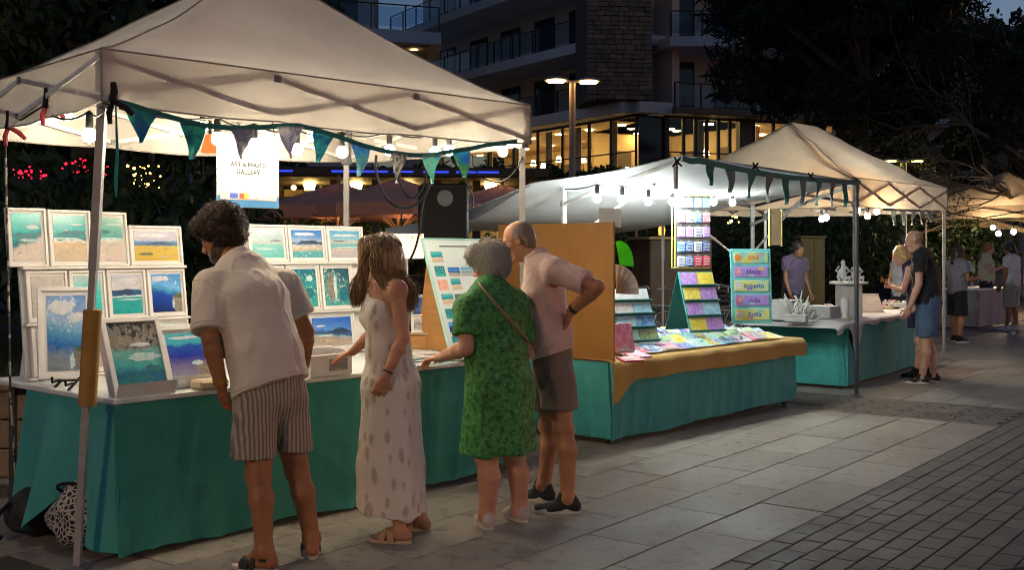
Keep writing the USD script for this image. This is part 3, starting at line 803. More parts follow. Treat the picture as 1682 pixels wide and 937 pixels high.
obj('door', rbox(.01, .18, -.022, -.003, .12, 1.75, .005), MUST, cab, world=False)

# bicycles
def bicycle(label, M, group):
    t = thing('bicycle', label, 'bicycle', M, group)
    fr = M_('bike_frame', (.05, .055, .07), .35)
    for x in (-.52, .52):
        w = sub('wheel', t)
        tor = trimesh.creation.torus(.33, .018, major_sections=28, minor_sections=6); tor.apply_transform(rotx(PI / 2)); tor.apply_translation((x, 0, .35))
        obj('tyre', tor, RUBBER, w, world=False)
        tor = trimesh.creation.torus(.31, .008, major_sections=28, minor_sections=4); tor.apply_transform(rotx(PI / 2)); tor.apply_translation((x, 0, .35))
        obj('rim', tor, STEEL, w, world=False)
        obj('spokes', [tube([(x, .01 * (-1) ** k, .35), (x + .3 * math.cos(k * PI / 8), 0, .35 + .3 * math.sin(k * PI / 8))], .002, 3) for k in range(16)], STEEL, w, world=False)
        obj('mudguard', tube([(x + .36 * math.cos(a), 0, .35 + .36 * math.sin(a)) for a in np.linspace(.3, 2.6, 10)], .02, 5), DARK, w, world=False)
    A, B, C, D, E = (-.52, 0, .35), (-.08, 0, .30), (-.2, 0, .78), (.33, 0, .82), (.52, 0, .35)
    obj('frame', [tube([a, b], .016, 7) for a, b in ((A, B), (A, C), (B, C), (C, (.31, 0, .76)), (B, (.34, 0, .72)), ((.30, 0, .92), (.36, 0, .66)), ((.36, 0, .66), E))], fr, t, world=False)
    obj('saddle', ball((-.24, 0, .90), (.14, .07, .035), 2), RUBBER, t, world=False)
    obj('seat_post', tube([C, (-.23, 0, .88)], .013, 6), STEEL, t, world=False)
    obj('handlebar', tube([(.22, -.3, 1.0), (.3, -.2, 1.03), (.29, 0, 1.0), (.3, .2, 1.03), (.22, .3, 1.0)], .013, 7), STEEL, t, world=False)
    obj('stem', tube([(.30, 0, .90), (.29, 0, 1.01)], .014, 6), STEEL, t, world=False)
    obj('crank', [tube([(-.08, -.1, .3), (-.08, -.1, .14)], .009, 5), tube([(-.08, .1, .3), (-.08, .1, .46)], .009, 5), tube([(-.08, -.1, .3), (-.08, .1, .3)], .02, 6)], DARK, t, world=False)
    obj('basket', [tube([(.42 + .12 * math.cos(a), .14 * math.sin(a), z) for a in np.linspace(0, 2 * PI, 13)], .006, 4) for z in (.8, .88, .96, 1.02)] + [tube([(.42 + .1 * math.cos(a), .12 * math.sin(a), .8), (.42 + .12 * math.cos(a), .14 * math.sin(a), 1.02)], .004, 3) for a in np.linspace(0, 2 * PI, 13)[:-1]], DARK, t, world=False)
    return t
b0 = bicycle('dark parked bicycle behind the teal card stand, nearest to the stall', trans((2.15, 16.2, 0)) @ rotz(.5), 'parked bicycles')
for x, y, a, l in ((1.75, 17.0, .7, 'left of and behind the other bicycles'), (2.85, 17.0, .35, 'right of the others, near the teal name board'), (3.3, 17.8, .6, 'furthest back by the lawn')):
    copy_of(b0, trans((x, y, 0)) @ rotz(a), 'dark parked bicycle, ' + l)

# low stone wall left of the white tent
lwall = thing('low_stone_wall', 'low warm brown stone wall left of the table under the white tent', 'wall', np.eye(4))
WST = concrete('wall_block', (.22, .15, .09), (.34, .24, .15), big=2.2)
wf = Fr((-4.9, 7.5, 0), u=(1, .05))
for row in range(3):
    for k in range(5):
        s0 = k * .52 - (.26 if row % 2 else 0)
        obj('block', wf.box(max(0, s0) + .004, min(2.2, s0 + .52) - .004, 0.0, .35, row * .2 + .004, row * .2 + .196, .01), WST, lwall)
obj('coping', wf.box(-.03, 2.23, -.03, .38, .603, .66, .012), WST, lwall)
# ---------------------------------------------------------------- market tents
CANVAS1 = cloth('white_canopy_cloth', (0.58, 0.545, 0.49), (0.46, 0.425, 0.37), trans=.20, scale=1.2, bump=.14)
CANVAS2 = cloth('grey_canopy_cloth', (0.33, 0.34, 0.35), (0.27, 0.28, 0.29), trans=.2, scale=1.2, bump=.14)
CANVAS3 = cloth('cream_canopy_cloth', (0.56, 0.45, 0.33), (0.48, 0.385, 0.28), trans=.36, scale=1.0, bump=.3)
DKJ = M_('grey_joint', (.16, .16, .165), .5)

def canopy(FLp, fr, W, D, zb, ze, zp, ridge, n=30, pw=1.25, seed=0, wr=.012):
    """A pop-up tent's cloth: hip roof with slightly hollow slopes, and the valance hanging from its eaves."""
    per = []
    for k in range(n): per.append((W * k / n, 0, k / n, 0))
    for k in range(n): per.append((W, D * k / n, k / n, 1))
    for k in range(n): per.append((W - W * k / n, D, k / n, 2))
    for k in range(n): per.append((0, D - D * k / n, k / n, 3))
    per = np.array(per); N = len(per)
    rx0, rx1, ry = W / 2 - ridge / 2, W / 2 + ridge / 2, D / 2
    rows = []
    for h in np.linspace(0, 1, 7):                       # valance, bottom to eave
        z = zb + (ze - zb) * h
        s, t = per[:, 0].copy(), per[:, 1].copy()
        wv = .010 * (1 - h) * np.sin(per[:, 2] * 17 + per[:, 3] * 2 + seed) * np.sin(PI * per[:, 2]) * (1 - h) + .008 * np.sin(per[:, 2] * 41 + seed) * (1 - h)
        nx = np.choose(per[:, 3].astype(int), [0, 1, 0, -1]); ny = np.choose(per[:, 3].astype(int), [-1, 0, 1, 0])
        zz = z - (1 - h) * (.02 * np.sin(PI * per[:, 2]) + .012 * np.abs(np.sin(per[:, 2] * PI * 3)))
        rows.append(np.c_[s + nx * wv, t + ny * wv, zz])
    for h in np.linspace(0, 1, 22)[1:]:
        tx = np.clip(per[:, 0], rx0, rx1)
        s = per[:, 0] + (tx - per[:, 0]) * h; t = per[:, 1] + (ry - per[:, 1]) * h
        z = ze + (zp - ze) * h ** pw - .07 * np.sin(PI * per[:, 2]) * math.sin(PI * h ** .8) * (1 + .3 * np.sin(per[:, 2] * 9 + seed))
        z = z + .010 * np.sin(per[:, 2] * 38 + seed + 3 * np.sin(per[:, 2] * 7)) * math.exp(-h * 9) * np.sin(PI * per[:, 2])
        z = z + wr * (meshkit.noise(np.c_[s * 2.2 + seed, t * 2.2, np.full(N, h * 5)], seed) - .5) * 4 * math.sin(PI * min(1, h + .12)) * .5
        rows.append(np.c_[s, t, z])
    v = np.vstack(rows); f = []
    R = len(rows)
    idx = np.arange(R * N).reshape(R, N)
    a, b = idx[:-1], idx[1:]
    a2, b2 = np.roll(a, -1, 1), np.roll(b, -1, 1)
    f = np.vstack([np.c_[a.ravel(), a2.ravel(), b2.ravel()], np.c_[a.ravel(), b2.ravel(), b.ravel()]])
    global SEAMS
    SEAMS = [[fr.p(*rows[i][c]) + [0, 0, .003] for i in range(R)] for c in (0, n, 2 * n, 3 * n)]
    SEAMS += [[fr.p(*rows[6][c % N]) for c in range(c0, c0 + n + 1)] for c0 in (0, n, 2 * n, 3 * n)] + [[fr.p(*rows[0][c % N]) for c in range(c0, c0 + n + 1)] for c0 in (0, n, 2 * n, 3 * n)]
    return fr.put(trimesh.Trimesh(v, f, process=False))
LEGM = M_('grey_tent_leg', (.36, .34, .33), .4, (.28, .27, .26), 9.0)
SEAMM = cloth('seam_tape', (.30, .27, .23), (.25, .22, .19))
def seams(t, r=.005):
    for q in SEAMS: obj('seam', tube(np.array(q), r, 5), SEAMM, t, smooth=50)

def tent_frame(t, fr, W, D, zb, ze, zp, ridge, nf=3, ns=2, mt=None, inset=.009, legs=True, lean=None, w=.024, hanging=.24):
    mt = mt or PAINTED
    x0, x1, y0, y1 = inset, W - inset, inset, D - inset
    ztop, zlow = ze - .04, ze - hanging
    cs = [(x0, y0), (x1, y0), (x1, y1), (x0, y1)]
    if legs:
        for i, (x, y) in enumerate([(x0 + .03, y0 + .03), (x1 - .03, y0 + .03), (x1 - .03, y1 - .03), (x0 + .03, y1 - .03)]):
            b = fr.p(x, y, 0) + (np.array(lean.get(i, (0, 0, 0))) if lean else 0)
            tp = fr.p(x, y, ztop + .02)
            obj('leg', bar(tp + (b - tp) * .42, tp, .040), LEGM, t)
            obj('lower_leg', bar(b + (tp - b) * .004, tp + (b - tp) * .419, .032), LEGM, t)
            obj('foot_plate', trimesh.creation.box((.11, .11, .008), np.block([[np.eye(3), (b + [0, 0, .004])[:, None]], [np.zeros((1, 3)), np.ones((1, 1))]])), DKJ, t)
            obj('corner_joint', fr.box(x - .035, x + .035, y - .035, y + .035, ztop - .05, ztop + .03, .008), DKJ, t)
            obj('slider_joint', fr.box(x - .034, x + .034, y - .034, y + .034, zlow - .05, zlow + .03, .008), DKJ, t)
    for (xa, ya), (xb, yb), n in ((cs[0], cs[1], nf), (cs[1], cs[2], ns), (cs[2], cs[3], nf), (cs[3], cs[0], ns)):
        for k in range(n):
            a, b = k / n, (k + 1) / n
            L = lambda q, z: fr.p(xa + (xb - xa) * q, ya + (yb - ya) * q, z)
            nrm = np.array([*( -(fr.u * (yb - ya) * -1 + fr.v * (xb - xa) * -1)), 0]); nrm = nrm / np.linalg.norm(nrm) * .012
            obj('truss_bar', bar(L(a, ztop), L(b, zlow), w * .5, w * 1.1), mt, t)
            obj('truss_bar', bar(L(a, zlow) + nrm * 1.1, L(b, ztop) + nrm * 1.1, w * .5, w * 1.1), mt, t)
            if k < n - 1:
                obj('truss_joint', trimesh.creation.box((.045, .022, .04), np.block([[fr.M[:3, :3], L(b, ztop)[:, None]], [np.zeros((1, 3)), np.ones((1, 1))]])), DKJ, t)
                obj('truss_joint', trimesh.creation.box((.03, .02, .03), np.block([[fr.M[:3, :3], (L(b, zlow) + nrm * 1.5)[:, None]], [np.zeros((1, 3)), np.ones((1, 1))]])), DKJ, t)
    for q in (-1, 1):
        xr = W / 2 + q * ridge / 2
        top = fr.p(xr, D / 2, zp - .06)
        for x, y in (((x0 if q < 0 else x1), y0), ((x0 if q < 0 else x1), y1)):
            mid = fr.p((x + xr) / 2, (y + D / 2) / 2, ze + (zp - ze) * .30 - .06)
            obj('roof_arm', bar(fr.p(x, y, ztop - .02), mid, w), mt, t); obj('roof_arm', bar(mid, top, w), mt, t)
        if ridge > .05 or q < 0:
            obj('roof_hub', ball(top, .05), DKJ, t)

def onl(A, B, px, py, off=0.0):
    """The point over the plan line A-B that lies in picture column px at height of row py."""
    A, B = np.asarray(A)[:2], np.asarray(B)[:2]
    k = (px - CX) / FPX
    dv = B - A
    t = (A[0] - k * A[1]) / (k * dv[1] - dv[0])
    q = A + dv * t
    if off:
        nrm = np.array([dv[1], -dv[0]]) / np.linalg.norm(dv); q = q + nrm * off
        q = np.array([k * q[1], q[1]])
    return np.array([q[0], q[1], CAM_H + (HY - py) / FPX * q[1]])

# ---- the white tent
T1A, T1B = np.array([-2.01, 5.36]), np.array([.125, 7.45])
t1 = Fr((*T1A, 0), u=T1B - T1A)
W1, D1 = float(np.linalg.norm(T1B - T1A)), 2.1
tent1 = thing('market_tent', 'large white pop-up market tent nearest the viewer, over the picture table', 'market tent', t1.M)
obj('canopy', canopy(T1A, t1, W1, D1, 2.30, 2.56, 3.46, .0, pw=1.2, seed=1), CANVAS1, tent1, smooth=35)
seams(tent1)
tent_frame(tent1, t1, W1, D1, 2.30, 2.56, 3.46, .0, lean={0: (-.14, .0, 0)})
pole_b, pole_t = t1.p(.05, .05, 0) + [-.14, 0, 0], t1.p(.05, .05, 2.5)
onp = lambda z: pole_b + (pole_t - pole_b) * (z / 2.5)
obj('ochre_sleeve', tube([onp(.80), onp(.802), onp(1.275), onp(1.28)], [.03, .044, .044, .03], 14), M_('ochre_foam', (.42, .22, .04), .7, (.34, .17, .03), 5.0, bump=.3), tent1, smooth=30, label='ochre foam sleeve around the front left leg')

def bulb(t, p, mt, up=.0, r=.034):
    """One festoon lamp: black socket and glowing globe under the point p."""
    p = np.asarray(p, float)
    obj('socket', lathe([(.001, .115), (.014, .115), (.019, .10), (.019, .035), (.001, .035)], 10, p), BLACK, t)
    obj('bulb', ball(p, (r, r, r * 1.12), 2 if p[1] < 9 else 1), mt, t, smooth=True)

def light_string(label, pts, mt, wire_off=.12, ends=(), drop=.03, r=.034, group=None):
    t = thing('festoon_lights', label, 'festoon lights', trans(pts[0]), group)
    w = [np.asarray(p) + [0, 0, wire_off] for p in pts]
    ends0 = [np.asarray(e) for e in ends[:1]]; ends1 = [np.asarray(e) for e in ends[1:]]
    ch = ends0 + w + ends1
    full = []
    for a, b in zip(ch[:-1], ch[1:]):
        full += list(sag(a, b, drop, 7)[:-1])
    full.append(ch[-1])
    obj('cable', tube(full, .0055, 6), BLACK, t)
    for p in pts: bulb(t, p, mt, r=r)
    return t
F1 = lambda px, py, off=0.0: onl(T1A, T1B, px, py, off)
light_string('string of bright round white bulbs along the front of the white tent',
             [F1(357, 228, -.42), F1(418, 238, -.42), F1(488, 246, -.6), F1(562, 250, -.42), F1(640, 247, -.6), F1(715, 250, -.42), F1(738, 247, -.46), F1(826, 249, -.30)], B_COOL, ends=(F1(196, 178, -.05), F1(862, 236, -.05)))
side = onl(T1A, t1.p(0, 2, 0)[:2], 147, 222)
light_string('single round white bulb hanging left of the front tent leg', [side, onl(T1A, t1.p(0, 2, 0)[:2], 92, 260)][:1], B_COOL, ends=(onl(T1A, t1.p(0, 2, 0)[:2], 172, 180), onl(T1A, t1.p(0, 2, 0)[:2], 86, 190)))
# lamps clipped to the rear bar of the tent
light_string('white bulbs along the rear bar under the white tent', [t1.p(s, D1 - .35, 2.44) for s in (.55, 1.5, 2.4)], B_COOL, ends=(t1.p(.06, D1 - .08, 2.54), t1.p(W1 - .06, D1 - .08, 2.54)), drop=.005)

# ---- bunting: one cord, each flag a part
def bunting(label, cord, flags, mats, group=None, band=None, thick=.003):
    t = thing('bunting', label, 'bunting', trans(cord[0]), group)
    cord = np.array(cord)
    if band:
        w = np.array([0, 0, band / 2])
        v = np.vstack([cord + w, cord - w]); n = len(cord)
        nrm = np.cross(cord[-1] - cord[0], [0, 0, 1.0]); nrm /= np.linalg.norm(nrm)
        m = grid(lambda a, b: np.array([np.interp(a * (n - 1), np.arange(n), cord[:, k]) for k in range(3)]) + [0, 0, band * (b - .5)], 3 * n, 2, thick)
        obj('band', m, mats[0], t)
    else:
        obj('cord', tube(cord, .006, 6), mats[0], t)
    for i, (a, b, c) in enumerate(flags):
        a, b, c = map(np.asarray, (a, b, c))
        nrm = np.cross(b - a, c - a); nrm /= np.linalg.norm(nrm)
        ph = i * 1.7
        def fn(u, v):
            p = a + (b - a) * u
            tip = c + (a + b - 2 * c) * .015 * (0)
            q = p + (tip - p) * v * .985
            return q + nrm * (.018 * math.sin(u * 4 + ph) * v + .012 * math.sin(v * 5 + ph))
        obj('flag', grid(fn, 7, 9, thick), mats[1 + i % (len(mats) - 1)], t, smooth=40)
    return t
def flagmat(name, c1, c2, c3, sc):
    n = {'tc': ('texture_coordinate', {}), 'n': ('noise_texture', dict(scale=sc, detail=3.0, distortion=1.2)), 'r': ('rgb_ramp', {'ramp': [(.32, c1), (.46, c2), (.54, c1), (.66, c3)]}),
         'p': ('principled_bsdf', dict(roughness=.8)), 't': ('translucent_bsdf', {}), 'm': ('mix_closure', dict(fac=.4))}
    MATS[name] = usdkit.material(stage, '/World/Looks/' + name, n, [('tc.object', 'n.vector'), ('n.fac', 'r.fac'), ('r.color', 'p.base_color'), ('r.color', 't.color'), ('p.BSDF', 'm.closure1'), ('t.BSDF', 'm.closure2')], surface='m.closure')
    return MATS[name]
FM = [cloth('teal_band', (.03, .16, .15), (.04, .2, .19), trans=.2),
      flagmat('flag_blue_teal', (.03, .16, .26), (.05, .30, .26), (.05, .10, .42), 9), flagmat('flag_teal', (.02, .24, .22), (.05, .36, .32), (.02, .15, .2), 11),
      flagmat('flag_grey', (.30, .30, .33), (.12, .13, .2), (.45, .45, .46), 13), flagmat('flag_silver', (.38, .38, .42), (.2, .2, .3), (.55, .55, .56), 14),
      flagmat('flag_sea', (.06, .30, .36), (.10, .42, .42), (.03, .18, .3), 12), flagmat('flag_sky', (.12, .33, .5), (.2, .42, .34), (.1, .22, .5), 9),
      flagmat('flag_lace', (.45, .46, .42), (.10, .11, .10), (.55, .55, .52), 22), flagmat('flag_aqua', (.2, .5, .5), (.3, .55, .45), (.15, .4, .5), 10), flagmat('flag_green_blue', (.06, .26, .3), (.16, .36, .12), (.06, .2, .45), 10)]
cd = [(178, 160), (188, 166), (215, 172), (245, 182), (300, 198), (340, 207), (400, 212), (455, 207), (490, 206), (520, 213), (560, 226), (600, 240), (640, 250), (675, 255), (708, 255), (745, 248), (775, 244), (800, 238), (850, 232)]
fl = [((203, 170), (258, 190), (230, 236)), ((296, 198), (342, 208), (315, 263)), ((377, 212), (418, 212), (397, 262)), ((452, 208), (497, 208), (477, 262)), ((515, 212), (550, 225), (519, 268)), ((576, 233), (610, 243), (591, 290)), ((638, 250), (668, 254), (653, 302)), ((692, 255), (725, 252), (709, 303)), ((744, 248), (775, 244), (762, 293))]
bunting('blue and teal patterned pennants strung along the front of the white tent', [F1(x, y, .03) for x, y in cd], [tuple(F1(x, y, .03) for x, y in f) for f in fl], FM, band=.028)

# hanging ribbon, cables and clamps on the white tent
rb = [F1(190, 160, .02), F1(191, 200, .02), F1(193, 250, .02), F1(190, 300, .02), F1(191, 325, .02)]
obj('teal_ribbon', tube(rb, [.004, .005, .008, .010, .004], 6), FM[2], label='thin teal ribbon hanging down beside the front tent leg', cat='ribbon')
TS = lambda px, py: onl(T1A, t1.p(0, 2, 0)[:2], px, py)
def clamp(label, px, py, a, mt):
    c = TS(px, py)
    t = thing('spring_clamp', label, 'clamp', trans(c), 'spring clamps')
    fwd = t1.M[:3, 1]
    obj('jaw', tube([c + [0, 0, .09], c + [.005, 0, .05], c], [.014, .018, .02], 7), BLACK, t)
    obj('pivot', ball(c, .022), BLACK, t)
    for s, dz in ((-1, -.11), (1, -.07)):
        h = c + np.array([math.cos(a), 0, 0]) * s * (.05 if s < 0 else .10) * (1 if s > 0 else .3) + [0, 0, dz]
        obj('handle', tube([c, (c + h) / 2 + [.012 * s, 0, .0], h], [.012, .015, .011], 7), mt, t, smooth=40)
REDH = M_('red_clamp_grip', (.30, .02, .03), .5)
clamp('red handled spring clamp on the tent valance left of the front leg', 76, 172, .1, REDH)
clamp('red handled spring clamp at the left picture edge', 14, 208, .3, REDH)
clamp('black spring clamp at the top of the front tent leg', 186, 166, .2, BLACK)
obj('hanging_cable', tube([TS(70, 175) + [0, 0, .0], TS(45, 190), TS(22, 205)], .006, 6), BLACK, label='short black cable between the two red clamps', cat='cable')
hc_ = [TS(9, 215)] + [TS(x, y) for x, y in ((10, 300), (13, 420), (15, 520), (17, 640), (24, 760), (31, 870))]
hc_[-1][2] = max(hc_[-1][2], .02)
obj('chain_cord', tube(hc_, .007, 6), M_('black_white_cord', (.02, .02, .02), .6, (.35, .33, .3), 9.0, ramp=(.52, .54)), label='thin dark cord hanging from the tent edge to the ground at far left', cat='cord')
# looped black cables right of the centre
def loop_cable(label, pts, r=.011):
    obj('looped_cable', tube(np.array(pts), r, 7), BLACK, label=label, cat='cable')
def curve(ctrl, n=26):
    from scipy.interpolate import CubicSpline
    c = np.array(ctrl); s = np.linspace(0, 1, len(c))
    return CubicSpline(s, c)(np.linspace(0, 1, n))
RB = lambda px, py: onl(t1.p(0, 1.4, 0)[:2], t1.p(W1, 1.4, 0)[:2], px, py)
loop_cable('long black cable looping down from the tent frame to the speaker', curve([RB(x, y) for x, y in ((618, 255), (622, 300), (645, 335), (680, 338), (705, 305), (712, 262))]))
loop_cable('smaller black cable loop inside the long one', curve([RB(x, y) for x, y in ((650, 258), (656, 295), (676, 325), (698, 300), (690, 262))]), .009)
loop_cable('black cable running down in front of the lampshade', curve([RB(x, y) for x, y in ((700, 320), (693, 345), (688, 385), (672, 430))]), .009)
loop_cable('black cable curling beside the last pennants', curve([RB(x, y) for x, y in ((745, 262), (760, 290), (775, 320), (776, 340), (765, 345))]), .007)
loop_cable('pale thin cable hanging in a wide loop by the right tent leg', curve([F1(x, y, -.05) for x, y in ((776, 256), (785, 285), (812, 299), (838, 290), (858, 258))]), .004)

# ---- tables with their cloths
TEAL = cloth('teal_table_cloth', (0.044, 0.275, 0.225), (0.034, 0.225, 0.185), weave=150, scale=1.6, bump=.5)
TEAL2 = cloth('light_teal_cloth', (0.062, 0.345, 0.315), (0.05, 0.29, 0.265), weave=150, scale=1.6, bump=.5)
TOPW = M_('white_table_board', (.72, .74, .72), .5, (.62, .65, .63), 4.0)
def trestle(label, fr, L, D, z, topm, over=(0, 0, 0, 0)):
    t = thing('trestle_table', label, 'table', fr.M)
    obj('table_top', fr.box(-over[0], L + over[1], -over[2], D + over[3], z - .03, z, .006), topm, t)
    for s in (.06, L - .06):
        for y in (.06, D - .06):
            obj('leg', bar(fr.p(s, y, 0), fr.p(s, y, z - .031), .035), DARK, t)
    obj('apron', fr.box(.08, L - .08, .05, .08, z - .1, z - .031), DARK, t)
    obj('apron', fr.box(.08, L - .08, D - .08, D - .05, z - .1, z - .031), DARK, t)
    return t
def drape(fr, s0, s1, t, ztop, zbot, flare, seed, side=None, amp=.018, bot=None, n=90, k=22):
    """A hanging sheet along s (or along t when side gives the s of the table end), with folds and wrinkles."""
    def fn(a, b):
        q = s0 + (s1 - s0) * a
        zb = zbot(a) if callable(zbot) else zbot
        z = ztop + (zb - ztop) * b
        w = b ** .8
        fo = math.sin(q * 5.1 + seed + .8 * math.sin(q * 2.3)); f2_ = math.sin(q * 13.7 + seed * 2 + b * 1.4 + 1.5 * math.sin(q * 3.1))
        o = flare * w + amp * w * (fo * .7 + (1 - abs(f2_)) ** 2 * .9 - .3) + .004 * (1 - abs(math.sin(z * 8.2 + .6 * math.sin(q * 4)))) ** 6 + .004 * math.exp(-((q * 1.6) % 1 - .5) ** 2 / .0006) + .010 * (meshkit.noise(np.array([[q * 9, z * 9, seed]]), 3)[0] - .5) * w * 2
        return fr.p(q, t - o, z) if side is None else fr.p(side - o if side < .5 else side + o, q, z)
    return grid(fn, n, k)
TA1 = math.radians(41)
f1 = Fr((-1.99, 5.54, 0), TA1)
L1 = 3.12
trestle('long white topped trestle table under the white tent, holding framed pictures', f1, L1, 1.36, .82, TOPW, (.03, .02, .02, .02))
def leftz(a):
    # the cloth's end is caught up so that the bag under the table shows
    q = np.clip((a - .04) / .96, 0, 1)
    return .05 + .24 * math.exp(-((q - .42) / .17) ** 2)
cl1 = thing('table_cloth', 'dark teal cloth hanging around the picture table to the ground', 'tablecloth', f1.M)
obj('front_fall', drape(f1, -.035, L1 + .03, -.012, .787, lambda a: .03 + .10 * max(0, a - .55) + .012 * math.sin(a * 23), .035, 1.0, amp=.024, n=150, k=30), TEAL, cl1, smooth=True)
def left_fold(a, b):
    q = a * .98
    z = .787 + (leftz(a) - .787) * b
    o = .05 * b * min(1, a * 8 + .3) + .12 * math.exp(-((a - .66) / .09) ** 2) * b + .03 * math.sin(a * 13) * b + .14 * (a > .0) * max(0, a - .75) * b
    return f1.p(-.015 - o + .02 * math.sin(q * 30) * b * .3, q - .012 - .05 * b * max(0, 1 - a * 10), z)
obj('left_fall', grid(left_fold, 60, 26), TEAL2, cl1, smooth=True)
obj('right_fall', drape(f1, -.012, 1.3, 0, .787, .1, .03, 2.0, side=L1 + .012), TEAL, cl1, smooth=True)

# patterned bag bundle under the table end
def bagmat():
    n = {'tc': ('texture_coordinate', {}), 'v': ('voronoi_texture', dict(feature='distance_to_edge', scale=34.0)), 'r': ('rgb_ramp', {'ramp': [(.10, (.42, .38, .32)), (.16, (.015, .013, .012))]}), 'p': ('principled_bsdf', dict(roughness=.8))}
    return usdkit.material(stage, '/World/Looks/patterned_bag_cloth', n, [('tc.object', 'v.vector'), ('v.distance', 'r.fac'), ('r.color', 'p.base_color')], surface='p.BSDF')
bag = thing('cloth_bag', 'black and cream patterned cloth bag under the lifted end of the teal tablecloth', 'bag', trans(f1.p(.06, .40, 0)))
bm = trimesh.creation.icosphere(subdivisions=4); bm.vertices *= [.20, .27, .19]; bm.vertices += bm.vertex_normals * ((meshkit.fbm(bm.vertices * 6, 3, 2) - .5) * .12)[:, None]; bm.vertices[:, 2] = np.maximum(bm.vertices[:, 2], -.155); bm.apply_translation((0, 0, .16)); bm.apply_transform(rotz(.3))
obj('body', bm, bagmat(), bag, smooth=True, world=False)
obj('handle', tube(curve([(-.1, -.05, .28), (-.12, -.10, .34), (.02, -.14, .35), (.1, -.06, .28)], 12), .009, 6), BLACK, bag, world=False)
bg2 = thing('dark_backpack', 'dark lumpy backpack on the ground left of the patterned bag', 'backpack', trans(Gz(60, 880)))
bm2 = trimesh.creation.icosphere(subdivisions=3); bm2.vertices *= [.16, .13, .15]; bm2.vertices += bm2.vertex_normals * ((meshkit.fbm(bm2.vertices * 7, 3, 5) - .5) * .1)[:, None]; bm2.vertices[:, 2] = np.maximum(bm2.vertices[:, 2], -.13); bm2.apply_translation((0, 0, .13))
obj('body', bm2, M_('dark_bag_cloth', (.015, .013, .012), .7, (.03, .025, .022), 8.0, bump=.4), bg2, smooth=True, world=False)
obj('strap', tube(curve([(-.1, -.1, .2), (-.16, -.16, .1), (-.12, -.15, .02)], 8), .012, 6), BLACK, bg2, world=False)

# ---- second stall: lean-to canopy
TA2 = math.radians(42.5)
f2 = Fr((.787, 8.86, 0), TA2)
L2, Z2 = 3.04, .68
trestle('low trestle table of the card stall with teal and kraft covers', f2, L2, 1.3, Z2 - .012, TOPW, (.0, .0, .0, .0))
cl2 = thing('table_cloth', 'bright teal cloth around the card stall table, short of the ground at right', 'tablecloth', f2.M)
obj('front_fall', drape(f2, -.035, L2 + .03, -.008, Z2 - .012, lambda a: .035 + .05 * a + .008 * math.sin(a * 19), .025, 3.0, amp=.02, n=120), TEAL2, cl2, smooth=True)
obj('left_fall', drape(f2, -.05, 1.3, 0, Z2 - .012, .05, .02, 4.0, side=-.008, amp=.02), TEAL2, cl2, smooth=True)
obj('right_fall', drape(f2, -.01, 1.3, 0, Z2 - .012, .09, .02, 5.0, side=L2 + .008), TEAL2, cl2, smooth=True)
KRAFT = cloth('kraft_cloth', (.46, .28, .075), (.38, .225, .055), weave=120, scale=2.2, bump=.7)
kr = thing('kraft_cover', 'brown kraft cloth over the card stall table with one corner hanging down', 'table cover', f2.M)
def kf_(a, b):
    s = -.03 + (L2 + .22) * a
    drop = .17 + .18 * math.exp(-(a / .045) ** 2) + .006 * math.sin(a * 14) + .003 * math.sin(a * 41) - .05 * max(0, a - .8) * 2
    if b < .55:
        q = b / .55
        return f2.p(s, 1.28 - 1.31 * q, Z2 + .003 + .004 * math.sin(s * 9) * math.sin(q * 7))
    q = (b - .55) / .45
    over = max(0, s - L2)
    return f2.p(s - .35 * 0, -.03 - .035 * math.sin(min(1, q * 3) * PI / 2) - .02 * q * math.sin(s * 11), Z2 + .003 - drop * q - .12 * over)
obj('cover', grid(kf_, 90, 36, .004), KRAFT, kr, smooth=50)

T2FL, T2FR = np.array([1.34, 8.66]), np.array([3.80, 11.95])
f2c = Fr((*T2FL, 0), u=T2FR - T2FL)
W2 = float(np.linalg.norm(T2FR - T2FL))
tent2 = thing('market_canopy', 'grey white lean-to canopy over the card stall, lit ice white inside', 'market canopy', f2c.M)
def roof2(a, b):
    s = W2 * a
    if b < .5:
        q = b / .5; tt = 1.45 * q; z = 2.335 - .18 * q - .05 * math.sin(PI * q) * (.6 + .4 * math.sin(PI * a))
    else:
        q = (b - .5) / .5; tt = 1.45 + 1.75 * q; z = 2.155 - .36 * q - .06 * math.sin(PI * q)
    z += .018 * math.sin(a * 9 + b * 4) * math.sin(PI * b) - .05 * math.sin(PI * a) * math.sin(PI * b)
    return f2c.p(s, tt, z)
obj('canopy', grid(roof2, 60, 50, .003), CANVAS2, tent2, smooth=50)
def hem2(a, b):
    return f2c.p(-.003 - .01 * math.sin(a * 12), 1.45 + 1.75 * a, (2.155 - .36 * a - .06 * math.sin(PI * a)) - .10 * b * min(1, a * 3))
obj('side_hem', grid(hem2, 20, 4, .003), CANVAS2, tent2, smooth=50)
mL, mR = f2c.p(.02, 1.42, 0), f2c.p(W2 - .95, 1.42, 0)
mR = onl(mL, mR, 1236, 415) * [1, 1, 0]; mL = onl(mL, mR, 926, 415) * [1, 1, 0]
FRP = Gz(1407, 652)
up = lambda p, z: np.array([p[0], p[1], z])
for p, z in ((mL, 2.14), (mR, 2.14), (FRP, 2.36)):
    obj('pole', tube([up(p, 0), up(p, z)], .024, 10), STEEL if p is not FRP else M_('dark_pole_paint', (.03, .034, .04), .5), tent2)
    obj('pole_foot', lathe([(.001, .03), (.03, .03), (.07, .008), (.075, 0.001), (.001, .001)], 12, up(p, 0)), DARK, tent2)
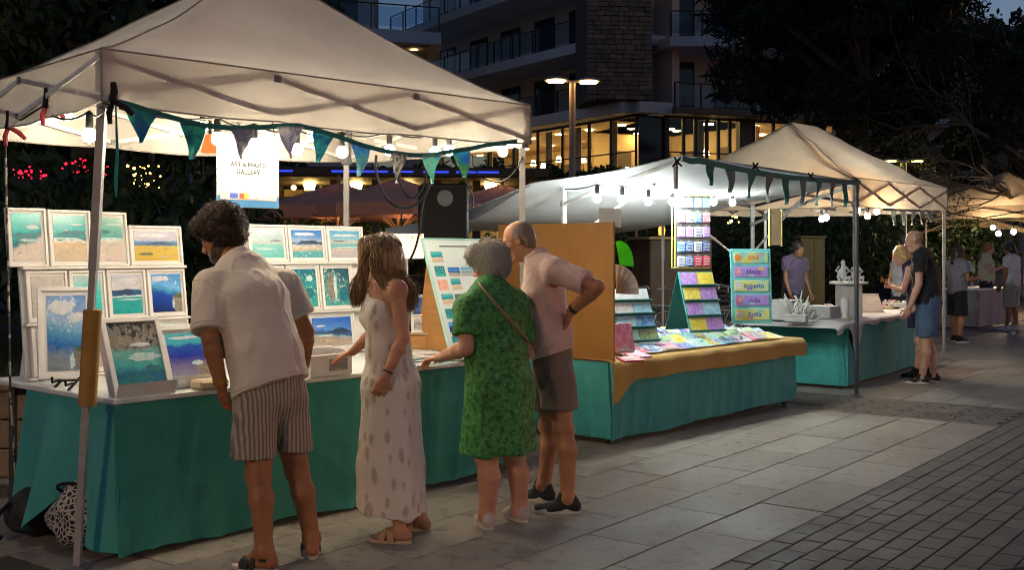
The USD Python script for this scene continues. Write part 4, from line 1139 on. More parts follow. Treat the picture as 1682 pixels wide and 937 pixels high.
for a, b, r in ((up(mL, 2.0), f2c.p(.05, .03, 2.30), .018), (up(mR, 1.9), f2c.p(W2 - .1, .05, 2.30), .018), (up(mL, 2.13), up(mR, 2.13), .016), (f2c.p(.02, .02, 2.31), f2c.p(W2, .02, 2.31), .016), (up(mL, 1.62), f2c.p(.9, .75, 2.20), .014), (up(mR, 1.55), f2c.p(W2 - .2, .5, 2.26), .014), (up(mR, 1.35), up(mR * .72 + mL * .28, 1.75), .012)):
    obj('frame_bar', tube([a, b], r, 8), STEEL, tent2)
for p in (up(mL, 2.0), up(mR, 1.9), up(mL, 1.63), f2c.p(.88, .76, 2.18)):
    obj('bar_joint', ball(p, .035), DKJ, tent2)
V3 = lambda p, k: np.array([p[0] * k, p[1] * k, CAM_H + (p[2] - CAM_H) * k])
sc_ = [onl(mL, mR, x, y) for x, y in ((981, 326), (1022, 328), (1065, 331), (1104, 331), (1140, 333), (1172, 332), (1203, 333))]
for p in sc_: p[:] = V3(p, .91)
light_string('string of seven ice white bulbs across the card stall', sc_, B_ICE, ends=(up(mL, 2.13), up(mR, 2.12)), drop=.015)
GRN = cloth('dark_green_flag', (.03, .15, .125), (.035, .17, .145), trans=.2)
GRY = cloth('grey_green_flag', (.12, .15, .15), (.14, .17, .17), trans=.2)
F2L = lambda px, py: onl(f2c.p(0, -.03, 0), f2c.p(W2, -.03, 0), px, py)
cd = [(1122, 260), (1135, 265), (1150, 264), (1200, 275), (1250, 285), (1300, 292), (1350, 296), (1385, 299), (1414, 300)]
cy = lambda x: np.interp(x, [c[0] for c in cd], [c[1] for c in cd])
fl = [(x, w, y) for x, w, y in ((1168, 17, 306), (1201, 17, 317), (1233, 16, 326), (1263, 15, 334), (1292, 13, 337), (1319, 12, 339), (1344, 11, 339), (1368, 10, 340), (1389, 9, 341), (1408, 8, 340))]
bunting('dark green and grey pennants along the front edge of the card stall canopy', [F2L(x, y) for x, y in cd], [(F2L(x - w / 2, cy(x)), F2L(x + w / 2, cy(x)), F2L(x - 2, y)) for x, w, y in fl], [GRN, GRN, GRY], band=.05)
for i, (px, py, l) in enumerate(((1240, 274, 'left of the cream tent peak'), (1331, 290, 'below the cream tent ridge'), (1112, 266, 'at the left front corner'))):
    c = F2L(px, py)
    t = thing('black_clamp', 'black clamp on the card stall canopy edge, ' + l, 'clamp', trans(c), 'black clamps on the canopy edge')
    obj('jaw', tube([c + [-.035, 0, -.04], c, c + [.03, 0, .035]], [.007, .012, .007], 6), BLACK, t)
    obj('handle', tube([c + [.04, 0, -.035], c, c + [-.02, 0, .04]], [.006, .010, .006], 6), BLACK, t)
sh = thing('hanging_tube', 'short grey tube hanging inside the front corner of the card stall canopy', 'tube', trans(F2L(1113, 272)))
obj('tube', tube([(0, .1, .0), (0, .1, -.18)], .018, 8), DKJ, sh, world=False)
obj('strap', tube([(0, .1, .05), (0.01, .1, 0)], .008, 5), BLACK, sh, world=False)

# ---- third stall: cream tent
T3B = np.array([6.36, 16.0])
f3c_u = np.array([.676, .737])
T3A = T3B - f3c_u * 3.0
t3 = Fr((*T3A, 0), u=f3c_u)
tent3 = thing('market_tent', 'cream pop-up market tent with folded peak behind the card stall', 'market tent', t3.M)
obj('canopy', canopy(T3A, t3, 3.0, 3.0, 2.16, 2.50, 3.42, .8, pw=1.15, seed=7, wr=.05), CANVAS3, tent3, smooth=40)
seams(tent3)
tent_frame(tent3, t3, 3.0, 3.0, 2.16, 2.50, 3.42, .8, mt=DARK, hanging=.32, w=.032)
light_string('warm and white bulbs under the front of the cream tent', [onl(T3A, T3B, x, y, -.8) for x, y in ((1408, 346), (1425, 355), (1440, 348))], B_WARM, ends=(onl(T3A, T3B, 1400, 335, -.8), onl(T3A, T3B, 1470, 335, -.8)), drop=.01, r=.04)
light_string('pair of cold white bulbs at the back of the cream tent', [P(1350, 360, 15.6), P(1357, 358, 15.9)], B_ICE, ends=(P(1330, 345, 15.6), P(1375, 340, 16.2)), drop=.01, r=.045)
F3L = lambda px, py: onl(T3A, T3B, px, py, .03)
bunting('row of pale grey pennants under the valance of the cream tent', [F3L(x, y) for x, y in ((1450, 344), (1500, 346), (1545, 348))], [(F3L(x - 5, 345), F3L(x + 5, 346), F3L(x, y)) for x, y in ((1468, 370), (1484, 371), (1499, 370), (1514, 369), (1528, 366))], [GRY, flagmat('flag_pale', (.35, .38, .37), (.25, .3, .3), (.4, .42, .4), 6)], band=.03)
TA3 = math.radians(35.3)
f3 = Fr((3.78, 12.5, 0), TA3)
trestle('trestle table of the white sculpture stall under the cream tent', f3, 3.3, 1.15, .76, TOPW)
cl3 = thing('table_cloth', 'blue teal cloth around the sculpture stall table', 'tablecloth', f3.M)
obj('front_fall', drape(f3, -.04, 3.33, -.008, .725, .04, .03, 6.0, amp=.02), TEAL2, cl3, smooth=True)
obj('left_fall', drape(f3, -.06, 1.15, 0, .725, .04, .03, 7.0, side=-.008, amp=.03), TEAL2, cl3, smooth=True)
OFFW = cloth('off_white_runner', (.55, .53, .52), (.48, .46, .45), weave=120, scale=3)
rn = thing('white_runner', 'off white cloth over the sculpture table hanging over its front corner', 'table runner', f3.M)
def run_(a, b):
    s = -.35 + 3.6 * a
    if b < .6: return f3.p(s, 1.1 - 1.12 * b / .6, .764 + .003 * math.sin(s * 7) - max(0, -s) * .15)
    q = (b - .6) / .4
    d = .05 + .26 * math.exp(-((s - .28) / .17) ** 2) + .03 * math.sin(s * 5) ** 2
    return f3.p(s, -.02 - .035 * min(1, q * 3) - .012 * math.sin(s * 19) * q, .764 - d * q - max(0, -s) * .15)
obj('cover', grid(run_, 80, 24, .003), OFFW, rn, smooth=50)

# ---- fourth stall at the right edge
f4_u = np.array([.70, .71]); T4A = np.array([12.7, 26.0])
t4 = Fr((*T4A, 0), u=f4_u)
tent4 = thing('market_tent', 'distant pale market tent at the right edge of the photograph', 'market tent', t4.M)
obj('canopy', canopy(T4A, t4, 3.0, 3.0, 2.42, 2.70, 3.62, .3, pw=1.1, seed=11, wr=.03), CANVAS3, tent4, smooth=40)
seams(tent4)
tent_frame(tent4, t4, 3.0, 3.0, 2.42, 2.70, 3.62, .3, mt=DARK, hanging=.3)
light_string('three warm bulbs under the distant tent at the right edge', [P(1631, 374, 27.2), P(1640, 384, 27.0), P(1665, 381, 26.8)], B_WARM, ends=(P(1615, 360, 27.4), P(1690, 362, 26.6)), drop=.01, r=.065)
f4 = Fr((9.55, 22.5, 0), u=f4_u)
trestle('table with grey cloth under the distant tent', f4, 2.2, .9, .80, TOPW)
cl4 = thing('table_cloth', 'grey cloth hanging around the distant stall table', 'tablecloth', f4.M)
GCL = cloth('grey_cloth', (.30, .29, .29), (.25, .24, .24), scale=3)
obj('front_fall', drape(f4, -.04, 2.2, -.008, .765, .03, .03, 8.0, amp=.03, n=40), GCL, cl4, smooth=True)
obj('left_fall', drape(f4, -.06, .9, 0, .765, .03, .03, 9.0, side=-.008, amp=.03, n=30), GCL, cl4, smooth=True)
# ---------------------------------------------------------------- framed seascapes
def art(name, stops, warp=.12, wscale=4.0, specks=None, diag=0.0, spx=4.5, band=None):
    """A printed picture in its own UVs: bands from bottom to top with wandering edges, fine mottling and a glossy front."""
    n = {'uv': ('texture_coordinate', {}), 'sp': ('separate_xyz', {}), 'n1': ('noise_texture', dict(scale=wscale, detail=9.0, roughness=.68, distortion=.5)), 'n2': ('noise_texture', dict(scale=spx, detail=6.0, roughness=.62, distortion=1.2)),
         'o2': ('mapping', dict(scale=(1.0, 2.3, 1.0))), 'off': ('mapping', dict(location=(len(name) * 1.37 % 7, sum(map(ord, name)) % 9, 0))),
         'a': ('math', dict(math_type='multiply_add', value2=warp)), 'dg': ('math', dict(math_type='multiply_add', value2=diag)), 's': ('math', dict(math_type='subtract', value2=warp / 2 + diag / 2)),
         'r': ('rgb_ramp', {'ramp': stops}), 'r2': ('rgb_ramp', {'ramp': [(.3, (.45, .52, .56)), (.48, (1, 1, 1)), (.54, (1.05, 1.03, 1.0)), (.68, (1.6, 1.5, 1.4))]}), 'm': ('mix', dict(mix_type='multiply', fac=.5)),
         'p': ('principled_bsdf', dict(roughness=.22, specular_ior_level=.5, coat_weight=.4, coat_roughness=.02))}
    l = [('uv.UV', 'sp.vector'), ('uv.UV', 'off.vector'), ('off.vector', 'n1.vector'), ('off.vector', 'o2.vector'), ('o2.vector', 'n2.vector'), ('n1.fac', 'a.value1'), ('sp.y', 'a.value3'), ('sp.x', 'dg.value1'), ('a.value', 'dg.value3'), ('dg.value', 's.value1'), ('s.value', 'r.fac'),
         ('r.color', 'm.color1'), ('n2.fac', 'r2.fac'), ('r2.color', 'm.color2')]
    last = 'm.color'
    if specks:
        n['n3'] = ('noise_texture', dict(scale=specks[1], detail=5.0, roughness=.7)); n['r3'] = ('rgb_ramp', {'ramp': [(specks[2], (0, 0, 0)), (specks[2] + .04, (1, 1, 1))]})
        n['mk'] = ('rgb_ramp', {'ramp': [(max(0, specks[3] - .05), (1, 1, 1)), (specks[3] + .05, (0, 0, 0))] if specks[4] < 0 else [(max(0, specks[3] - .05), (0, 0, 0)), (specks[3] + .05, (1, 1, 1))]})
        n['mm'] = ('mix', dict(mix_type='multiply', fac=1.0)); n['m3'] = ('mix', dict(color2=specks[0]))
        l += [('off.vector', 'n3.vector'), ('n3.fac', 'r3.fac'), ('s.value', 'mk.fac'), ('r3.color', 'mm.color1'), ('mk.color', 'mm.color2'), (last, 'm3.color1'), ('mm.color', 'm3.fac')]
        last = 'm3.color'
    l.append((last, 'p.base_color'))
    MATS[name] = usdkit.material(stage, '/World/Looks/' + name, n, l, surface='p.BSDF')
    return MATS[name]
SAND, PSAND, TEALW, DTEAL, TURQ, SKYB, DBLUE, WHT = (.62, .50, .36), (.66, .60, .54), (.012, .43, .46), (.005, .15, .23), (.07, .62, .60), (.15, .46, .86), (.004, .06, .42), (.85, .85, .85)
A_aerial = art('print_aerial_beach', [(0, PSAND), (.33, PSAND), (.40, (.1, .25, .28)), (.46, DTEAL), (.6, TEALW), (1, TURQ)], .35, 3.2, ((.10, .12, .13), 26, .60, .45, -1), diag=-.25)
A_wave = art('print_wave_beach', [(0, (.60, .52, .40)), (.40, (.66, .50, .36)), (.44, WHT), (.48, (.03, .22, .26)), (.7, TEALW), (1, (.15, .5, .5))], .28, 4.0, (WHT, 14, .60, .5, 1))
A_pale = art('print_pale_green_sea', [(0, (.62, .55, .50)), (.42, (.6, .54, .48)), (.47, WHT), (.52, (.05, .32, .32)), (.75, (.14, .46, .42)), (1, (.32, .55, .50))], .22, 4.5, (WHT, 12, .62, .5, 1))
A_field = art('print_yellow_field', [(0, (.62, .42, .03)), (.48, (.60, .45, .08)), (.52, (.04, .16, .36)), (.64, (.12, .30, .58)), (.68, (.45, .45, .58)), (1, (.55, .55, .68))], .14, 5, ((.6, .6, .6), 18, .62, .48, -1))
A_sketch = art('print_grey_sketch', [(0, (.45, .43, .41)), (1, (.55, .53, .5))], .5, 5, ((.15, .15, .15), 22, .6, .7, -1))
A_teal2 = art('print_teal_column', [(0, TEALW), (.6, TURQ), (1, (.5, .6, .6))], .3, 4)
A_island = art('print_island_bay', [(0, (.02, .36, .36)), (.42, (.03, .42, .42)), (.44, WHT), (.47, (.02, .10, .24)), (.60, (.03, .14, .30)), (.62, (.62, .60, .66)), (1, (.55, .6, .72))], .14, 3.2, ((.75, .72, .74), 6, .58, .7, 1))
A_blue = art('print_blue_cove', [(0, (.005, .02, .16)), (.42, DBLUE), (.55, (.05, .28, .55)), (.7, SKYB), (1, (.06, .25, .62))], .35, 2.6, (WHT, 6, .60, .66, 1), diag=.15)
A_cloud = art('print_blue_clouds', [(0, (.22, .25, .28)), (.18, (.22, .28, .36)), (.3, (.02, .14, .46)), (.52, (.10, .35, .58)), (.7, (.35, .52, .74)), (1, (.08, .24, .62))], .45, 2.6, ((.7, .75, .8), 5, .56, .5, 1), diag=.1)
A_rock = art('print_rocks_turquoise', [(0, (.01, .10, .22)), (.25, (.02, .16, .30)), (.36, (.05, .40, .42)), (.58, (.16, .44, .42)), (.62, (.3, .28, .26)), (1, (.22, .2, .19))], .22, 3.5, ((.04, .04, .04), 9, .5, .6, 1))
A_deep = art('print_deep_blue_shore', [(0, (.30, .28, .36)), (.3, (.16, .15, .36)), (.5, (.01, .03, .42)), (.72, (.02, .10, .5)), (.76, (.05, .40, .55)), (1, (.1, .5, .6))], .2, 3.0, ((.55, .5, .45), 10, .62, .3, -1))
A_calm = art('print_calm_pale_sea', [(0, (.12, .50, .50)), (.45, (.24, .58, .56)), (.55, (.5, .52, .48)), (.6, (.4, .55, .62)), (1, (.5, .66, .74))], .12, 3)
A_harbour = art('print_white_harbour', [(0, (.06, .34, .42)), (.2, (.10, .42, .46)), (.3, (.55, .45, .36)), (.42, (.6, .55, .5)), (.5, (.03, .15, .32)), (.6, (.35, .45, .62)), (.8, (.08, .28, .66)), (1, (.05, .2, .58))], .2, 4, (WHT, 10, .58, .35, -1))
A_beach = art('print_soft_beach', [(0, (.45, .42, .48)), (.3, (.55, .48, .45)), (.42, (.1, .45, .5)), (.6, (.55, .5, .5)), (.7, (.2, .5, .66)), (1, (.12, .4, .64))], .12, 3)
A_reef = art('print_green_reef', [(0, (.03, .38, .34)), (.5, (.02, .28, .30)), (1, (.02, .16, .24))], .9, 4.0, ((.3, .6, .52), 9, .56, .9, -1))
A_cliff = art('print_teal_cliff', [(0, (.05, .36, .34)), (.5, (.04, .22, .22)), (1, (.02, .10, .14))], .9, 3.0, ((.5, .5, .44), 9, .54, .9, -1), diag=.6)
A_bay = art('print_blue_sky_beach', [(0, (.50, .42, .36)), (.34, (.45, .38, .34)), (.4, (.16, .36, .5)), (.47, (.03, .06, .16)), (.6, (.08, .26, .66)), (1, (.03, .14, .58))], .3, 2.6, diag=.12)
A_bw = art('print_black_white', [(0, (.5, .5, .5)), (.5, (.3, .3, .32)), (1, (.62, .62, .62))], .5, 4, ((.08, .08, .08), 5, .56, .6, -1))
FRAMEW = M_('white_frame', (.80, .79, .77), .4, (.74, .73, .71), 6.0)
MOUNT = M_('mount_card', (.78, .77, .75), .8)

def frame_mesh(w, h, b, dp):
    o = [(-w / 2, 0), (w / 2, 0), (w / 2, h), (-w / 2, h)]
    i = [(-w / 2 + b, b), (w / 2 - b, b), (w / 2 - b, h - b), (-w / 2 + b, h - b)]
    c = .003
    rings = [[(x, dp, z) for x, z in o], [(x, c, z) for x, z in o], [(x * (1 - 2 * c / w), 0, h / 2 + (z - h / 2) * (1 - 2 * c / h)) for x, z in o], [(x, 0, z) for x, z in i], [(x, .012, z) for x, z in i]]
    v = np.array([p for r in rings for p in r]); f = []
    for k in range(len(rings) - 1):
        for j in range(4):
            a, b_ = k * 4 + j, k * 4 + (j + 1) % 4
            f += [(a, b_, b_ + 4), (a, b_ + 4, a + 4)]
    f += [(0, 2, 1), (0, 3, 2)]
    return trimesh.Trimesh(v, f, process=False)

PC = lambda nm, c, c2=None, sc=40.0: M_('print_' + nm, c, .3, c2 or tuple(v * .6 for v in c), sc, coat=.4)
_rk, _gr, _cl, _is, _bo, _fo, _sn, _dk = PC('rock', (.30, .27, .22)), PC('scrub', (.10, .16, .06)), PC('cloud', (.74, .76, .80), (.55, .6, .7), 25), PC('far_island', (.03, .07, .16)), PC('boat', (.8, .78, .75)), PC('foam', (.7, .8, .8), (.3, .6, .62), 55), PC('dune', (.66, .52, .36)), PC('dark_reef', (.01, .12, .18), (.02, .22, .26), 40)
SHAPES = {
 'print_aerial_beach': (('b', _dk, -.1, .52, .35, .06), ('b', _fo, .1, .44, .4, .03), ('b', _fo, .2, .72, .22, .05), ('b', _rk, -.3, .18, .05, .02)),
 'print_wave_beach': (('b', _dk, .15, .62, .35, .05), ('b', _fo, -.1, .49, .45, .025), ('b', _fo, .2, .80, .25, .02)),
 'print_pale_green_sea': (('b', _fo, 0, .50, .5, .03), ('b', _dk, -.2, .66, .22, .04), ('b', _fo, .15, .83, .3, .02)),
 'print_yellow_field': (('horizon', _is, .1, .55, .38, .07), ('b', _cl, -.1, .85, .35, .06), ('b', _gr, -.25, .22, .2, .04), ('b', _sn, .2, .12, .22, .03)),
 'print_island_bay': (('horizon', _is, -.12, .52, .36, .10), ('b', _cl, .1, .85, .3, .06), ('b', _fo, .1, .36, .35, .02)),
 'print_blue_cove': (('b', _rk, .42, .22, .24, .26), ('b', _gr, .45, .42, .2, .08), ('b', _cl, -.2, .88, .3, .07), ('b', _fo, .2, .2, .04, .12)),
 'print_blue_clouds': (('b', _cl, -.15, .84, .3, .10), ('b', _cl, .25, .70, .22, .06), ('b', _rk, .40, .14, .30, .16), ('b', _gr, .44, .27, .2, .05), ('b', _fo, .12, .12, .06, .10)),
 'print_rocks_turquoise': (('b', _dk, -.1, .16, .35, .10), ('b', _fo, .15, .48, .32, .06), ('b', _dk, .28, .3, .16, .06), ('b', _rk, -.3, .72, .2, .1), ('b', _cl, .1, .66, .2, .03)),
 'print_deep_blue_shore': (('b', _rk, .40, .18, .22, .2), ('b', _fo, .2, .34, .14, .05), ('b', _cl, .0, .9, .4, .03)),
 'print_calm_pale_sea': (('horizon', _is, .25, .58, .2, .04), ('b', _fo, -.1, .3, .35, .03), ('b', _cl, -.1, .85, .3, .05)),
 'print_white_harbour': (('horizon', _is, .1, .5, .42, .12), ('b', _bo, .2, .44, .07, .02), ('b', _bo, -.05, .42, .06, .018), ('b', _bo, .36, .47, .05, .018), ('b', _sn, -.3, .28, .2, .05), ('b', _cl, -.1, .85, .32, .06)),
 'print_soft_beach': (('b', _cl, 0, .82, .4, .05), ('b', _fo, .05, .38, .4, .02), ('horizon', _is, -.2, .6, .25, .03)),
 'print_green_reef': (('b', _dk, -.2, .7, .2, .1), ('b', _dk, .2, .35, .18, .14), ('b', _fo, -.1, .3, .12, .14), ('b', _fo, .25, .75, .12, .08)),
 'print_teal_cliff': (('b', _rk, -.25, .5, .14, .4), ('b', _fo, -.08, .5, .06, .38), ('b', _dk, .25, .3, .2, .2)),
 'print_blue_sky_beach': (('horizon', _is, .2, .44, .32, .16), ('b', _sn, -.2, .2, .3, .06), ('b', _fo, -.2, .38, .25, .03), ('b', _cl, -.3, .72, .12, .03)),
}

def picture(label, o, ang, w, h, mt, tilt=8, b=.016, mount=.03, dp=.028, group=None, lip=False, fm=None):
    """A framed print standing at o (the middle of its lower edge), facing out to the left of ang, leaning back by tilt degrees."""
    M = trans(o) @ Fr((0, 0, 0), ang).M @ rotx(-math.radians(tilt))
    t = thing('framed_picture', label, 'framed picture', M, group)
    obj('frame', frame_mesh(w, h, b, dp), fm or FRAMEW, t, world=False)
    obj('mount', bx(-w / 2 + b, w / 2 - b, .0125, .016, b, h - b), MOUNT, t, world=False)
    x, z0, z1 = w / 2 - b - mount, b + mount, h - b - mount
    v = np.array([(-x, .0095, z0), (x, .0095, z0), (x, .0095, z1), (-x, .0095, z1), (-x, .0124, z0), (x, .0124, z0), (x, .0124, z1), (-x, .0124, z1)])
    f = [(0, 1, 2), (0, 2, 3), (0, 4, 5), (0, 5, 1), (1, 5, 6), (1, 6, 2), (2, 6, 7), (2, 7, 3), (3, 7, 4), (3, 4, 0)]
    u = np.array([(0, 0), (1, 0), (1, 1), (0, 1)] * 2, float)
    u[:, 0] *= w / h if w > h else 1.0
    obj('print', trimesh.Trimesh(v, f, process=False), mt, t, uv=u, world=False)
    shapes = SHAPES.get(mt.GetPath().name, ())
    rs = random.Random(sum(map(ord, label)))
    for q, (kind, col, cx, cz, sw, shh) in enumerate(shapes):
        n_ = 26; pl = []
        for k in range(n_):
            a = 2 * PI * k / n_
            rr = 1 + rs.uniform(-.22, .22)
            X_, Z_ = cx + sw * math.cos(a) * rr, cz + shh * math.sin(a) * rr
            if kind == 'horizon' and math.sin(a) < 0: Z_ = cz
            pl.append((min(.5, max(-.5, X_)) * 2 * x, z0 + min(1, max(0, Z_)) * (z1 - z0)))
        c0 = np.mean(pl, 0)
        vv_ = np.array([(c0[0], .0093 - .0003 * q, c0[1])] + [(a_, .0093 - .0003 * q, b_) for a_, b_ in pl])
        obj('printed_shape', trimesh.Trimesh(vv_, [(0, k + 1, (k + 1) % n_ + 1) for k in range(n_)], process=False), col, t, world=False)
    if lip:
        obj('tray_lip', trimesh.Trimesh(np.array([(-w / 2, -.002, 0), (w / 2, -.002, 0), (w / 2, -.05, .05), (-w / 2, -.05, .05), (-w / 2, -.002, -.006), (w / 2, -.002, -.006), (w / 2, -.056, .048), (-w / 2, -.056, .048)]), [(0, 1, 2), (0, 2, 3), (4, 6, 5), (4, 7, 6), (2, 6, 7), (2, 7, 3), (0, 3, 7), (0, 7, 4), (1, 5, 6), (1, 6, 2)], process=False), fm or FRAMEW, t, world=False)
    return t

BL_ = np.array([-2.71, 6.28])
uu = np.array([math.sin(TA1), math.cos(TA1)]); vv = np.array([-uu[1], uu[0]])
def rk(s, z, tilt=8.0, fwd=0.0):
    """A point on the leaning picture racks: s along the row, z the height."""
    p = BL_ + uu * s + vv * ((z - .82) * math.tan(math.radians(tilt)) - fwd)
    return np.array([p[0], p[1], z])
def rack(label, s0, s1, rows, ztop):
    t = thing('display_rack', label, 'display rack', trans(rk((s0 + s1) / 2, .82)) @ Fr((0, 0, 0), TA1).M @ rotx(-math.radians(8)))
    L = s1 - s0
    obj('back_board', bx(-L / 2, L / 2, .034, .05, 0.001, (ztop - .82) / math.cos(math.radians(8))), WHITE, t, world=False)
    for z in rows:
        zz = (z - .82) / math.cos(math.radians(8))
        obj('ledge', rbox(-L / 2, L / 2, -.02, .0335, zz - .016, zz - .001, .003), WHITE, t, world=False)
    for x in (-L / 2 + .1, L / 2 - .1):
        obj('rear_strut', bar((x, .05, .6), (x, .32, -.06), .03), WHITE, t, world=False)
rack('white leaning rack of framed seascapes at the left of the table', -.06, 1.01, (.84, 1.15, 1.475), 1.66)
rack('white leaning rack of framed seascapes behind the two left visitors', 1.5, 2.58, (.84, 1.14, 1.49), 1.66)
row = [
 ('framed aerial print of turquoise sea and pale sand, first in the top row', -.13, .11, 1.478, .345, A_aerial),
 ('framed print of a teal wave on tan sand, second in the top row', .115, .385, 1.478, .34, A_wave),
 ('framed print of a pale green sea, third in the top row', .39, .625, 1.478, .335, A_pale),
 ('framed landscape print of a yellow field and lilac sky', .63, 1.005, 1.478, .255, A_field),
 ('framed grey sketch half hidden behind the big leaning cloud picture', -.04, .215, 1.153, .305, A_sketch),
 ('framed teal print partly hidden by the front tent leg', .22, .455, 1.153, .305, A_teal2),
 ('framed print of a turquoise bay with a dark blue island', .46, .725, 1.153, .305, A_island),
 ('framed print of a deep blue cove beside rocks', .73, 1.005, 1.153, .305, A_blue),
 ('framed grey print low behind the big leaning cloud picture', -.03, .215, .843, .295, A_bw),
 ('framed white print low behind the rocks canvas', .22, .455, .843, .295, A_sketch),
 ('framed pale print low between the two box canvases', .46, .725, .843, .295, A_bw),
 ('framed pale sea print low behind the curly haired man', .73, 1.005, .843, .295, A_calm),
 ('framed print of a calm pale turquoise sea, left in the right top row', 1.515, 1.85, 1.493, .265, A_calm),
 ('framed print of a harbour with white boats', 1.855, 2.2, 1.493, .265, A_harbour),
 ('framed print of a soft pastel beach beside the long haired woman', 2.205, 2.56, 1.493, .265, A_beach),
 ('framed print hidden mostly by the curly haired man', 1.52, 1.80, 1.143, .33, A_island),
 ('framed print of a green reef seen from above', 1.805, 2.11, 1.143, .335, A_reef),
 ('framed print of teal cliffs beside the long hair', 2.115, 2.42, 1.143, .335, A_cliff),
 ('framed landscape print of a beach under a deep blue sky', 1.97, 2.40, .85, .275, A_bay)]
for lab, a, b, z, h, mt in row:
    land = (b - a) > h
    picture(lab, rk((a + b) / 2, z, fwd=.0), TA1, b - a - .006, h, mt, mount=.016 if not land else .018, b=.015)
# the big ones standing in front
easel_p = Gz(112, 618, .84)
picture('large white framed print of blue clouds leaning on a small black easel', P(112, 622, 6.02), math.radians(64), .30, .53, A_cloud, tilt=20, b=.022, mount=.026, dp=.03)
ez = thing('plate_easel', 'small black easel holding the large cloud picture', 'easel', trans(P(108, 640, 5.95)))
for px in (90, 112):
    q = Gz(px, 637 if px < 100 else 642, .822)
    obj('leg', tube([q, q + [.03, .12, .07], q + [.06, .26, .30]], .008, 6), BLACK, ez)
    obj('hook', tube([q + [.01, .04, .035], q + [-.005, -.02, .03], q + [-.005, -.025, .06]], .007, 6), BLACK, ez)
q0, q1 = Gz(90, 637, .822), Gz(142, 634, .822)
obj('cross_bar', tube([q0 + [0, .05, .03], q1 + [0, .05, .03]], .007, 6), BLACK, ez)
obj('rear_leg', tube([q0 + [.1, .28, .29], q0 + [.22, .42, .0]], .007, 6), BLACK, ez)
picture('thick white box canvas of grey rocks over turquoise water with a lip', P(240, 640, 5.66) * [1, 1, 0] + [0, 0, .826], math.radians(42), .335, .43, A_rock, tilt=23, b=.028, mount=.0, dp=.06, lip=True)
picture('thick white box canvas of deep blue sea beside the man\'s elbow', P(322, 632, 6.0) * [1, 1, 0] + [0, 0, .826], math.radians(42), .33, .36, A_deep, tilt=22, b=.028, mount=.02, dp=.06, lip=True)
# white tray box with a small picture
tb = Gz(545, 618, .822)
tray = thing('white_box', 'white open box on the table front left of the long haired woman', 'box', trans(tb) @ Fr((0, 0, 0), TA1).M)
obj('body', [rbox(-.16, .16, 0, .012, 0, .13, .003), rbox(-.16, .16, .19, .20, 0, .16, .003), rbox(-.16, -.15, .0125, .1895, 0, .145, .003), rbox(.15, .16, .0125, .1895, 0, .145, .003), rbox(-.149, .149, .0125, .1895, 0.001, .01, .002)], WHITE, tray, world=False)
for k in range(5): obj('card', bx(-.13, .13, .04 + .03 * k, .043 + .03 * k, .011, .15 + .006 * (k % 2)), MOUNT, tray, world=False)
obj('label_card', bx(-.02, .12, -.004, -.001, .03, .10), M_('grey_print_card', (.45, .43, .42), .6, (.15, .14, .14), 40.0), tray, world=False)
tb = Gz(484, 618, .822)
bk = thing('wooden_box', 'low pale wooden box on the table right of the curly haired man', 'box', trans(tb) @ Fr((0, 0, 0), TA1).M)
PALEW = M_('pale_wood', (.45, .33, .20), .6, (.38, .27, .15), 5.0, stretch=(1, 8, 8))
obj('body', rbox(-.14, .10, 0, .16, 0, .05, .004), PALEW, bk, world=False)
obj('lid', rbox(-.145, .105, -.005, .165, .052, .066, .003), WHITE, bk, world=False)
tp = Gz(352, 640, .822)
hz = thing('paper_bag', 'small beige paper parcel on the table by the man\'s hand', 'parcel', trans(tp) @ Fr((0, 0, 0), TA1).M)
obj('body', rbox(-.08, .10, 0, .12, 0, .05, .012), M_('parcel_paper', (.5, .40, .27), .8), hz, world=False)
obj('flap', rbox(-.06, .08, -.006, -.001, .01, .04, .002), M_('parcel_paper', (.5, .40, .27), .8), hz, world=False)
# prints lying on the table on the right part
r = random.Random(14)
lying = [(700, 573, .3), (720, 583, -.2), (738, 570, .1), (690, 590, .5), (712, 598, .2), (760, 588, 0), (668, 588, .3)]
for i, (px, py, a) in enumerate(lying):
    q = Gz(px, py, .823 + .003 * i)
    t = thing('loose_print', 'loose flat print of %s beside the hand of the woman in green' % ('a calm pale sea', 'a grey sketch', 'a blue sky beach', 'a pastel beach', 'a dark blue island', 'a teal wave', 'a green sea')[i], 'print', trans(q) @ rotz(a + .8), 'loose prints on the white table')
    m = bx(-.15, .15, -.1, .1, 0, .002)
    obj('sheet', m, MOUNT, t, world=False)
    v = np.array([(-.13, -.085, .0025), (.13, -.085, .0025), (.13, .085, .0025), (-.13, .085, .0025)])
    obj('print', trimesh.Trimesh(v, [(0, 1, 2), (0, 2, 3)], process=False), (A_calm, A_bw, A_bay, A_beach, A_island, A_wave, A_pale)[i], t, uv=np.array([(0, 0), (1.3, 0), (1.3, 1), (0, 1)], float), world=False)

# tilted board of small photographs with its plywood prop
PLY = M_('plywood', (.42, .20, .06), .5, (.34, .155, .045), 3.0, stretch=(1, 1, 6), coat=.05)
eb = f1.p(2.90, .47, .823)
EA = math.radians(47)
pb = thing('photo_board', 'tilted white board covered with small seascape photographs', 'display board', trans(eb) @ Fr((0, 0, 0), EA).M @ rotx(-math.radians(22)))
BW_, BH_ = .56, .90
obj('board', rbox(0, BW_, 0, .015, 0, BH_, .003), M_('pale_board', (.66, .74, .72), .5), pb, world=False)
obj('edge_trim', [rbox(-.012, -.001, -.004, .02, 0, BH_, .002), rbox(-.012, BW_ + .012, -.004, .02, BH_ + .001, BH_ + .012, .002)], M_('mint_trim', (.36, .62, .58), .5), pb, world=False)
rr = random.Random(6)
arts = [A_calm, A_blue, A_teal2, A_harbour, A_reef, A_deep, A_bay, A_beach, A_wave, A_rock]
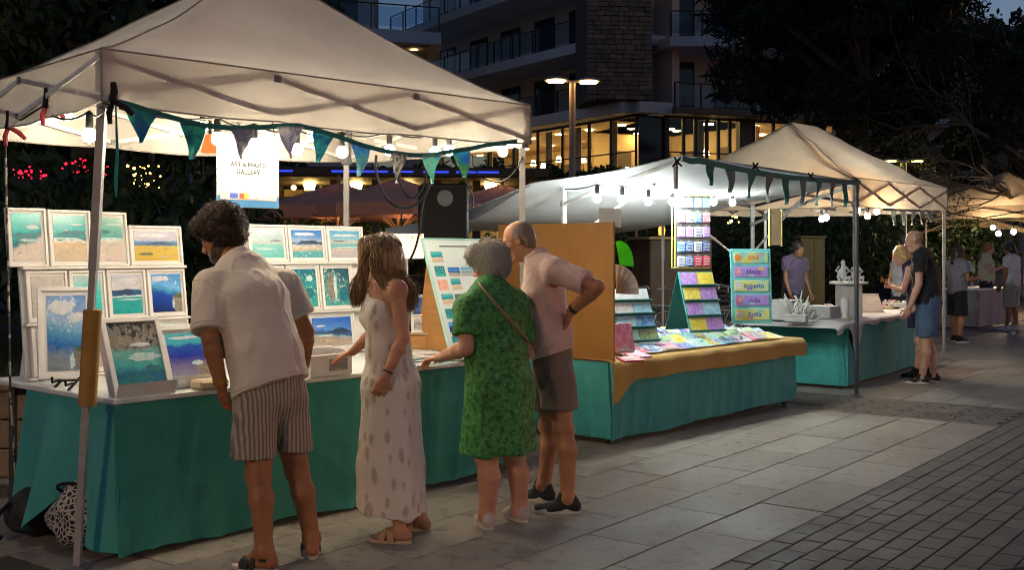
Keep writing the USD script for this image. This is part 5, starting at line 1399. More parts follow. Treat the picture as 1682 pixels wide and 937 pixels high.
for j in range(7):
    for i in range(4):
        if j == 6 and i in (1, 2): continue
        if rr.random() < .12: continue
        w, h = rr.uniform(.09, .118), rr.uniform(.07, .095)
        x, z = .035 + i * .128, .04 + j * .112
        v = np.array([(x, -.002, z), (x + w, -.002, z), (x + w, -.002, z + h), (x, -.002, z + h)])
        obj('photo', trimesh.Trimesh(v, [(0, 1, 2), (0, 2, 3)], process=False), arts[rr.randrange(10)] if (i, j) != (0, 4) else M_('coral_print', (.75, .22, .14), .4, (.8, .6, .5), 12), pb, uv=np.array([(0, 0), (1, 0), (1, 1), (0, 1)], float), world=False)
obj('heading', bx(.14, .42, -.0025, -.0005, .84, .85), DARK, pb, world=False)
pp = thing('plywood_prop', 'plywood wedge propping up the tilted photo board', 'prop', trans(eb) @ Fr((0, 0, 0), EA).M)
import shapely
def wedge(x0, x1, pts):
    m = trimesh.creation.extrude_polygon(shapely.Polygon(pts), x1 - x0, engine='earcut')
    m.apply_transform(np.array([[0, 0, 1, x0], [1, 0, 0, 0], [0, 1, 0, 0], [0, 0, 0, 1.0]]))
    return m
obj('side_panel', wedge(.03, .05, [(.03, .003), (.46, .003), (.33, .66), (.285, .66)]), PLY, pp, world=False)
obj('side_panel', wedge(BW_ - .06, BW_ - .04, [(.03, .003), (.46, .003), (.33, .66), (.285, .66)]), PLY, pp, world=False)
obj('rear_panel', bar((BW_ / 2, .465, .003), (BW_ / 2, .345, .66), .012, BW_ - .13), PLY, pp, world=False)
# two small framed pieces and a wooden base beside it
q = P(690, 550, 8.35)
wb = thing('wooden_block', 'wooden block carrying two small framed prints by the plywood prop', 'stand', trans([q[0], q[1], .823]))
obj('block', rbox(-.10, .12, -.05, .08, 0, q[2] - .823, .006), PLY, wb, world=False)
obj('top', rbox(-.11, .13, -.06, .09, q[2] - .822, q[2] - .808, .004), PALEW, wb, world=False)
picture('small framed black and white print on the wooden base', q + [0, -.03, .016], math.radians(72), .12, .14, A_bw, tilt=5, b=.008, mount=.012, dp=.015)
picture('small framed blue print standing behind the black and white one', q + [.0, .03, .016], math.radians(72), .14, .285, A_bay, tilt=5, b=.008, mount=.012, dp=.015)
# lamp with white shade
lq = P(668, 425, 9.3)
lp = thing('table_lamp', 'lit white drum lampshade with orange blossom print behind the long haired woman', 'lamp', trans([lq[0], lq[1], 0]))
def shade():
    n = {'tc': ('texture_coordinate', {}), 'v': ('noise_texture', dict(scale=9.0, detail=2.0)), 'r': ('rgb_ramp', {'ramp': [(.60, (1.0, .80, .55)), (.64, (.8, .28, .06))]}), 'e': ('emission', dict(strength=.85))}
    return usdkit.material(stage, '/World/Looks/lit_lampshade', n, [('tc.object', 'v.vector'), ('v.fac', 'r.fac'), ('r.color', 'e.color')], surface='e.emission')
obj('shade', lathe([(.14, lq[2]), (.145, lq[2]), (.145, lq[2] + .21), (.14, lq[2] + .21), (.14, lq[2])], 24), shade(), lp, smooth=40, world=False)
obj('stem', tube([(0, 0, .9), (0, 0, lq[2] + .1)], .012, 8), STEEL, lp, world=False)
obj('shade_ring', tube([(-.14, 0, lq[2] + .1), (.14, 0, lq[2] + .1)], .004, 5), STEEL, lp, world=False)
obj('base', lathe([(.001, .0), (.12, .0), (.12, .02), (.03, .05), (.02, .9), (.001, .9)], 14), DARK, lp, world=False)
# black speaker on a stand
sq = P(728, 395, 9.6)
sp = thing('loudspeaker', 'large black loudspeaker on a pole behind the table', 'speaker', trans([sq[0], sq[1], 0]) @ rotz(.15))
obj('cabinet', rbox(-.21, .21, -.17, .17, sq[2], sq[2] + .49, .02), BLACK, sp, world=False)
obj('grille', rbox(-.185, .185, -.180, -.1705, sq[2] + .03, sq[2] + .46, .004), M_('speaker_grille', (.007, .006, .006), .8, (.012, .011, .011), 200.0, spec=.15), sp, world=False)
obj('horn', lathe([(.001, 0), (.06, 0), (.07, .01), (.001, .01)], 16) .apply_transform(trans((0, -.182, sq[2] + .36)) @ rotx(PI / 2)), DARK, sp, world=False)
obj('pole', tube([(0, 0, .3), (0, 0, sq[2] - .001)], .02, 8), BLACK, sp, world=False)
for k in range(3):
    a = k * 2.1 + .4
    obj('stand_leg', tube([(0, 0, .75), (.45 * math.cos(a), .45 * math.sin(a), .01)], .014, 7), BLACK, sp, world=False)

# ---- the hanging poster
pA = onl(t1.p(0, .5, 0), t1.p(W1, .5, 0), 356, 340); pBx = onl(t1.p(0, .5, 0), t1.p(W1, .5, 0), 458, 340)
w = np.linalg.norm((pBx - pA)[:2]); hgt = (340 - 219) / FPX * (pA[1] + pBx[1]) / 2
pz = CAM_H + (HY - 340) / FPX * pA[1]
po = thing('hanging_poster', 'white gallery poster with blue foot hanging under the front of the white tent', 'poster', trans([pA[0], pA[1], pz]) @ Fr((0, 0, 0), u=(pBx - pA)[:2]).M)
PAPER = cloth('poster_paper', (.60, .59, .58), (.58, .57, .56), trans=.05, rough=.5, bump=.02)
PSHEET = cloth('matt_poster_sheet', (.36, .355, .35), (.34, .335, .33), rough=.8, bump=.02)
obj('sheet', bx(0, w, 0, .004, 0, hgt), PSHEET, po, world=False)
PBL = M_('poster_blue', (.03, .15, .32), .7)
obj('blue_foot', bx(.003, w - .003, -.0025, -.0005, .003, hgt * .16), PBL, po, world=False)
obj('white_panel', bx(.02, w - .02, -.005, -.003, .045, hgt * .21), PSHEET, po, world=False)
INK = M_('poster_ink', (.03, .033, .04), .8, spec=.1)
def word(txt, hgt_, cx, z, y, mt, parent, name='lettering', bold=False, M=None):
    m = meshkit.text_mesh(txt, hgt_, .0012, bold); m.apply_translation((-m.bounds[:, 0].mean(), 0, 0))
    m.apply_transform(np.array([[1, 0, 0, cx], [0, 0, -1, y], [0, 1, 0, z], [0, 0, 0, 1.0]]))
    if M is not None: m.apply_transform(M)
    obj(name, m, mt, parent, world=False)
word('ART & PHOTO', .026, w / 2, hgt * .555, -.0015, INK, po, bold=True)
word('GALLERY', .026, w / 2, hgt * .455, -.0015, INK, po, bold=True)
cards = [((.05, .08, .35),), ((.75, .05, .03), (.85, .45, .03)), ((.35, .5, .68),), ((.55, .56, .58),)]
x = w * .2
for k, cs in enumerate(cards):
    for j, c in enumerate(cs):
        obj('card_mark', bx(x + j * .028, x + j * .028 + .03 if len(cs) > 1 else x + .05, -.0075, -.0055, .055, .085), M_('card_mark_%d_%d' % (k, j), c, .5), po, world=False)
    x += .062
for s in (.03, w - .03): obj('hanging_cord', tube([(s, 0, hgt), (s, .05, hgt + .22)], .003, 5), BLACK, po, world=False)
og = thing('orange_lamp_cover', 'small orange cover glowing behind the top left corner of the poster', 'lamp', trans(P(345, 236, 6.6)))
obj('cover', lathe([(.001, .06), (.03, .05), (.055, -.05), (.05, -.055), (.001, -.05)], 12), emit('orange_cover', (1, .16, .04), .9), og, world=False)
obj('holder', tube([(0, 0, .06), (0, 0, .14)], .01, 6), BLACK, og, world=False)

# ---------------------------------------------------------------- card stall
pw_ = thing('plywood_board', 'large orange brown plywood board standing at the left end of the card stall', 'board', f2.M)
PLY2 = M_('orange_plywood', (.36, .165, .034), .45, (.29, .125, .024), 2.2, stretch=(6, 1, .8), coat=.1, bump=.05)
obj('panel', f2.box(.012, .034, -.03, 1.24, Z2 - .02, Z2 + 1.125), PLY2, pw_)
for t_ in (.1, 1.1): obj('foot_bracket', f2.box(.035, .2, t_, t_ + .03, Z2 + .005, Z2 + .04, .004), PLY, pw_)
obj('edge_batten', f2.box(.0345, .06, .0, 1.2, Z2 + 1.07, Z2 + 1.11, .004), PLY, pw_)
nt = f2.p(.02, .02, 0)
no_ = thing('paper_notice', 'white paper notice with faint lines above the plywood board', 'notice', trans(P(984, 373, 9.0)) @ Fr((0, 0, 0), math.radians(70)).M)
obj('sheet', bx(0, .20, 0, .004, 0, .155), PAPER, no_, world=False)
for k in range(3): obj('printed_line', bx(.02, .18, -.002, -.0005, .035 + .04 * k, .039 + .04 * k), M_('pale_ink', (.45, .45, .47), .6), no_, world=False)
obj('support', bx(.09, .11, .0045, .01, -.12, .15), PALEW, no_, world=False)
# fans
gf = thing('green_fan', 'bright green round hand fan behind the plywood board', 'fan', trans(P(1018, 435, 9.15)))
pts = [(0, 0)] + [(.115 * math.cos(a), .20 * math.sin(a) ) for a in np.linspace(-.1, PI / 2 + .3, 14)]
m = trimesh.creation.extrude_polygon(shapely.Polygon(pts), .006, engine='earcut'); m.apply_transform(rotx(PI / 2))
obj('leaf', m, cloth('green_fan_cloth', (.10, .55, .03), trans=.3), gf, world=False)
obj('handle', tube([(0, 0, 0), (-.02, 0, -.12)], .008, 6), PALEW, gf, world=False)
wf2 = thing('paper_fan', 'white pleated paper fan below the green one', 'fan', trans(P(1012, 482, 9.1)))
for k in range(11):
    a0, a1 = -.05 + k * .15, -.05 + (k + 1) * .15
    v = np.array([(0, 0, 0), (.19 * math.cos(a0), (k % 2) * .012 - .0, .24 * math.sin(a0)), (.19 * math.cos(a1), ((k + 1) % 2) * .012, .24 * math.sin(a1))])
    obj('pleat', trimesh.Trimesh(np.vstack([v, v + [0, .003, 0]]), [(0, 1, 2), (3, 5, 4), (1, 4, 5), (1, 5, 2)], process=False), PAPER, wf2, world=False)
    obj('stick', tube([(0, -.003, 0), (.12 * math.cos(a0), -.003, .15 * math.sin(a0))], .003, 4), PALEW, wf2, world=False)
# teal tiered stands with cards
TEALP = M_('teal_paint', (.10, .42, .38), .5, (.08, .36, .33), 4.0)
TEALD = M_('dark_teal_paint', (.02, .13, .12), .5)
cardcols = dict(lilac=((.42, .22, .62), (.55, .35, .66)), yellow=((.72, .58, .05), (.8, .66, .2)), blue=((.10, .28, .66), (.3, .5, .75)), mint=((.35, .66, .55), (.5, .75, .65)), pink=((.72, .2, .36), (.8, .45, .5)), sky=((.28, .55, .68), (.45, .66, .72)), white=((.72, .7, .68), (.6, .62, .66)), red=((.5, .03, .07), (.6, .1, .12)), green=((.3, .5, .22), (.55, .66, .4)), navy=((.03, .06, .25), (.2, .3, .55)))
CM = {k: M_('card_' + k, a, .4, b, 26.0, ramp=(.45, .58)) for k, (a, b) in cardcols.items()}
def cardmesh(x0, x1, z0, z1, y, th=.004):
    return bx(x0, x1, y - th, y, z0, z1)
def tier_stand(label, o, ang, W, H, tilt, rows, seed):
    M = trans(o) @ Fr((0, 0, 0), ang).M
    t = thing('tiered_stand', label, 'display stand', M)
    R = rotx(-math.radians(tilt))
    m = bx(-W / 2, W / 2, 0, .012, 0, H); m.apply_transform(R); obj('front_panel', m, TEALP, t, world=False)
    n = len(rows)
    b = H * math.sin(math.radians(tilt))
    obj('rear_panel', bar((0, 2 * b + .02, 0.004), (0, b + .022, H * math.cos(math.radians(tilt)) - .01), W - .02, .01), TEALD, t, world=False)
    for k, row in enumerate(rows):
        z = H * k / n
        m = rbox(-W / 2 - .004, W / 2 + .004, -.032, -.001, z + .004, z + .016, .002); m.apply_transform(R); obj('shelf', m, TEALD, t, world=False)
        x = -W / 2 + .01
        cw = (W - .02) / sum(r[1] for r in row)
        for c, q in row:
            m = cardmesh(x + .003, x + cw * q - .003, z + .018, z + H / n * .93, -.006); m.apply_transform(R)
            obj('card', m, CM[c], t, world=False); x += cw * q
    return t
tier_stand('teal tiered stand of cards right beside the plywood board', P(1052, 563, 9.55), math.radians(60), .42, .50, 22, [[('mint', 1), ('green', 1)], [('sky', 1), ('blue', 1)], [('white', 1), ('sky', 1)], [('white', 1)]], 1)
tier_stand('teal tiered stand with lilac and yellow cards in the middle of the card stall', P(1163, 546, 10.3), math.radians(64), .40, .60, 20, [[('yellow', 1), ('lilac', 1)], [('lilac', 1), ('sky', 1.1)], [('yellow', 1), ('lilac', 1)], [('lilac', 1), ('yellow', 1)]], 2)
# turquoise name board
nb = thing('name_board', 'upright turquoise board with five painted name plates', 'sign board', trans(P(1236, 532, 10.9)) @ Fr((0, 0, 0), math.radians(80)).M @ rotx(-math.radians(4)))
NBW, NBH = .425, .745
obj('board', rbox(-NBW / 2, NBW / 2, 0, .02, 0, NBH, .004), M_('turquoise_paint', (.22, .70, .72), .45, (.19, .65, .68), 3.0), nb, world=False)
plate_cols = ['yellow', 'lilac', 'yellow', 'lilac', 'yellow']
VIO = M_('violet_lettering', (.20, .05, .42), .5); BLU = M_('blue_lettering', (.05, .12, .5), .5); ORG = M_('orange_lettering', (.8, .25, .04), .5)
PUR = M_('plate_lilac', (.46, .24, .70), .4, (.36, .34, .75), 9.0); YEL = M_('plate_yellow', (.85, .72, .06), .4, (.45, .72, .5), 7.0); TQ = M_('plate_turquoise', (.10, .62, .70), .4, (.88, .72, .06), 6.0)
for k, (nm, mt, ink) in enumerate((('Sofia', YEL, BLU), ('Julia', PUR, VIO), ('Roberto', YEL, BLU), ('Maria', PUR, VIO), ('Alba', TQ, ORG))):
    z = .035 + k * .142
    obj('name_plate', rbox(-.18, .18, -.012, -.001, z, z + .11, .005), mt, nb, world=False)
    word(nm, .042, .02, z + .034, -.0125, ink, nb, bold=True)
    for q in range(3): obj('painted_patch', bx(-.165 + .11 * q + .02 * (k % 2), -.105 + .11 * q + .02 * (k % 2), -.0121 - .0002 * q, -.0119 - .0002 * q, z + (.012 if q % 2 else .07), z + (.035 if q % 2 else .098)), (CM['yellow'], CM['pink'], CM['sky'], CM['lilac'], CM['mint'])[(k + q) % 5], nb, world=False)
    obj('painted_flower', lathe([(.001, 0), (.035, 0), (.035, .003), (.001, .003)], 10).apply_transform(trans((-.14, -.0125, z + .055)) @ rotx(PI / 2)), (ORG if k == 4 else CM['pink'] if k % 2 else CM['white']), nb, world=False)
# hanging rack of little packets
hk = thing('hanging_rack', 'yellow framed hanging rack of coloured packets in the card stall', 'rack', trans(P(1139, 440, 10.6)) @ Fr((0, 0, 0), math.radians(72)).M)
YW = M_('yellow_wire', (.55, .48, .12), .5)
HW, HH = .37, .70
for x in (-HW / 2 - .012, -HW / 2 - .045): obj('upright', tube([(x, 0, 0), (x, 0, HH)], .007, 6), YW, hk, world=False)
for z in (0, HH): obj('cross_bar', tube([(-HW / 2 - .05, 0, z), (HW / 2, 0, z)], .006, 6), YW, hk, world=False)
obj('back_sheet', bx(-HW / 2, HW / 2, .012, .016, .0, HH), M_('clear_back', (.16, .16, .17), .3), hk, world=False)
pk = [['white', 'navy', 'red', 'red'], ['blue', 'navy', 'white', 'navy'], ['lilac', 'lilac', 'white', 'lilac'], ['pink', 'white', 'blue', 'pink'], ['sky', 'blue', 'sky', 'sky']]
for j, rw in enumerate(pk):
    for i, c in enumerate(rw):
        x = -HW / 2 + .012 + i * .089
        z = .01 + j * .142
        if rw and c:
            pth = sub('packet', hk)
            obj('packet_body', rbox(x, x + .082, -.018, .010, z, z + .10, .006), CM[c], pth, world=False)
            obj('hook', tube([(x + .03, -.004, z + .10), (x + .041, -.004, z + .122), (x + .052, -.004, z + .10)], .002, 4), YW, pth, world=False)
            for q in range(3): obj('print_line', bx(x + .012, x + .07, -.0195, -.0185, z + .02 + .026 * q, z + .028 + .026 * q), CM['white'] if c != 'white' else CM['navy'], pth, world=False)
hw = thing('hanging_decoration', 'pale wooden slatted panel hanging right of the name board', 'wall hanging', trans(P(1274, 403, 11.3)) @ Fr((0, 0, 0), math.radians(75)).M)
obj('panel', rbox(-.06, .06, 0, .012, 0, .36, .003), PALEW, hw, world=False)
for x in (-.075, .062): obj('rail', rbox(x, x + .013, -.006, .018, -.01, .37, .003), YW, hw, world=False)
# cards, booklets and frames laid out on the kraft cloth
r = random.Random(8)
cn = list(CM)
ORD = ['first', 'second', 'third', 'fourth', 'fifth', 'sixth', 'seventh', 'eighth', 'ninth', 'tenth'] + ['%dth' % k for k in range(11, 40)]
n = 0
for jj, (t_, h0, t0) in enumerate(((.12, .17, .28), (.27, .18, .40), (.43, .18, .48), (.60, .19, .55), (.79, .20, .62))):
    s, ci = .30 + .05 * jj, -1
    while s < L2 - .16 - .05 * jj:
        w_, h_ = r.uniform(.09, .19), h0 * r.uniform(.85, 1.1)
        c = r.choice(['sky', 'lilac', 'white', 'blue', 'mint', 'green', 'yellow', 'white', 'sky', 'pink', 'navy', 'white'] if s > .6 else ['red', 'pink', 'blue', 'white', 'navy'])
        tilt = t0 + r.uniform(-.08, .10)
        th = r.choice((.004, .004, .012, .018)); ci += 1
        o = f2.p(s + w_ / 2, t_, Z2 + .022 + h_ / 2 * math.sin(tilt))
        t = thing('card', '%s %s, %s from the left in the %s row on the kraft cloth' % (c, 'booklet' if th > .01 else 'card', ORD[ci], ORD[jj] if jj else 'front'), 'card', trans(o) @ Fr((0, 0, 0), TA2).M @ rotz(r.uniform(-.35, .2)) @ rotx(tilt), 'cards laid out on the kraft cloth')
        obj('sheet', rbox(-w_ / 2, w_ / 2, -h_ / 2, h_ / 2, 0, th, .001), CM['white'] if r.random() < .5 else CM[c], t, world=False)
        obj('printed_front', bx(-w_ * .43, w_ * .43, -h_ * .43, h_ * .43, th + .0003, th + .0015), CM[c], t, world=False)
        for q in range(2):
            x0, y0 = w_ * r.uniform(-.36, .05), h_ * r.uniform(-.34, .08)
            obj('motif', bx(x0, x0 + w_ * r.uniform(.15, .32), y0, y0 + h_ * r.uniform(.1, .26), th + .0018 + .0012 * q, th + .0026 + .0012 * q), CM[r.choice(cn)], t, world=False)
        s += w_ * r.uniform(.86, 1.08)
for i, (px, py, c, l) in enumerate(((1035, 590, 'red', 'lowest red booklet by the plywood board'), (1048, 580, 'pink', 'pink booklet leaning by the plywood board'), (1026, 540, 'pink', 'tall pink booklet right beside the plywood board'))):
    q = Gz(px, 592 - 6 * i, Z2 + .02) if i < 2 else P(px, 578, 9.2)
    t = thing('booklet', l, 'booklet', trans(q) @ Fr((0, 0, 0), TA2 + .3).M @ (rotx(.2) if i < 2 else rotx(PI / 2 - .25)))
    obj('cover', rbox(-.10, .10, -.06 if i < 2 else 0, .06 if i < 2 else .24, 0, .016, .002), CM[c], t, world=False)
    obj('title', bx(-.06, .05, .0, .03, .0165, .0175), CM['white'], t, world=False)

# ---------------------------------------------------------------- white sculptures
PLAS = M_('white_plaster', (.72, .70, .67), .7, (.62, .6, .57), 9.0, bump=.3)
GREYW = M_('grey_white_box', (.52, .50, .48), .7, (.44, .42, .4), 5.0)
def driftwood(label, o, h, w, seed, n=16, cat='sculpture'):
    """A lumpy figure of intertwined pale branches."""
    r = random.Random(seed)
    t = thing('driftwood_sculpture', label, cat, trans(o))
    for k in range(n):
        x, y, z = r.uniform(-w, w) * .6, r.uniform(-w, w) * .3, r.uniform(0, h * .45)
        d = np.array([r.uniform(-1, 1), r.uniform(-.5, .5), r.uniform(.2, 1.4)]); d /= np.linalg.norm(d)
        L = r.uniform(.25, .6) * h
        p = np.array([x, y, z]); q = np.clip(p + d * L, [-w, -w, 0], [w, w, h])
        obj('branch', tube([p, (p + q) / 2 + [r.uniform(-.02, .02), 0, r.uniform(-.01, .02)], q], [.008, r.uniform(.012, .02), .005], 7), PLAS, t, smooth=40, world=False)
    obj('base', lathe([(.001, 0), (w * .7, 0), (w * .65, .015), (.001, .015)], 12), PLAS, t, world=False)
    return t
driftwood('white branch sculpture, taller of the two left of the dark pole', P(1309, 527, 12.6), .36, .14, 1, 26)
driftwood('white branch sculpture, lower one nearest to the dark pole', P(1330, 528, 12.7), .20, .15, 2, 22)
bxs = [(1290, 505, 12.9, .3, .3, .22, 'grey white box behind the branch sculptures'), (1350, 508, 13.3, .34, .3, .13, 'low white box right of the branch sculptures'), (1308, 530, 12.45, .26, .08, .07, 'low white plinth under the branch sculptures')]
for px, py, d, w_, dp, h_, l in bxs:
    t = thing('plinth_box', l, 'box', trans([*P(px, py, d)[:2], .768]) @ rotz(-.7))
    obj('body', rbox(-w_ / 2, w_ / 2, -dp / 2, dp / 2, 0, h_, .006), GREYW, t, world=False)
    obj('lid', rbox(-w_ / 2 - .006, w_ / 2 + .006, -dp / 2 - .006, dp / 2 + .006, h_ + .001, h_ + .014, .004), PLAS, t, world=False)
ped = thing('display_pedestal', 'round topped white pedestal on the sculpture table behind the dark pole', 'pedestal', trans([*P(1394, 508, 13.6)[:2], .768]))
obj('column', rbox(-.13, .13, -.13, .13, 0, .40, .006), GREYW, ped, world=False)
obj('top', lathe([(.001, .401), (.23, .401), (.235, .415), (.23, .43), (.001, .43)], 22), PLAS, ped, world=False)
pz_ = .768 + .432
def small_figure(label, o, h, seed):
    r = random.Random(seed)
    t = thing('figurine', label, 'figurine', trans(o))
    obj('body', [ball((0, 0, h * .3), (h * .22, h * .18, h * .30), 2), ball((.02, 0, h * .62), (h * .13, h * .12, h * .2), 2)], PLAS, t, smooth=True, world=False)
    obj('head', ball((.01, -.01, h * .86), (h * .10, h * .10, h * .13), 2), PLAS, t, smooth=True, world=False)
    for s in (-1, 1):
        obj('arm', tube([(s * h * .14, 0, h * .7), (s * h * .3, -h * .1, h * .5), (s * h * .12, -h * .25, h * .38)], [h * .05, h * .045, h * .03], 7), PLAS, t, smooth=40, world=False)
        obj('leg', tube([(s * h * .1, 0, h * .12), (s * h * .28, -h * .3, h * .22), (s * h * .2, -h * .4, .0)], [h * .08, h * .06, h * .04], 7), PLAS, t, smooth=40, world=False)
small_figure('white seated figurine on the pedestal, left one', [*P(1383, 460, 13.5)[:2], pz_], .27, 1)
small_figure('white seated figurine on the pedestal, right of the dark pole', [*P(1406, 460, 13.6)[:2], pz_], .25, 2)
tall = thing('carved_head', 'tall narrow white carving in front of the pedestal', 'carving', trans([*P(1388, 508, 12.95)[:2], .768]))
obj('carving', lathe([(.001, 0), (.05, 0), (.03, .06), (.055, .16), (.045, .24), (.001, .27)], 14), PLAS, tall, smooth=40, world=False)
obj('foot', rbox(-.05, .05, -.05, .05, -.0, .02, .004), PALEW, tall, world=False)
for i, (px, py, d, w_, a, l) in enumerate(((1435, 500, 14.4, .34, 1.0, 'pale leaning panel on the right part of the sculpture table'),)):
    t = thing('leaning_panel', l, 'panel', trans([*P(px, py, d)[:2], .768]) @ rotz(.35) @ rotx(-.45))
    obj('panel', rbox(-w_ / 2, w_ / 2, 0, .02, 0, .27, .004), PLAS, t, world=False)
    obj('border', [rbox(-w_ / 2, w_ / 2, -.006, -.001, 0, .02, .002), rbox(-w_ / 2, w_ / 2, -.006, -.001, .25, .27, .002)], GREYW, t, world=False)
WD = M_('box_wood', (.35, .25, .17), .6, (.42, .32, .22), 6.0)
flat = [(1352, 520, .12), (1376, 517, .18), (1402, 514, .2), (1428, 512, .26), (1452, 508, .25), (1476, 505, .22), (1420, 503, .3), (1462, 500, .2), (1360, 511, .1), (1490, 510, .2)]
for i, (px, py, w_) in enumerate(flat):
    q = Gz(px, py, .77)
    t = thing('flat_box', '%s tray, %s from the left among the low trays on the sculpture table' % (('white', 'brown wooden', 'grey')[i % 3], ORD[i]), 'tray', trans([q[0], q[1], .772]) @ rotz(-.6 + .1 * (i % 3)), 'low trays on the sculpture table')
    hh = .02 + .022 * (i % 3)
    obj('tray', rbox(-w_ / 2, w_ / 2, -.09, .09, 0, hh, .004), (PLAS, WD, GREYW)[i % 3], t, world=False)
    for k in range(3): obj('piece', ball((-w_ / 3 + k * w_ / 3, .0, hh + .012), (.02 + .006 * k, .018, .016), 1), (PALEW, PLAS, CM['pink'])[(i + k) % 3], t, smooth=True, world=False)
cup = thing('amber_cup', 'amber coloured cup on the sculpture table beside the dark pole', 'cup', trans([*Gz(1412, 502, .77)[:2], .772]))
obj('cup', lathe([(.001, 0), (.03, 0), (.045, .10), (.04, .10), (.027, .01), (.001, .01)], 14), M_('amber_glaze', (.4, .14, .02), .2), cup, smooth=40, world=False)
obj('rim', lathe([(.039, .101), (.046, .101), (.046, .105), (.039, .105), (.039, .101)], 14), PALEW, cup, world=False)

# dark bench whose back just enters the bottom right corner
pbn = thing('park_bench', 'dark bench back at the bottom right corner of the photograph', 'bench', trans((1.32, 2.42, 0)) @ rotz(.35))
BNC = M_('dark_bench_wood', (.02, .016, .014), .5, (.035, .028, .024), 6.0)
for k in range(4): obj('back_slat', rbox(-.32, .0 if k == 3 else .62, .18 + .012 * k, .21 + .012 * k, .46 + .09 * k, .535 + .09 * k, .012), BNC, pbn, world=False)
for k in range(4): obj('seat_slat', rbox(-.32, .62, -.25 + .1 * k, -.16 + .1 * k, .42, .45, .01), BNC, pbn, world=False)
for x in (-.28, .58):
    obj('leg', tube([(x, -.22, 0), (x, -.22, .41)], .02, 7), DARK, pbn, world=False); obj('leg', tube([(x, .16, 0), (x, .17, .45), (x, .23, .80)], .02, 7), DARK, pbn, world=False)
    obj('armrest', tube(curve([(x, -.24, .42), (x, -.22, .64), (x, 0, .70), (x, .2, .72)], 12), .018, 7), DARK, pbn, world=False)
# ---------------------------------------------------------------- people: smooth bodies from blended tapered limbs
def V(*a): return np.array(a, float)
def unit(a): a = np.asarray(a, float); return a / max(np.linalg.norm(a), 1e-9)

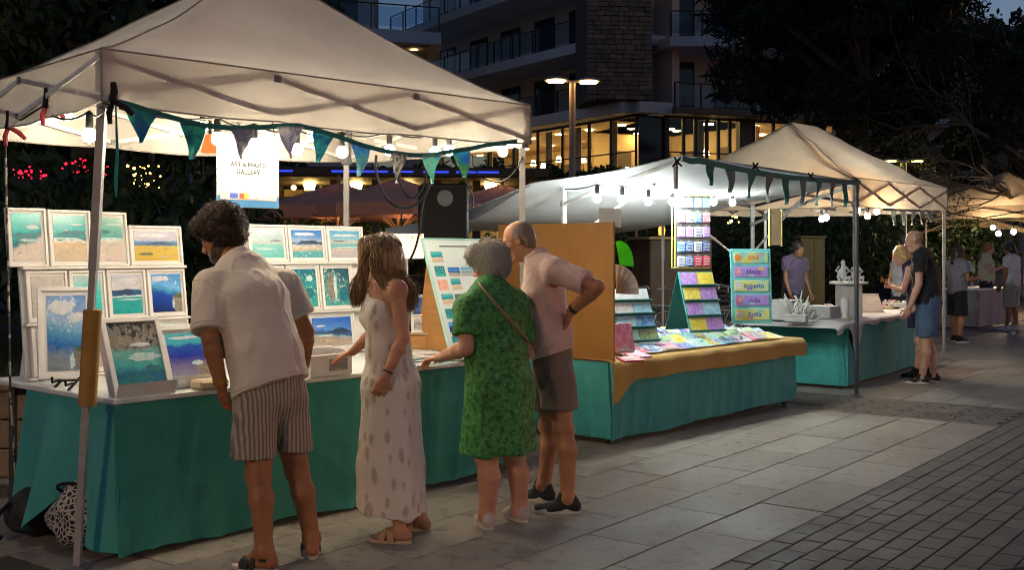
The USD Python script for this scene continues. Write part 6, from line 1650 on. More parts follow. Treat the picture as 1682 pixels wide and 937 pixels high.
class Blob:
    """A distance field on a grid; limbs are blended in one by one, then the surface is read off as one continuous mesh."""
    def __init__(self, lo, hi, h):
        self.lo, self.h = np.asarray(lo, float), h
        self.n = np.ceil((np.asarray(hi) - self.lo) / h).astype(int) + 1
        self.D = np.full(self.n, 0.12, np.float32)
    def block(self, lo, hi):
        a = np.clip(np.floor((lo - self.lo) / self.h).astype(int), 0, self.n); b = np.clip(np.ceil((hi - self.lo) / self.h).astype(int) + 1, 0, self.n)
        if np.any(b <= a): return None, None
        s = tuple(slice(i, j) for i, j in zip(a, b))
        g = [self.lo[k] + self.h * np.arange(a[k], b[k]) for k in range(3)]
        return s, np.meshgrid(*g, indexing='ij', sparse=True)
    def put(self, fn, lo, hi, k=.02, op='add', pad=.06):
        s, g = self.block(np.asarray(lo) - pad, np.asarray(hi) + pad)
        if s is None: return
        d = fn(*g).astype(np.float32); D = self.D[s]
        if op == 'add':
            h = np.maximum(k - np.abs(D - d), 0) / k
            self.D[s] = np.minimum(D, d) - h * h * k * .25
        elif op == 'cut':
            h = np.maximum(k - np.abs(D + d), 0) / k
            self.D[s] = np.maximum(D, -d) + h * h * k * .25
    def limb(self, a, b, ra, rb, X=None, k=.02, op='add', cut=None):
        """A tapered limb from a to b; radii are numbers or (side, depth); X is the side direction; cut = (point, outward normal) ends it flat."""
        a, b = np.asarray(a, float), np.asarray(b, float)
        ra = (ra, ra) if np.ndim(ra) == 0 else ra; rb = (rb, rb) if np.ndim(rb) == 0 else rb
        ax = b - a; L2 = float(ax @ ax); Z = unit(ax)
        X = unit(np.cross(Z, [.3, .5, .81])) if X is None else np.asarray(X, float)
        X = unit(X - Z * (X @ Z)); Y = np.cross(Z, X)
        def fn(x, y, z):
            px, py, pz = x - a[0], y - a[1], z - a[2]
            t = np.clip((px * ax[0] + py * ax[1] + pz * ax[2]) / L2, 0, 1)
            ex, ey, ez = px - t * ax[0], py - t * ax[1], pz - t * ax[2]
            A, B = ra[0] + (rb[0] - ra[0]) * t, ra[1] + (rb[1] - ra[1]) * t
            u, v, w = ex * X[0] + ey * X[1] + ez * X[2], ex * Y[0] + ey * Y[1] + ez * Y[2], ex * Z[0] + ey * Z[1] + ez * Z[2]
            m = np.minimum(A, B)
            d = (np.sqrt((u / A) ** 2 + (v / B) ** 2 + (w / m) ** 2) - 1) * m
            if cut is not None:
                for c, n in ([cut] if np.ndim(cut[0]) == 1 and len(cut) == 2 else cut):
                    d = np.maximum(d, (x - c[0]) * n[0] + (y - c[1]) * n[1] + (z - c[2]) * n[2])
            return d
        R = max(*ra, *rb)
        self.put(fn, np.minimum(a, b) - R, np.maximum(a, b) + R, k, op)
    def chain(self, pts, rs, X=None, k=.02, cut=None):
        for i in range(len(pts) - 1): self.limb(pts[i], pts[i + 1], rs[i], rs[i + 1], X, k, cut=cut)
    def ell(self, c, r, R=None, k=.02, op='add'):
        c = np.asarray(c, float); R = np.eye(3) if R is None else R; r = np.asarray(r, float)
        def fn(x, y, z):
            p = (x - c[0], y - c[1], z - c[2])
            q = [(p[0] * R[0][j] + p[1] * R[1][j] + p[2] * R[2][j]) / r[j] for j in range(3)]
            return (np.sqrt(q[0] ** 2 + q[1] ** 2 + q[2] ** 2) - 1) * r.min()
        self.put(fn, c - r.max(), c + r.max(), k, op)
    def mesh(self, smooth=2):
        D = self.D
        S = D < 0
        n = np.array(D.shape) - 1
        tot = np.zeros(n, np.int8)
        for i, j, k in np.ndindex(2, 2, 2): tot += S[i:i + n[0], j:j + n[1], k:k + n[2]]
        cells = np.argwhere((tot > 0) & (tot < 8))
        idx = np.full(n, -1, np.int64); idx[tuple(cells.T)] = np.arange(len(cells))
        acc, cnt = np.zeros((len(cells), 3)), np.zeros(len(cells))
        cor = list(np.ndindex(2, 2, 2))
        val = {c: D[cells[:, 0] + c[0], cells[:, 1] + c[1], cells[:, 2] + c[2]] for c in cor}
        for c in cor:
            for ax in range(3):
                if c[ax] == 0:
                    e = list(c); e[ax] = 1; e = tuple(e)
                    a, b = val[c], val[e]; m = (a < 0) != (b < 0)
                    t = a[m] / (a[m] - b[m])
                    p = np.tile(np.array(c, float), (m.sum(), 1)); p[:, ax] += t
                    acc[m] += p; cnt[m] += 1
        v = self.lo + (cells + acc / cnt[:, None]) * self.h
        f = []
        for ax in range(3):
            o1, o2 = [(1, 2), (2, 0), (0, 1)][ax]
            sl0 = [slice(1, -1)] * 3; sl1 = [slice(1, -1)] * 3
            sl0[ax] = slice(0, -1); sl1[ax] = slice(1, None)
            A, B = S[tuple(sl0)], S[tuple(sl1)]
            for flip, m in ((0, A & ~B), (1, ~A & B)):
                q = np.argwhere(m)
                if not len(q): continue
                q = q + 1; q[:, ax] -= 1
                d1 = np.zeros(3, int); d1[o1] = 1; d2 = np.zeros(3, int); d2[o2] = 1
                g = [idx[tuple((q - x).T)] for x in (d1 + d2, d2, 0 * d1, d1)]
                if flip: g = g[::-1]
                g = np.array(g).T
                g = g[(g >= 0).all(1)]
                f += [g[:, [0, 1, 2]], g[:, [0, 2, 3]]]
        m = trimesh.Trimesh(v, np.vstack(f), process=False)
        if smooth:
            import scipy.sparse as sps
            e = m.edges_unique; N = len(v)
            A = sps.coo_matrix((np.ones(2 * len(e)), (np.r_[e[:, 0], e[:, 1]], np.r_[e[:, 1], e[:, 0]])), shape=(N, N)).tocsr()
            deg = np.asarray(A.sum(1)).ravel(); ok = deg > 0
            for _ in range(smooth):
                for lam in (.5, -.515):
                    L = (A @ v) / np.maximum(deg, 1)[:, None] - v
                    v = np.where(ok[:, None], v + lam * L, v)
            m = trimesh.Trimesh(v, m.faces, process=False)
        return m

def displaced(m, fn):
    m = m.copy(); m.vertices = m.vertices + m.vertex_normals * fn(m.vertices)[:, None]
    return m

SKIN = {}
def skin(name, c):
    if name not in SKIN:
        n = {'tc': ('texture_coordinate', {}), 'n': ('noise_texture', dict(scale=9.0, detail=8.0, roughness=.7)), 'r': ('rgb_ramp', {'ramp': [(.3, (c[0] * .74, c[1] * .62, c[2] * .58)), (.5, c), (.7, tuple(min(1, x * 1.2) for x in c))]}), 'n2': ('noise_texture', dict(scale=260.0, detail=2.0)), 'b': ('bump', dict(strength=.12, distance=.002)),
             'p': ('principled_bsdf', dict(roughness=.5, subsurface_weight=.12, subsurface_scale=.012, specular_ior_level=.4))}
        SKIN[name] = usdkit.material(stage, '/World/Looks/' + name, n, [('tc.object', 'n.vector'), ('tc.object', 'n2.vector'), ('n.fac', 'r.fac'), ('r.color', 'p.base_color'), ('n2.fac', 'b.height'), ('b.normal', 'p.normal')], surface='p.BSDF')
    return SKIN[name]
def hairmat(name, c1, c2, rough=.42, st=(45, 45, 45)):
    n = {'tc': ('texture_coordinate', {}), 'mp': ('mapping', dict(scale=st)), 'no': ('noise_texture', dict(scale=1.0, detail=5.0, roughness=.7)), 'ad': ('math', dict(math_type='multiply_add', value2=.55)), 'nm': ('math', dict(math_type='multiply_add', value2=1.7, value3=-.6)), 'bp': ('bump', dict(strength=.7, distance=.006)), 'g': ('geometry', {}), 'r': ('rgb_ramp', {'ramp': [(0, c1), (1, c2)]}), 'p': ('principled_bsdf', dict(roughness=rough, specular_ior_level=.45))}
    MATS[name] = usdkit.material(stage, '/World/Looks/' + name, n, [('tc.object', 'mp.vector'), ('mp.vector', 'no.vector'), ('no.fac', 'nm.value1'), ('g.random_per_island', 'ad.value1'), ('nm.result' if False else 'nm.value', 'ad.value3'), ('ad.value', 'r.fac'), ('no.fac', 'bp.height'), ('bp.normal', 'p.normal'), ('r.color', 'p.base_color')], surface='p.BSDF')
    return MATS[name]

def hand(B, wrist, fdir, pnorm, side, curl=.5, s=1.0, spread=.06, thumb=.6):
    """Palm, four fingers of their own lengths bent towards the palm side, and a thumb from the palm's side. side: +1 thumb lies along fdir x pnorm."""
    f, n = unit(fdir), np.asarray(pnorm, float); n = unit(n - f * (n @ f)); w = np.cross(f, n) * side      # w: towards the thumb
    p0 = wrist; palm = wrist + f * .085 * s
    B.limb(wrist + f * .012, wrist + f * .05 * s, (.026 * s, .018 * s), (.038 * s, .015 * s), X=w, k=.012)
    B.limb(wrist + f * .05 * s, palm, (.038 * s, .014 * s), (.040 * s, .012 * s), X=w, k=.008)
    for i, (off, L) in enumerate(((.030, .075), (.010, .082), (-.010, .077), (-.029, .060))):
        a = palm + w * off * s - f * .006
        d = unit(f + w * (spread * (1.5 - i) * .8)); c = curl * (.85 + .12 * i)
        r = .0088 * s
        for seg, (q, rr) in enumerate(((.46, 1.0), (.31, .92), (.23, .8))):
            ang = c * (.55 if seg == 0 else .9)
            d = unit(d * math.cos(ang) + n * math.sin(ang))
            b = a + d * L * q * s
            B.limb(a, b, r * rr, r * rr * .93, k=.004); a = b
    a = wrist + f * .028 * s + w * .024 * s
    d = unit(f * .75 + w * .7 + n * .25 * thumb)
    for L, r in ((.040, .0125), (.032, .0105), (.024, .0092)):
        b = a + d * L * s; B.limb(a, b, r * s, r * .92 * s, k=.006); a = b
        d = unit(d + f * .35 + n * .3 * thumb - w * .2)

def head(B, c, F, U, s=1.0, female=False, jaw=1.0):
    """Skull, jaw, brow, nose, lips, eye sockets and ears about the head's middle c."""
    F = unit(F); U = unit(U - F * (np.asarray(U) @ F)); R = np.cross(F, U)
    M = np.array([R, F, U]).T
    P_ = lambda r, f, u: c + (R * r + F * f + U * u) * s
    B.ell(P_(0, -.012, .032), (.076 * s, .096 * s, .086 * s), M, k=.02)
    B.ell(P_(0, .028, -.035), (.058 * s, .066 * s, .082 * s), M, k=.025)
    B.ell(P_(0, .045, -.085), (.040 * s * jaw, .042 * s, .030 * s), M, k=.025)
    B.ell(P_(0, .079, -.098), (.018 * s, .014 * s, .014 * s), M, k=.014)
    B.ell(P_(0, .074, .028), (.050 * s, .020 * s, .012 * s), M, k=.014)
    for q in (-1, 1):
        B.ell(P_(q * .031, .088, .012), (.016 * s, .010 * s, .009 * s), M, k=.010, op='cut')
        B.ell(P_(q * .048, .055, -.018), (.020 * s, .022 * s, .018 * s), M, k=.02)
        B.ell(P_(q * .031, .076, .012), (.0125 * s, .0125 * s, .0115 * s), M, k=.003)
        B.ell(P_(q * .076, -.012, -.004), (.009 * s, .020 * s, .032 * s), M, k=.006)
        B.ell(P_(q * .086, -.006, -.002), (.006 * s, .011 * s, .019 * s), M, k=.004, op='cut')
    B.limb(P_(0, .092, .016), P_(0, .114, -.022), .0085 * s, .0135 * s, k=.010)
    for q in (-1, 1): B.ell(P_(q * .012, .102, -.027), (.009 * s, .010 * s, .008 * s), M, k=.006)
    B.ell(P_(0, .091, -.053), (.023 * s, .009 * s, .0065 * s), M, k=.005)
    B.ell(P_(0, .089, -.066), (.020 * s, .009 * s, .0075 * s), M, k=.005)
    return P_, M

class Person:
    def __init__(self, label, J, F, h=.006, s=1.0, skin_=None, group=None):
        self.J, self.s, self.h = {k: (P(*v) if not isinstance(v, np.ndarray) else v) for k, v in J.items()}, s, h
        self.F = unit(V(F[0], F[1], 0)); self.X = V(self.F[1], -self.F[0], 0)
        p = self.J['pelvis']
        M = np.eye(4); M[:3, 0], M[:3, 1], M[:3, 3] = self.X, self.F, (p[0], p[1], 0)
        self.t = thing('person', label, 'person', M, group)
        self.sk = skin_
    def blob(self, *keys, pad=.2, h=None):
        q = np.array([self.J[k] for k in keys])
        return Blob(q.min(0) - pad, q.max(0) + pad, h or self.h)
    def body(self, tor=((.155, .11), (.135, .095), (.155, .11), (.13, .085)), arm=(.047, .037, .028), leg=(.085, .056, .036), neck=.055, hands=None, headF=None, headU=(0, 0, 1), female=False, feet=True, calf=.052, headsize=1.0, jaw=1.0):
        J, X, F, s = self.J, self.X, self.F, self.s
        B = self.blob(*J.keys(), pad=.16)
        B.chain([J['pelvis'], J['waist'], J['chest'], J['neck'] * .8 + J['chest'] * .2], tor, X, k=.03)
        for q in 'LR':
            B.limb(J['chest'] * .35 + J['sh' + q] * .65, J['sh' + q], .06 * s, .058 * s, k=.04)
            B.limb(J['neck'], J['sh' + q] + V(0, 0, .01), .045 * s, .048 * s, k=.04)
            B.limb(J['sh' + q], J['el' + q], arm[0] * s * 1.12, arm[1] * s, k=.02)
            m = J['el' + q] * .72 + J['wr' + q] * .28
            B.limb(J['el' + q], m, arm[1] * s, arm[1] * 1.06 * s, k=.015); B.limb(m, J['wr' + q], arm[1] * 1.06 * s, arm[2] * s, k=.015)
            B.limb(J['pelvis'] * .4 + J['hip' + q] * .6, J['kn' + q], leg[0] * s, leg[1] * s, k=.03)
            k_, a_ = J['kn' + q], J['an' + q]
            m = k_ * .68 + a_ * .32 - self.F * .018
            B.limb(k_, m, leg[1] * .94 * s, calf * s, k=.02); B.limb(m, a_, calf * s, leg[2] * s, k=.03)
            B.ell(k_ + self.F * .02, (leg[1] * .75 * s,) * 3, k=.03)
            if feet and 'to' + q in J:
                d = unit((J['to' + q] - a_) * [1, 1, 0]); L = .17 * s; Z0 = V(a_[0], a_[1], 0)
                sd = V(d[1], -d[0], 0)
                B.limb(Z0 - d * .045 * s + V(0, 0, .042), a_, .030 * s, leg[2] * s, k=.02)
                B.limb(Z0 - d * .03 + V(0, 0, .038), Z0 + d * .11 * s + V(0, 0, .030), (.030 * s, .026 * s), (.040 * s, .018 * s), X=sd, k=.02)
                B.limb(a_, Z0 + d * .09 * s + V(0, 0, .035), leg[2] * .9 * s, .02 * s, k=.03)
                for i in range(5):
                    o = Z0 + d * (.115 - .007 * i) * s + sd * (.028 - .0145 * i) * s * (1 if q == 'L' else -1) + V(0, 0, .026)
                    B.limb(o, o + d * (.045 - .004 * i) * s - V(0, 0, .006), (.0125 if i == 0 else .0095) * s, (.011 if i == 0 else .008) * s, k=.005)
        hF = headF if headF is not None else F
        hc = J['head']
        B.limb(J['neck'] - V(0, 0, .03), hc - unit(V(*headU)) * .06 * s - unit(V(*hF)) * .012, neck * s * 1.08, neck * s * .95, k=.03)
        self.headP, self.headM = head(B, hc, V(*hF), V(*headU), s * headsize, female, jaw)
        for q, kw in (hands or {}).items():
            hand(B, J['wr' + q], **kw)
        self.B = B
        self.body_mesh = B.mesh(2)
        obj('body', self.body_mesh, self.sk, self.t, smooth=True)
    def eyes(self):
        for q in (-1, 1):
            obj('eye', ball(self.headP(q * .031, .0835, .012), .0075 * self.s, 2), M_('eye_white', (.6, .58, .55), .2), self.t, smooth=True)
            obj('brow', ball(self.headP(q * .033, .092, .032), (.016, .008, .0045), 1), M_('brow_hair', (.06, .045, .035), .8), self.t, smooth=True)
    def cloth(self, name, prims, mt, fold=None, pad=.12, k=.03, h=None, smooth=2):
        """prims: list of (a, b, ra, rb, X, cut) limbs merged into one garment."""
        pts = np.array([q for p in prims for q in p[:2]])
        R = max(np.max(p[2]) for p in prims)
        B = Blob(pts.min(0) - R - pad * .5, pts.max(0) + R + pad * .5, h or self.h)
        for a, b, ra, rb, X, cut in prims: B.limb(a, b, ra, rb, X, k, cut=cut)
        m = B.mesh(smooth)
        if fold is not None: m = displaced(m, fold)
        self.last = m
        return obj(name, m, mt, self.t, smooth=True)

def stitched(per, m, mt, cuts, r=.0024):
    """Raised seams where the planes cut a garment: cuts are (point, normal, reach)."""
    for o, n, reach in cuts:
        g = trimesh.intersections.mesh_plane(m, n, o)
        g = g[np.linalg.norm(g.mean(1) - o, axis=1) < reach]
        if len(g): obj('seam', tubes(np.stack([g[:, 0], g[:, 1]], 1), r, 5), mt, per.t, smooth=True)

def folds(amp, sx, sz, seed=0, base=None, grow=None):
    """Cloth folds: noise stretched along z; grow(z) scales it."""
    def fn(v):
        q = np.c_[v[:, 0] * sx, v[:, 1] * sx, v[:, 2] * sz] + seed * 7.3
        nz = meshkit.fbm(q, 2, seed); n2 = meshkit.noise(q * 1.9 + nz[:, None] * 2.0, seed + 1)
        f = (nz - .5) * 1.2 * amp + ((1 - np.abs(2 * n2 - 1)) ** 2.2 - .35) * amp * .8
        if grow is not None: f = f * grow(v[:, 2])
        return f + (meshkit.fbm(v * 45, 2, seed + 3) - .5) * .0022
    return fn

def shoe(per, q, mt, sole, L=.29, wd=.052, high=.10, wavy=False, name='shoe', stripes=None):
    J = per.J; a = J['an' + q]; d = unit((J['to' + q] - a) * [1, 1, 0]); sd = V(d[1], -d[0], 0); g = V(a[0], a[1], 0)
    h = max(per.h, .005)
    B = Blob(g - .3, g + .35, h)
    B.D[:] = .12
    flat = (g + V(0, 0, .022), V(0, 0, -1))
    B.limb(g - d * .045 + V(0, 0, .05), a + V(0, 0, .015), (.036, .036), (.040, .044), X=sd, k=.02, cut=flat)
    B.limb(g - d * .04 + V(0, 0, .035), g + d * .10 + V(0, 0, .03), (.036, .040), (wd * .95, .030), X=sd, k=.02, cut=flat)
    B.limb(g + d * .06 + V(0, 0, .05), a + d * .015, (.040, .03), (.036, .04), X=sd, k=.03, cut=flat)
    B.limb(g + d * .10 + V(0, 0, .03), g + d * (L - .115) + V(0, 0, .028), (wd * .95, .030), (wd * .72, .022), X=sd, k=.02, cut=flat)
    sp = obj(name, B.mesh(1), mt, per.t, smooth=True)
    n = 40; o = []
    for i in range(n):
        th = 2 * PI * i / n
        x = math.cos(th); y = math.sin(th)
        cx = (L - .07) / 2 - .045
        o.append(d * (cx + (L / 2 - .005) * math.copysign(abs(x) ** .75, x)) + sd * y * (wd if x > 0 else wd * .82))
    o = np.array(o)
    rings = []
    for z, sc in ((.0, .96), (.006, 1.0), (.022, 1.02), (.030, .99)):
        r = o * sc
        r = r - (o.mean(0) * (sc - 1))
        rr = g + r; rr[:, 2] = z + (.006 * np.sin(np.arange(n) * 2 * PI * 9 / n) if (wavy and z > .02) else 0)
        rings.append(rr)
    v = np.vstack(rings + [[g + o.mean(0) + V(0, 0, .0)], [g + o.mean(0) + V(0, 0, .027)]])
    f = []
    for k in range(3):
        for i in range(n):
            a_, b_ = k * n + i, k * n + (i + 1) % n
            f += [(a_, b_, b_ + n), (a_, b_ + n, a_ + n)]
    for i in range(n): f += [(4 * n, (i + 1) % n, i), (4 * n + 1, 3 * n + i, 3 * n + (i + 1) % n)]
    m = trimesh.Trimesh(v, f, process=False); m.fix_normals()
    obj(name + '_sole', m, sole, per.t, smooth=40)
    if stripes is not None:
        for k in range(3):
            x0 = g + d * (.01 + .025 * k) + V(0, 0, .034); x1 = g + d * (.03 + .025 * k) + V(0, 0, .07)
            for sgn in (-1, 1): obj(name + '_stripe', tube([x0 + sd * sgn * .045, x1 + sd * sgn * .034], .005, 5), stripes, per.t)
    for k in range(4):
        c = g + d * (.045 + .018 * k) + V(0, 0, .083 - .009 * k)
        obj(name + '_lace', tube([c - sd * .022, c + V(0, 0, .004), c + sd * .022], .0028, 5), sole, per.t)

def sandal(per, q, strapm, solem, closed=False):
    J = per.J; a = J['an' + q]; d = unit((J['to' + q] - a) * [1, 1, 0]); sd = V(d[1], -d[0], 0); g = V(a[0], a[1], 0)
    n = 32; o = []
    for i in range(n):
        th = 2 * PI * i / n; x = math.cos(th); y = math.sin(th)
        o.append(g + d * (.055 + .128 * math.copysign(abs(x) ** .8, x)) + sd * y * (.046 if x > 0 else .038))
    o = np.array(o)
    lo, hi = o.copy(), o.copy(); hi[:, 2] = .017; lo[:, 2] = 0.0005
    v = np.vstack([lo, hi, [o.mean(0)], [o.mean(0) + V(0, 0, .017)]]); f = []
    for i in range(n):
        j = (i + 1) % n
        f += [(i, j, j + n), (i, j + n, i + n), (2 * n, j, i), (2 * n + 1, i + n, j + n)]
    m = trimesh.Trimesh(v, f, process=False); m.fix_normals()
    obj('sandal_sole', m, solem, per.t, smooth=40)
    def strap(x0, x1, h, w, twist=0.0):
        def fn(u, b):
            th = PI * u
            return g + d * (x0 + (x1 - x0) * b + twist * (u - .5)) + sd * math.cos(th) * .047 + V(0, 0, .012 + h * math.sin(th) ** .7)
        obj('sandal_strap', grid(fn, 14, 4, .003), strapm, per.t, smooth=50)
    if closed:
        strap(.065, .115, .050, .03); strap(.03, .055, .066, .03)
    else:
        strap(.04, .075, .062, .03, .06); strap(.04, .075, .0625, .03, -.06)
    def back(u, b):
        th = PI * u
        return g + sd * math.cos(th) * .042 - d * (.052 * math.sin(th)) + V(0, 0, .055 + .014 * b)
    obj('sandal_heel_strap', grid(back, 14, 3, .003), strapm, per.t, smooth=50)

def tubes(paths, r, n=3):
    """Many thin strands at once; all have the same number of points."""
    p = np.asarray(paths, float); N, m, _ = p.shape
    r = np.broadcast_to(np.asarray(r, float), (m,))
    t = np.gradient(p, axis=1); t /= np.maximum(np.linalg.norm(t, axis=2, keepdims=True), 1e-9)
    a = np.cross(t, [.31, .53, .79]); a /= np.maximum(np.linalg.norm(a, axis=2, keepdims=True), 1e-9); b = np.cross(t, a)
    th = np.arange(n) * 2 * PI / n
    v = p[:, :, None] + r[None, :, None, None] * (np.cos(th)[:, None] * a[:, :, None] + np.sin(th)[:, None] * b[:, :, None])
    i = np.arange(N * m * n).reshape(N, m, n); j = np.roll(i, -1, 2)
    f = np.vstack([np.stack([i[:, :-1], j[:, :-1], j[:, 1:]], -1).reshape(-1, 3), np.stack([i[:, :-1], j[:, 1:], i[:, 1:]], -1).reshape(-1, 3)])
    return trimesh.Trimesh(v.reshape(-1, 3), f, process=False)
# ---------------------------------------------------------------- the visitors
# 1: curly haired man in the cream shirt
A = Person('curly haired man in cream shirt and striped shorts leaning over the picture table',
  dict(pelvis=(444, 640, 5.53), waist=(436, 585, 5.57), chest=(412, 492, 5.66), neck=(394, 430, 5.74), head=(362, 390, 5.80),
       shL=(347, 470, 5.60), shR=(466, 468, 5.84), elL=(345, 556, 5.48), wrL=(363, 634, 5.50), elR=(503, 545, 5.86), wrR=(500, 598, 6.06),
       hipL=(421, 655, 5.46), hipR=(472, 650, 5.60), knL=(424, 782, 5.40), knR=(488, 774, 5.62), anL=(434, 905, 5.36), anR=(512, 885, 5.62), toL=(385, 905, 5.42), toR=(505, 860, 5.9)),
  (-.55, .83), h=.0055, s=1.03, skin_=skin('skin_tan', (.34, .145, .060)))
hf = V(-.86, .22, -.46)
A.body(tor=((.145, .105), (.135, .095), (.15, .10), (.08, .055)), headF=hf, headU=(-.42, .15, .9), hands=dict(L=dict(fdir=(.25, .05, -.97), pnorm=(.7, .7, .1), side=-1, curl=.55), R=dict(fdir=(-.3, .75, -.6), pnorm=(-.6, .3, -.7), side=1, curl=.6)), arm=(.05, .041, .030), leg=(.09, .060, .040), calf=.055)
A.eyes()
j = A.J; X, F = A.X, A.F
axis = unit(j['pelvis'] - j['chest'])
hemc = P(438, 641, 5.55)
cutb = (hemc, unit(axis + X * .12))
top = j['neck'] * .86 + j['chest'] * .14
slL, slR = unit(j['elL'] - j['shL']), unit(j['elR'] - j['shR'])
prs = [(j['pelvis'] + axis * .12, j['waist'], (.212, .180), (.186, .146), X, cutb), (j['waist'], j['chest'], (.186, .146), (.194, .138), X, None), (j['chest'], top, (.198, .14), (.135, .09), X, None),
       (j['neck'] * .9 + j['chest'] * .1, j['shL'] * .95 + j['chest'] * .05, .060, .078, None, None), (j['neck'] * .9 + j['chest'] * .1, j['shR'] * .95 + j['chest'] * .05, .060, .078, None, None),
       (j['shL'], j['elL'] + slL * .1, .088, .092, None, (j['elL'] - slL * .035, slL)), (j['shR'], j['elR'] + slR * .1, .086, .088, None, (j['elR'] - slR * .085, slR))]
SH_A = cloth('cream_shirt_cloth', (.70, .60, .48), (.64, .545, .435), weave=420, scale=5, bump=.35)
zw = j['waist'][2]
A.cloth('shirt', prs, SH_A, folds(.008, 9, 1.3, 4, grow=lambda z: np.clip(1.35 - (z - .9) * 1.0, .4, 1.2)), k=.035)
stitched(A, A.last, SH_A, [(j['shL'] + slL * .05, unit(slL - X * .8), .15), (j['shR'] + slR * .05, unit(slR + X * .8), .15), (hemc - axis * .022, unit(axis + X * .12), .4), (j['elL'] - slL * .058, slL, .14), (j['elR'] - slR * .108, slR, .14)])
B = Blob(j['neck'] - .14, j['neck'] + .16, .005)
nd = unit(j['head'] - j['neck'] + V(.02, 0, .03))
B.limb(j['neck'] - nd * .02, j['neck'] + nd * .09, .082, .070, k=.01, cut=(j['neck'] + nd * .052, nd))
B.limb(j['neck'] - nd * .1, j['neck'] + nd * .2, .066, .058, k=.006, op='cut')
obj('collar', B.mesh(1), SH_A, A.t, smooth=True)
def stripemat():
    n = {'tc': ('texture_coordinate', {}), 'w': ('wave_texture', dict(scale=16.0, bands_direction='x', distortion=.6, detail=2.0, detail_scale=1.5)), 'r': ('rgb_ramp', {'ramp': [(.35, (.20, .16, .115)), (.55, (.40, .33, .25))]}), 'n': ('noise_texture', dict(scale=200.0)), 'b': ('bump', dict(strength=.3, distance=.004)), 'p': ('principled_bsdf', dict(roughness=.9))}
    return usdkit.material(stage, '/World/Looks/striped_shorts', n, [('tc.object', 'w.vector'), ('w.fac', 'r.fac'), ('r.color', 'p.base_color'), ('tc.object', 'n.vector'), ('w.fac', 'b.height'), ('b.normal', 'p.normal')], surface='p.BSDF')
hl, hr = P(411, 752, 5.42), P(487, 739, 5.61)
dn = V(.0, 0, -1)
A.cloth('shorts', [(j['pelvis'] + V(0, 0, .08), j['pelvis'] - V(0, 0, .03), (.165, .125), (.175, .135), X, None),
   (j['hipL'] - V(0, 0, .02), hl - V(0, 0, .15), (.100, .110), (.112, .115), X, (hl, dn)), (j['hipR'] - V(0, 0, .02), hr - V(0, 0, .15), (.098, .110), (.092, .11), X, (hr, dn))], stripemat(), folds(.011, 11, 3.5, 6), k=.04)
HA = hairmat('dark_brown_hair', (.03, .016, .009), (.13, .07, .035))
# curly hair: rounded mass carrying many curls
r = np.random.default_rng(3)
B = Blob(j['head'] - .22, j['head'] + .24, .006)
Uh = A.headM[:, 2]; Fh = A.headM[:, 1]; Rh = A.headM[:, 0]
B.ell(A.headP(0, -.03, .065), (.118, .125, .098), A.headM, k=.02)
B.ell(A.headP(0, -.055, .0), (.098, .085, .085), A.headM, k=.03)
B.ell(A.headP(0, .06, .085), (.075, .05, .05), A.headM, k=.03)
hm = displaced(B.mesh(1), lambda v: (meshkit.fbm(v * 34, 3, 2) - .45) * .035)
obj('hair', hm, HA, A.t, smooth=True)
fi = r.choice(len(hm.vertices), 3400)
cur = []
for i in fi:
    p, n = hm.vertices[i], hm.vertex_normals[i]
    t1_ = unit(np.cross(n, r.normal(size=3))); t2_ = np.cross(n, t1_)
    rad = r.uniform(.006, .012); ph = r.uniform(0, 6.28); tt = np.linspace(0, r.uniform(4, 8), 9)
    cur.append(p + n * (-.008 + tt[:, None] * r.uniform(.002, .0042)) + rad * (np.cos(tt + ph)[:, None] * t1_ + np.sin(tt + ph)[:, None] * t2_))
obj('hair_curls', tubes(cur, .0015), HA, A.t, smooth=True, kind='stuff')
B = Blob(j['head'] - .18, j['head'] + .18, .005)
B.ell(A.headP(0, .052, -.088), (.050, .050, .034), A.headM, k=.02); B.ell(A.headP(.045, .01, -.06), (.022, .05, .045), A.headM, k=.02); B.ell(A.headP(-.045, .01, -.06), (.022, .05, .045), A.headM, k=.02)
B.ell(A.headP(0, .098, -.043), (.026, .008, .007), A.headM, k=.008)
obj('beard', displaced(B.mesh(1), lambda v: (meshkit.noise(v * 140, 5) - .5) * .004), HA, A.t, smooth=True)
for q in 'LR': sandal(A, q, M_('black_strap', (.015, .014, .014), .6), M_('pale_sole', (.5, .45, .4), .7), closed=True)
w_ = j['wrL'] * .9 + j['elL'] * .1
wt = unit(j['wrL'] - j['elL'])
obj('wrist_band', tube([w_ - wt * .014, w_ + wt * .014], .036, 14), M_('brass_band', (.45, .26, .06), .35, metallic=.6), A.t, smooth=40)

# 2: long haired woman in the patterned dress
W = Person('long haired woman in a cream leaf patterned strappy dress beside the cream shirted man',
  dict(pelvis=(642, 632, 6.0), waist=(638, 572, 6.0), chest=(634, 512, 6.0), neck=(634, 462, 6.0), head=(624, 420, 6.0),
       shL=(652, 478, 5.86), shR=(628, 474, 6.15), elL=(662, 556, 5.83), wrL=(634, 618, 5.80), elR=(612, 548, 6.22), wrR=(580, 578, 6.30),
       hipL=(642, 650, 5.92), hipR=(640, 650, 6.08), knL=(650, 770, 5.92), knR=(662, 765, 6.10), anL=(656, 876, 5.88), anR=(690, 852, 6.14), toL=(615, 890, 5.92), toR=(665, 860, 6.2)),
  (-.93, .36), h=.0055, s=.95, skin_=skin('skin_light', (.48, .24, .14)))
W.body(tor=((.16, .12), (.125, .095), (.135, .10), (.115, .075)), headF=(-.88, .34, -.34), headU=(-.33, .12, .93), hands=dict(L=dict(fdir=(-.35, .05, -.93), pnorm=(-.3, .9, .2), side=1, curl=.75), R=dict(fdir=(-.85, .4, -.3), pnorm=(0, .2, -1), side=1, curl=.4)), arm=(.043, .035, .026), leg=(.085, .055, .036), calf=.05, neck=.047)
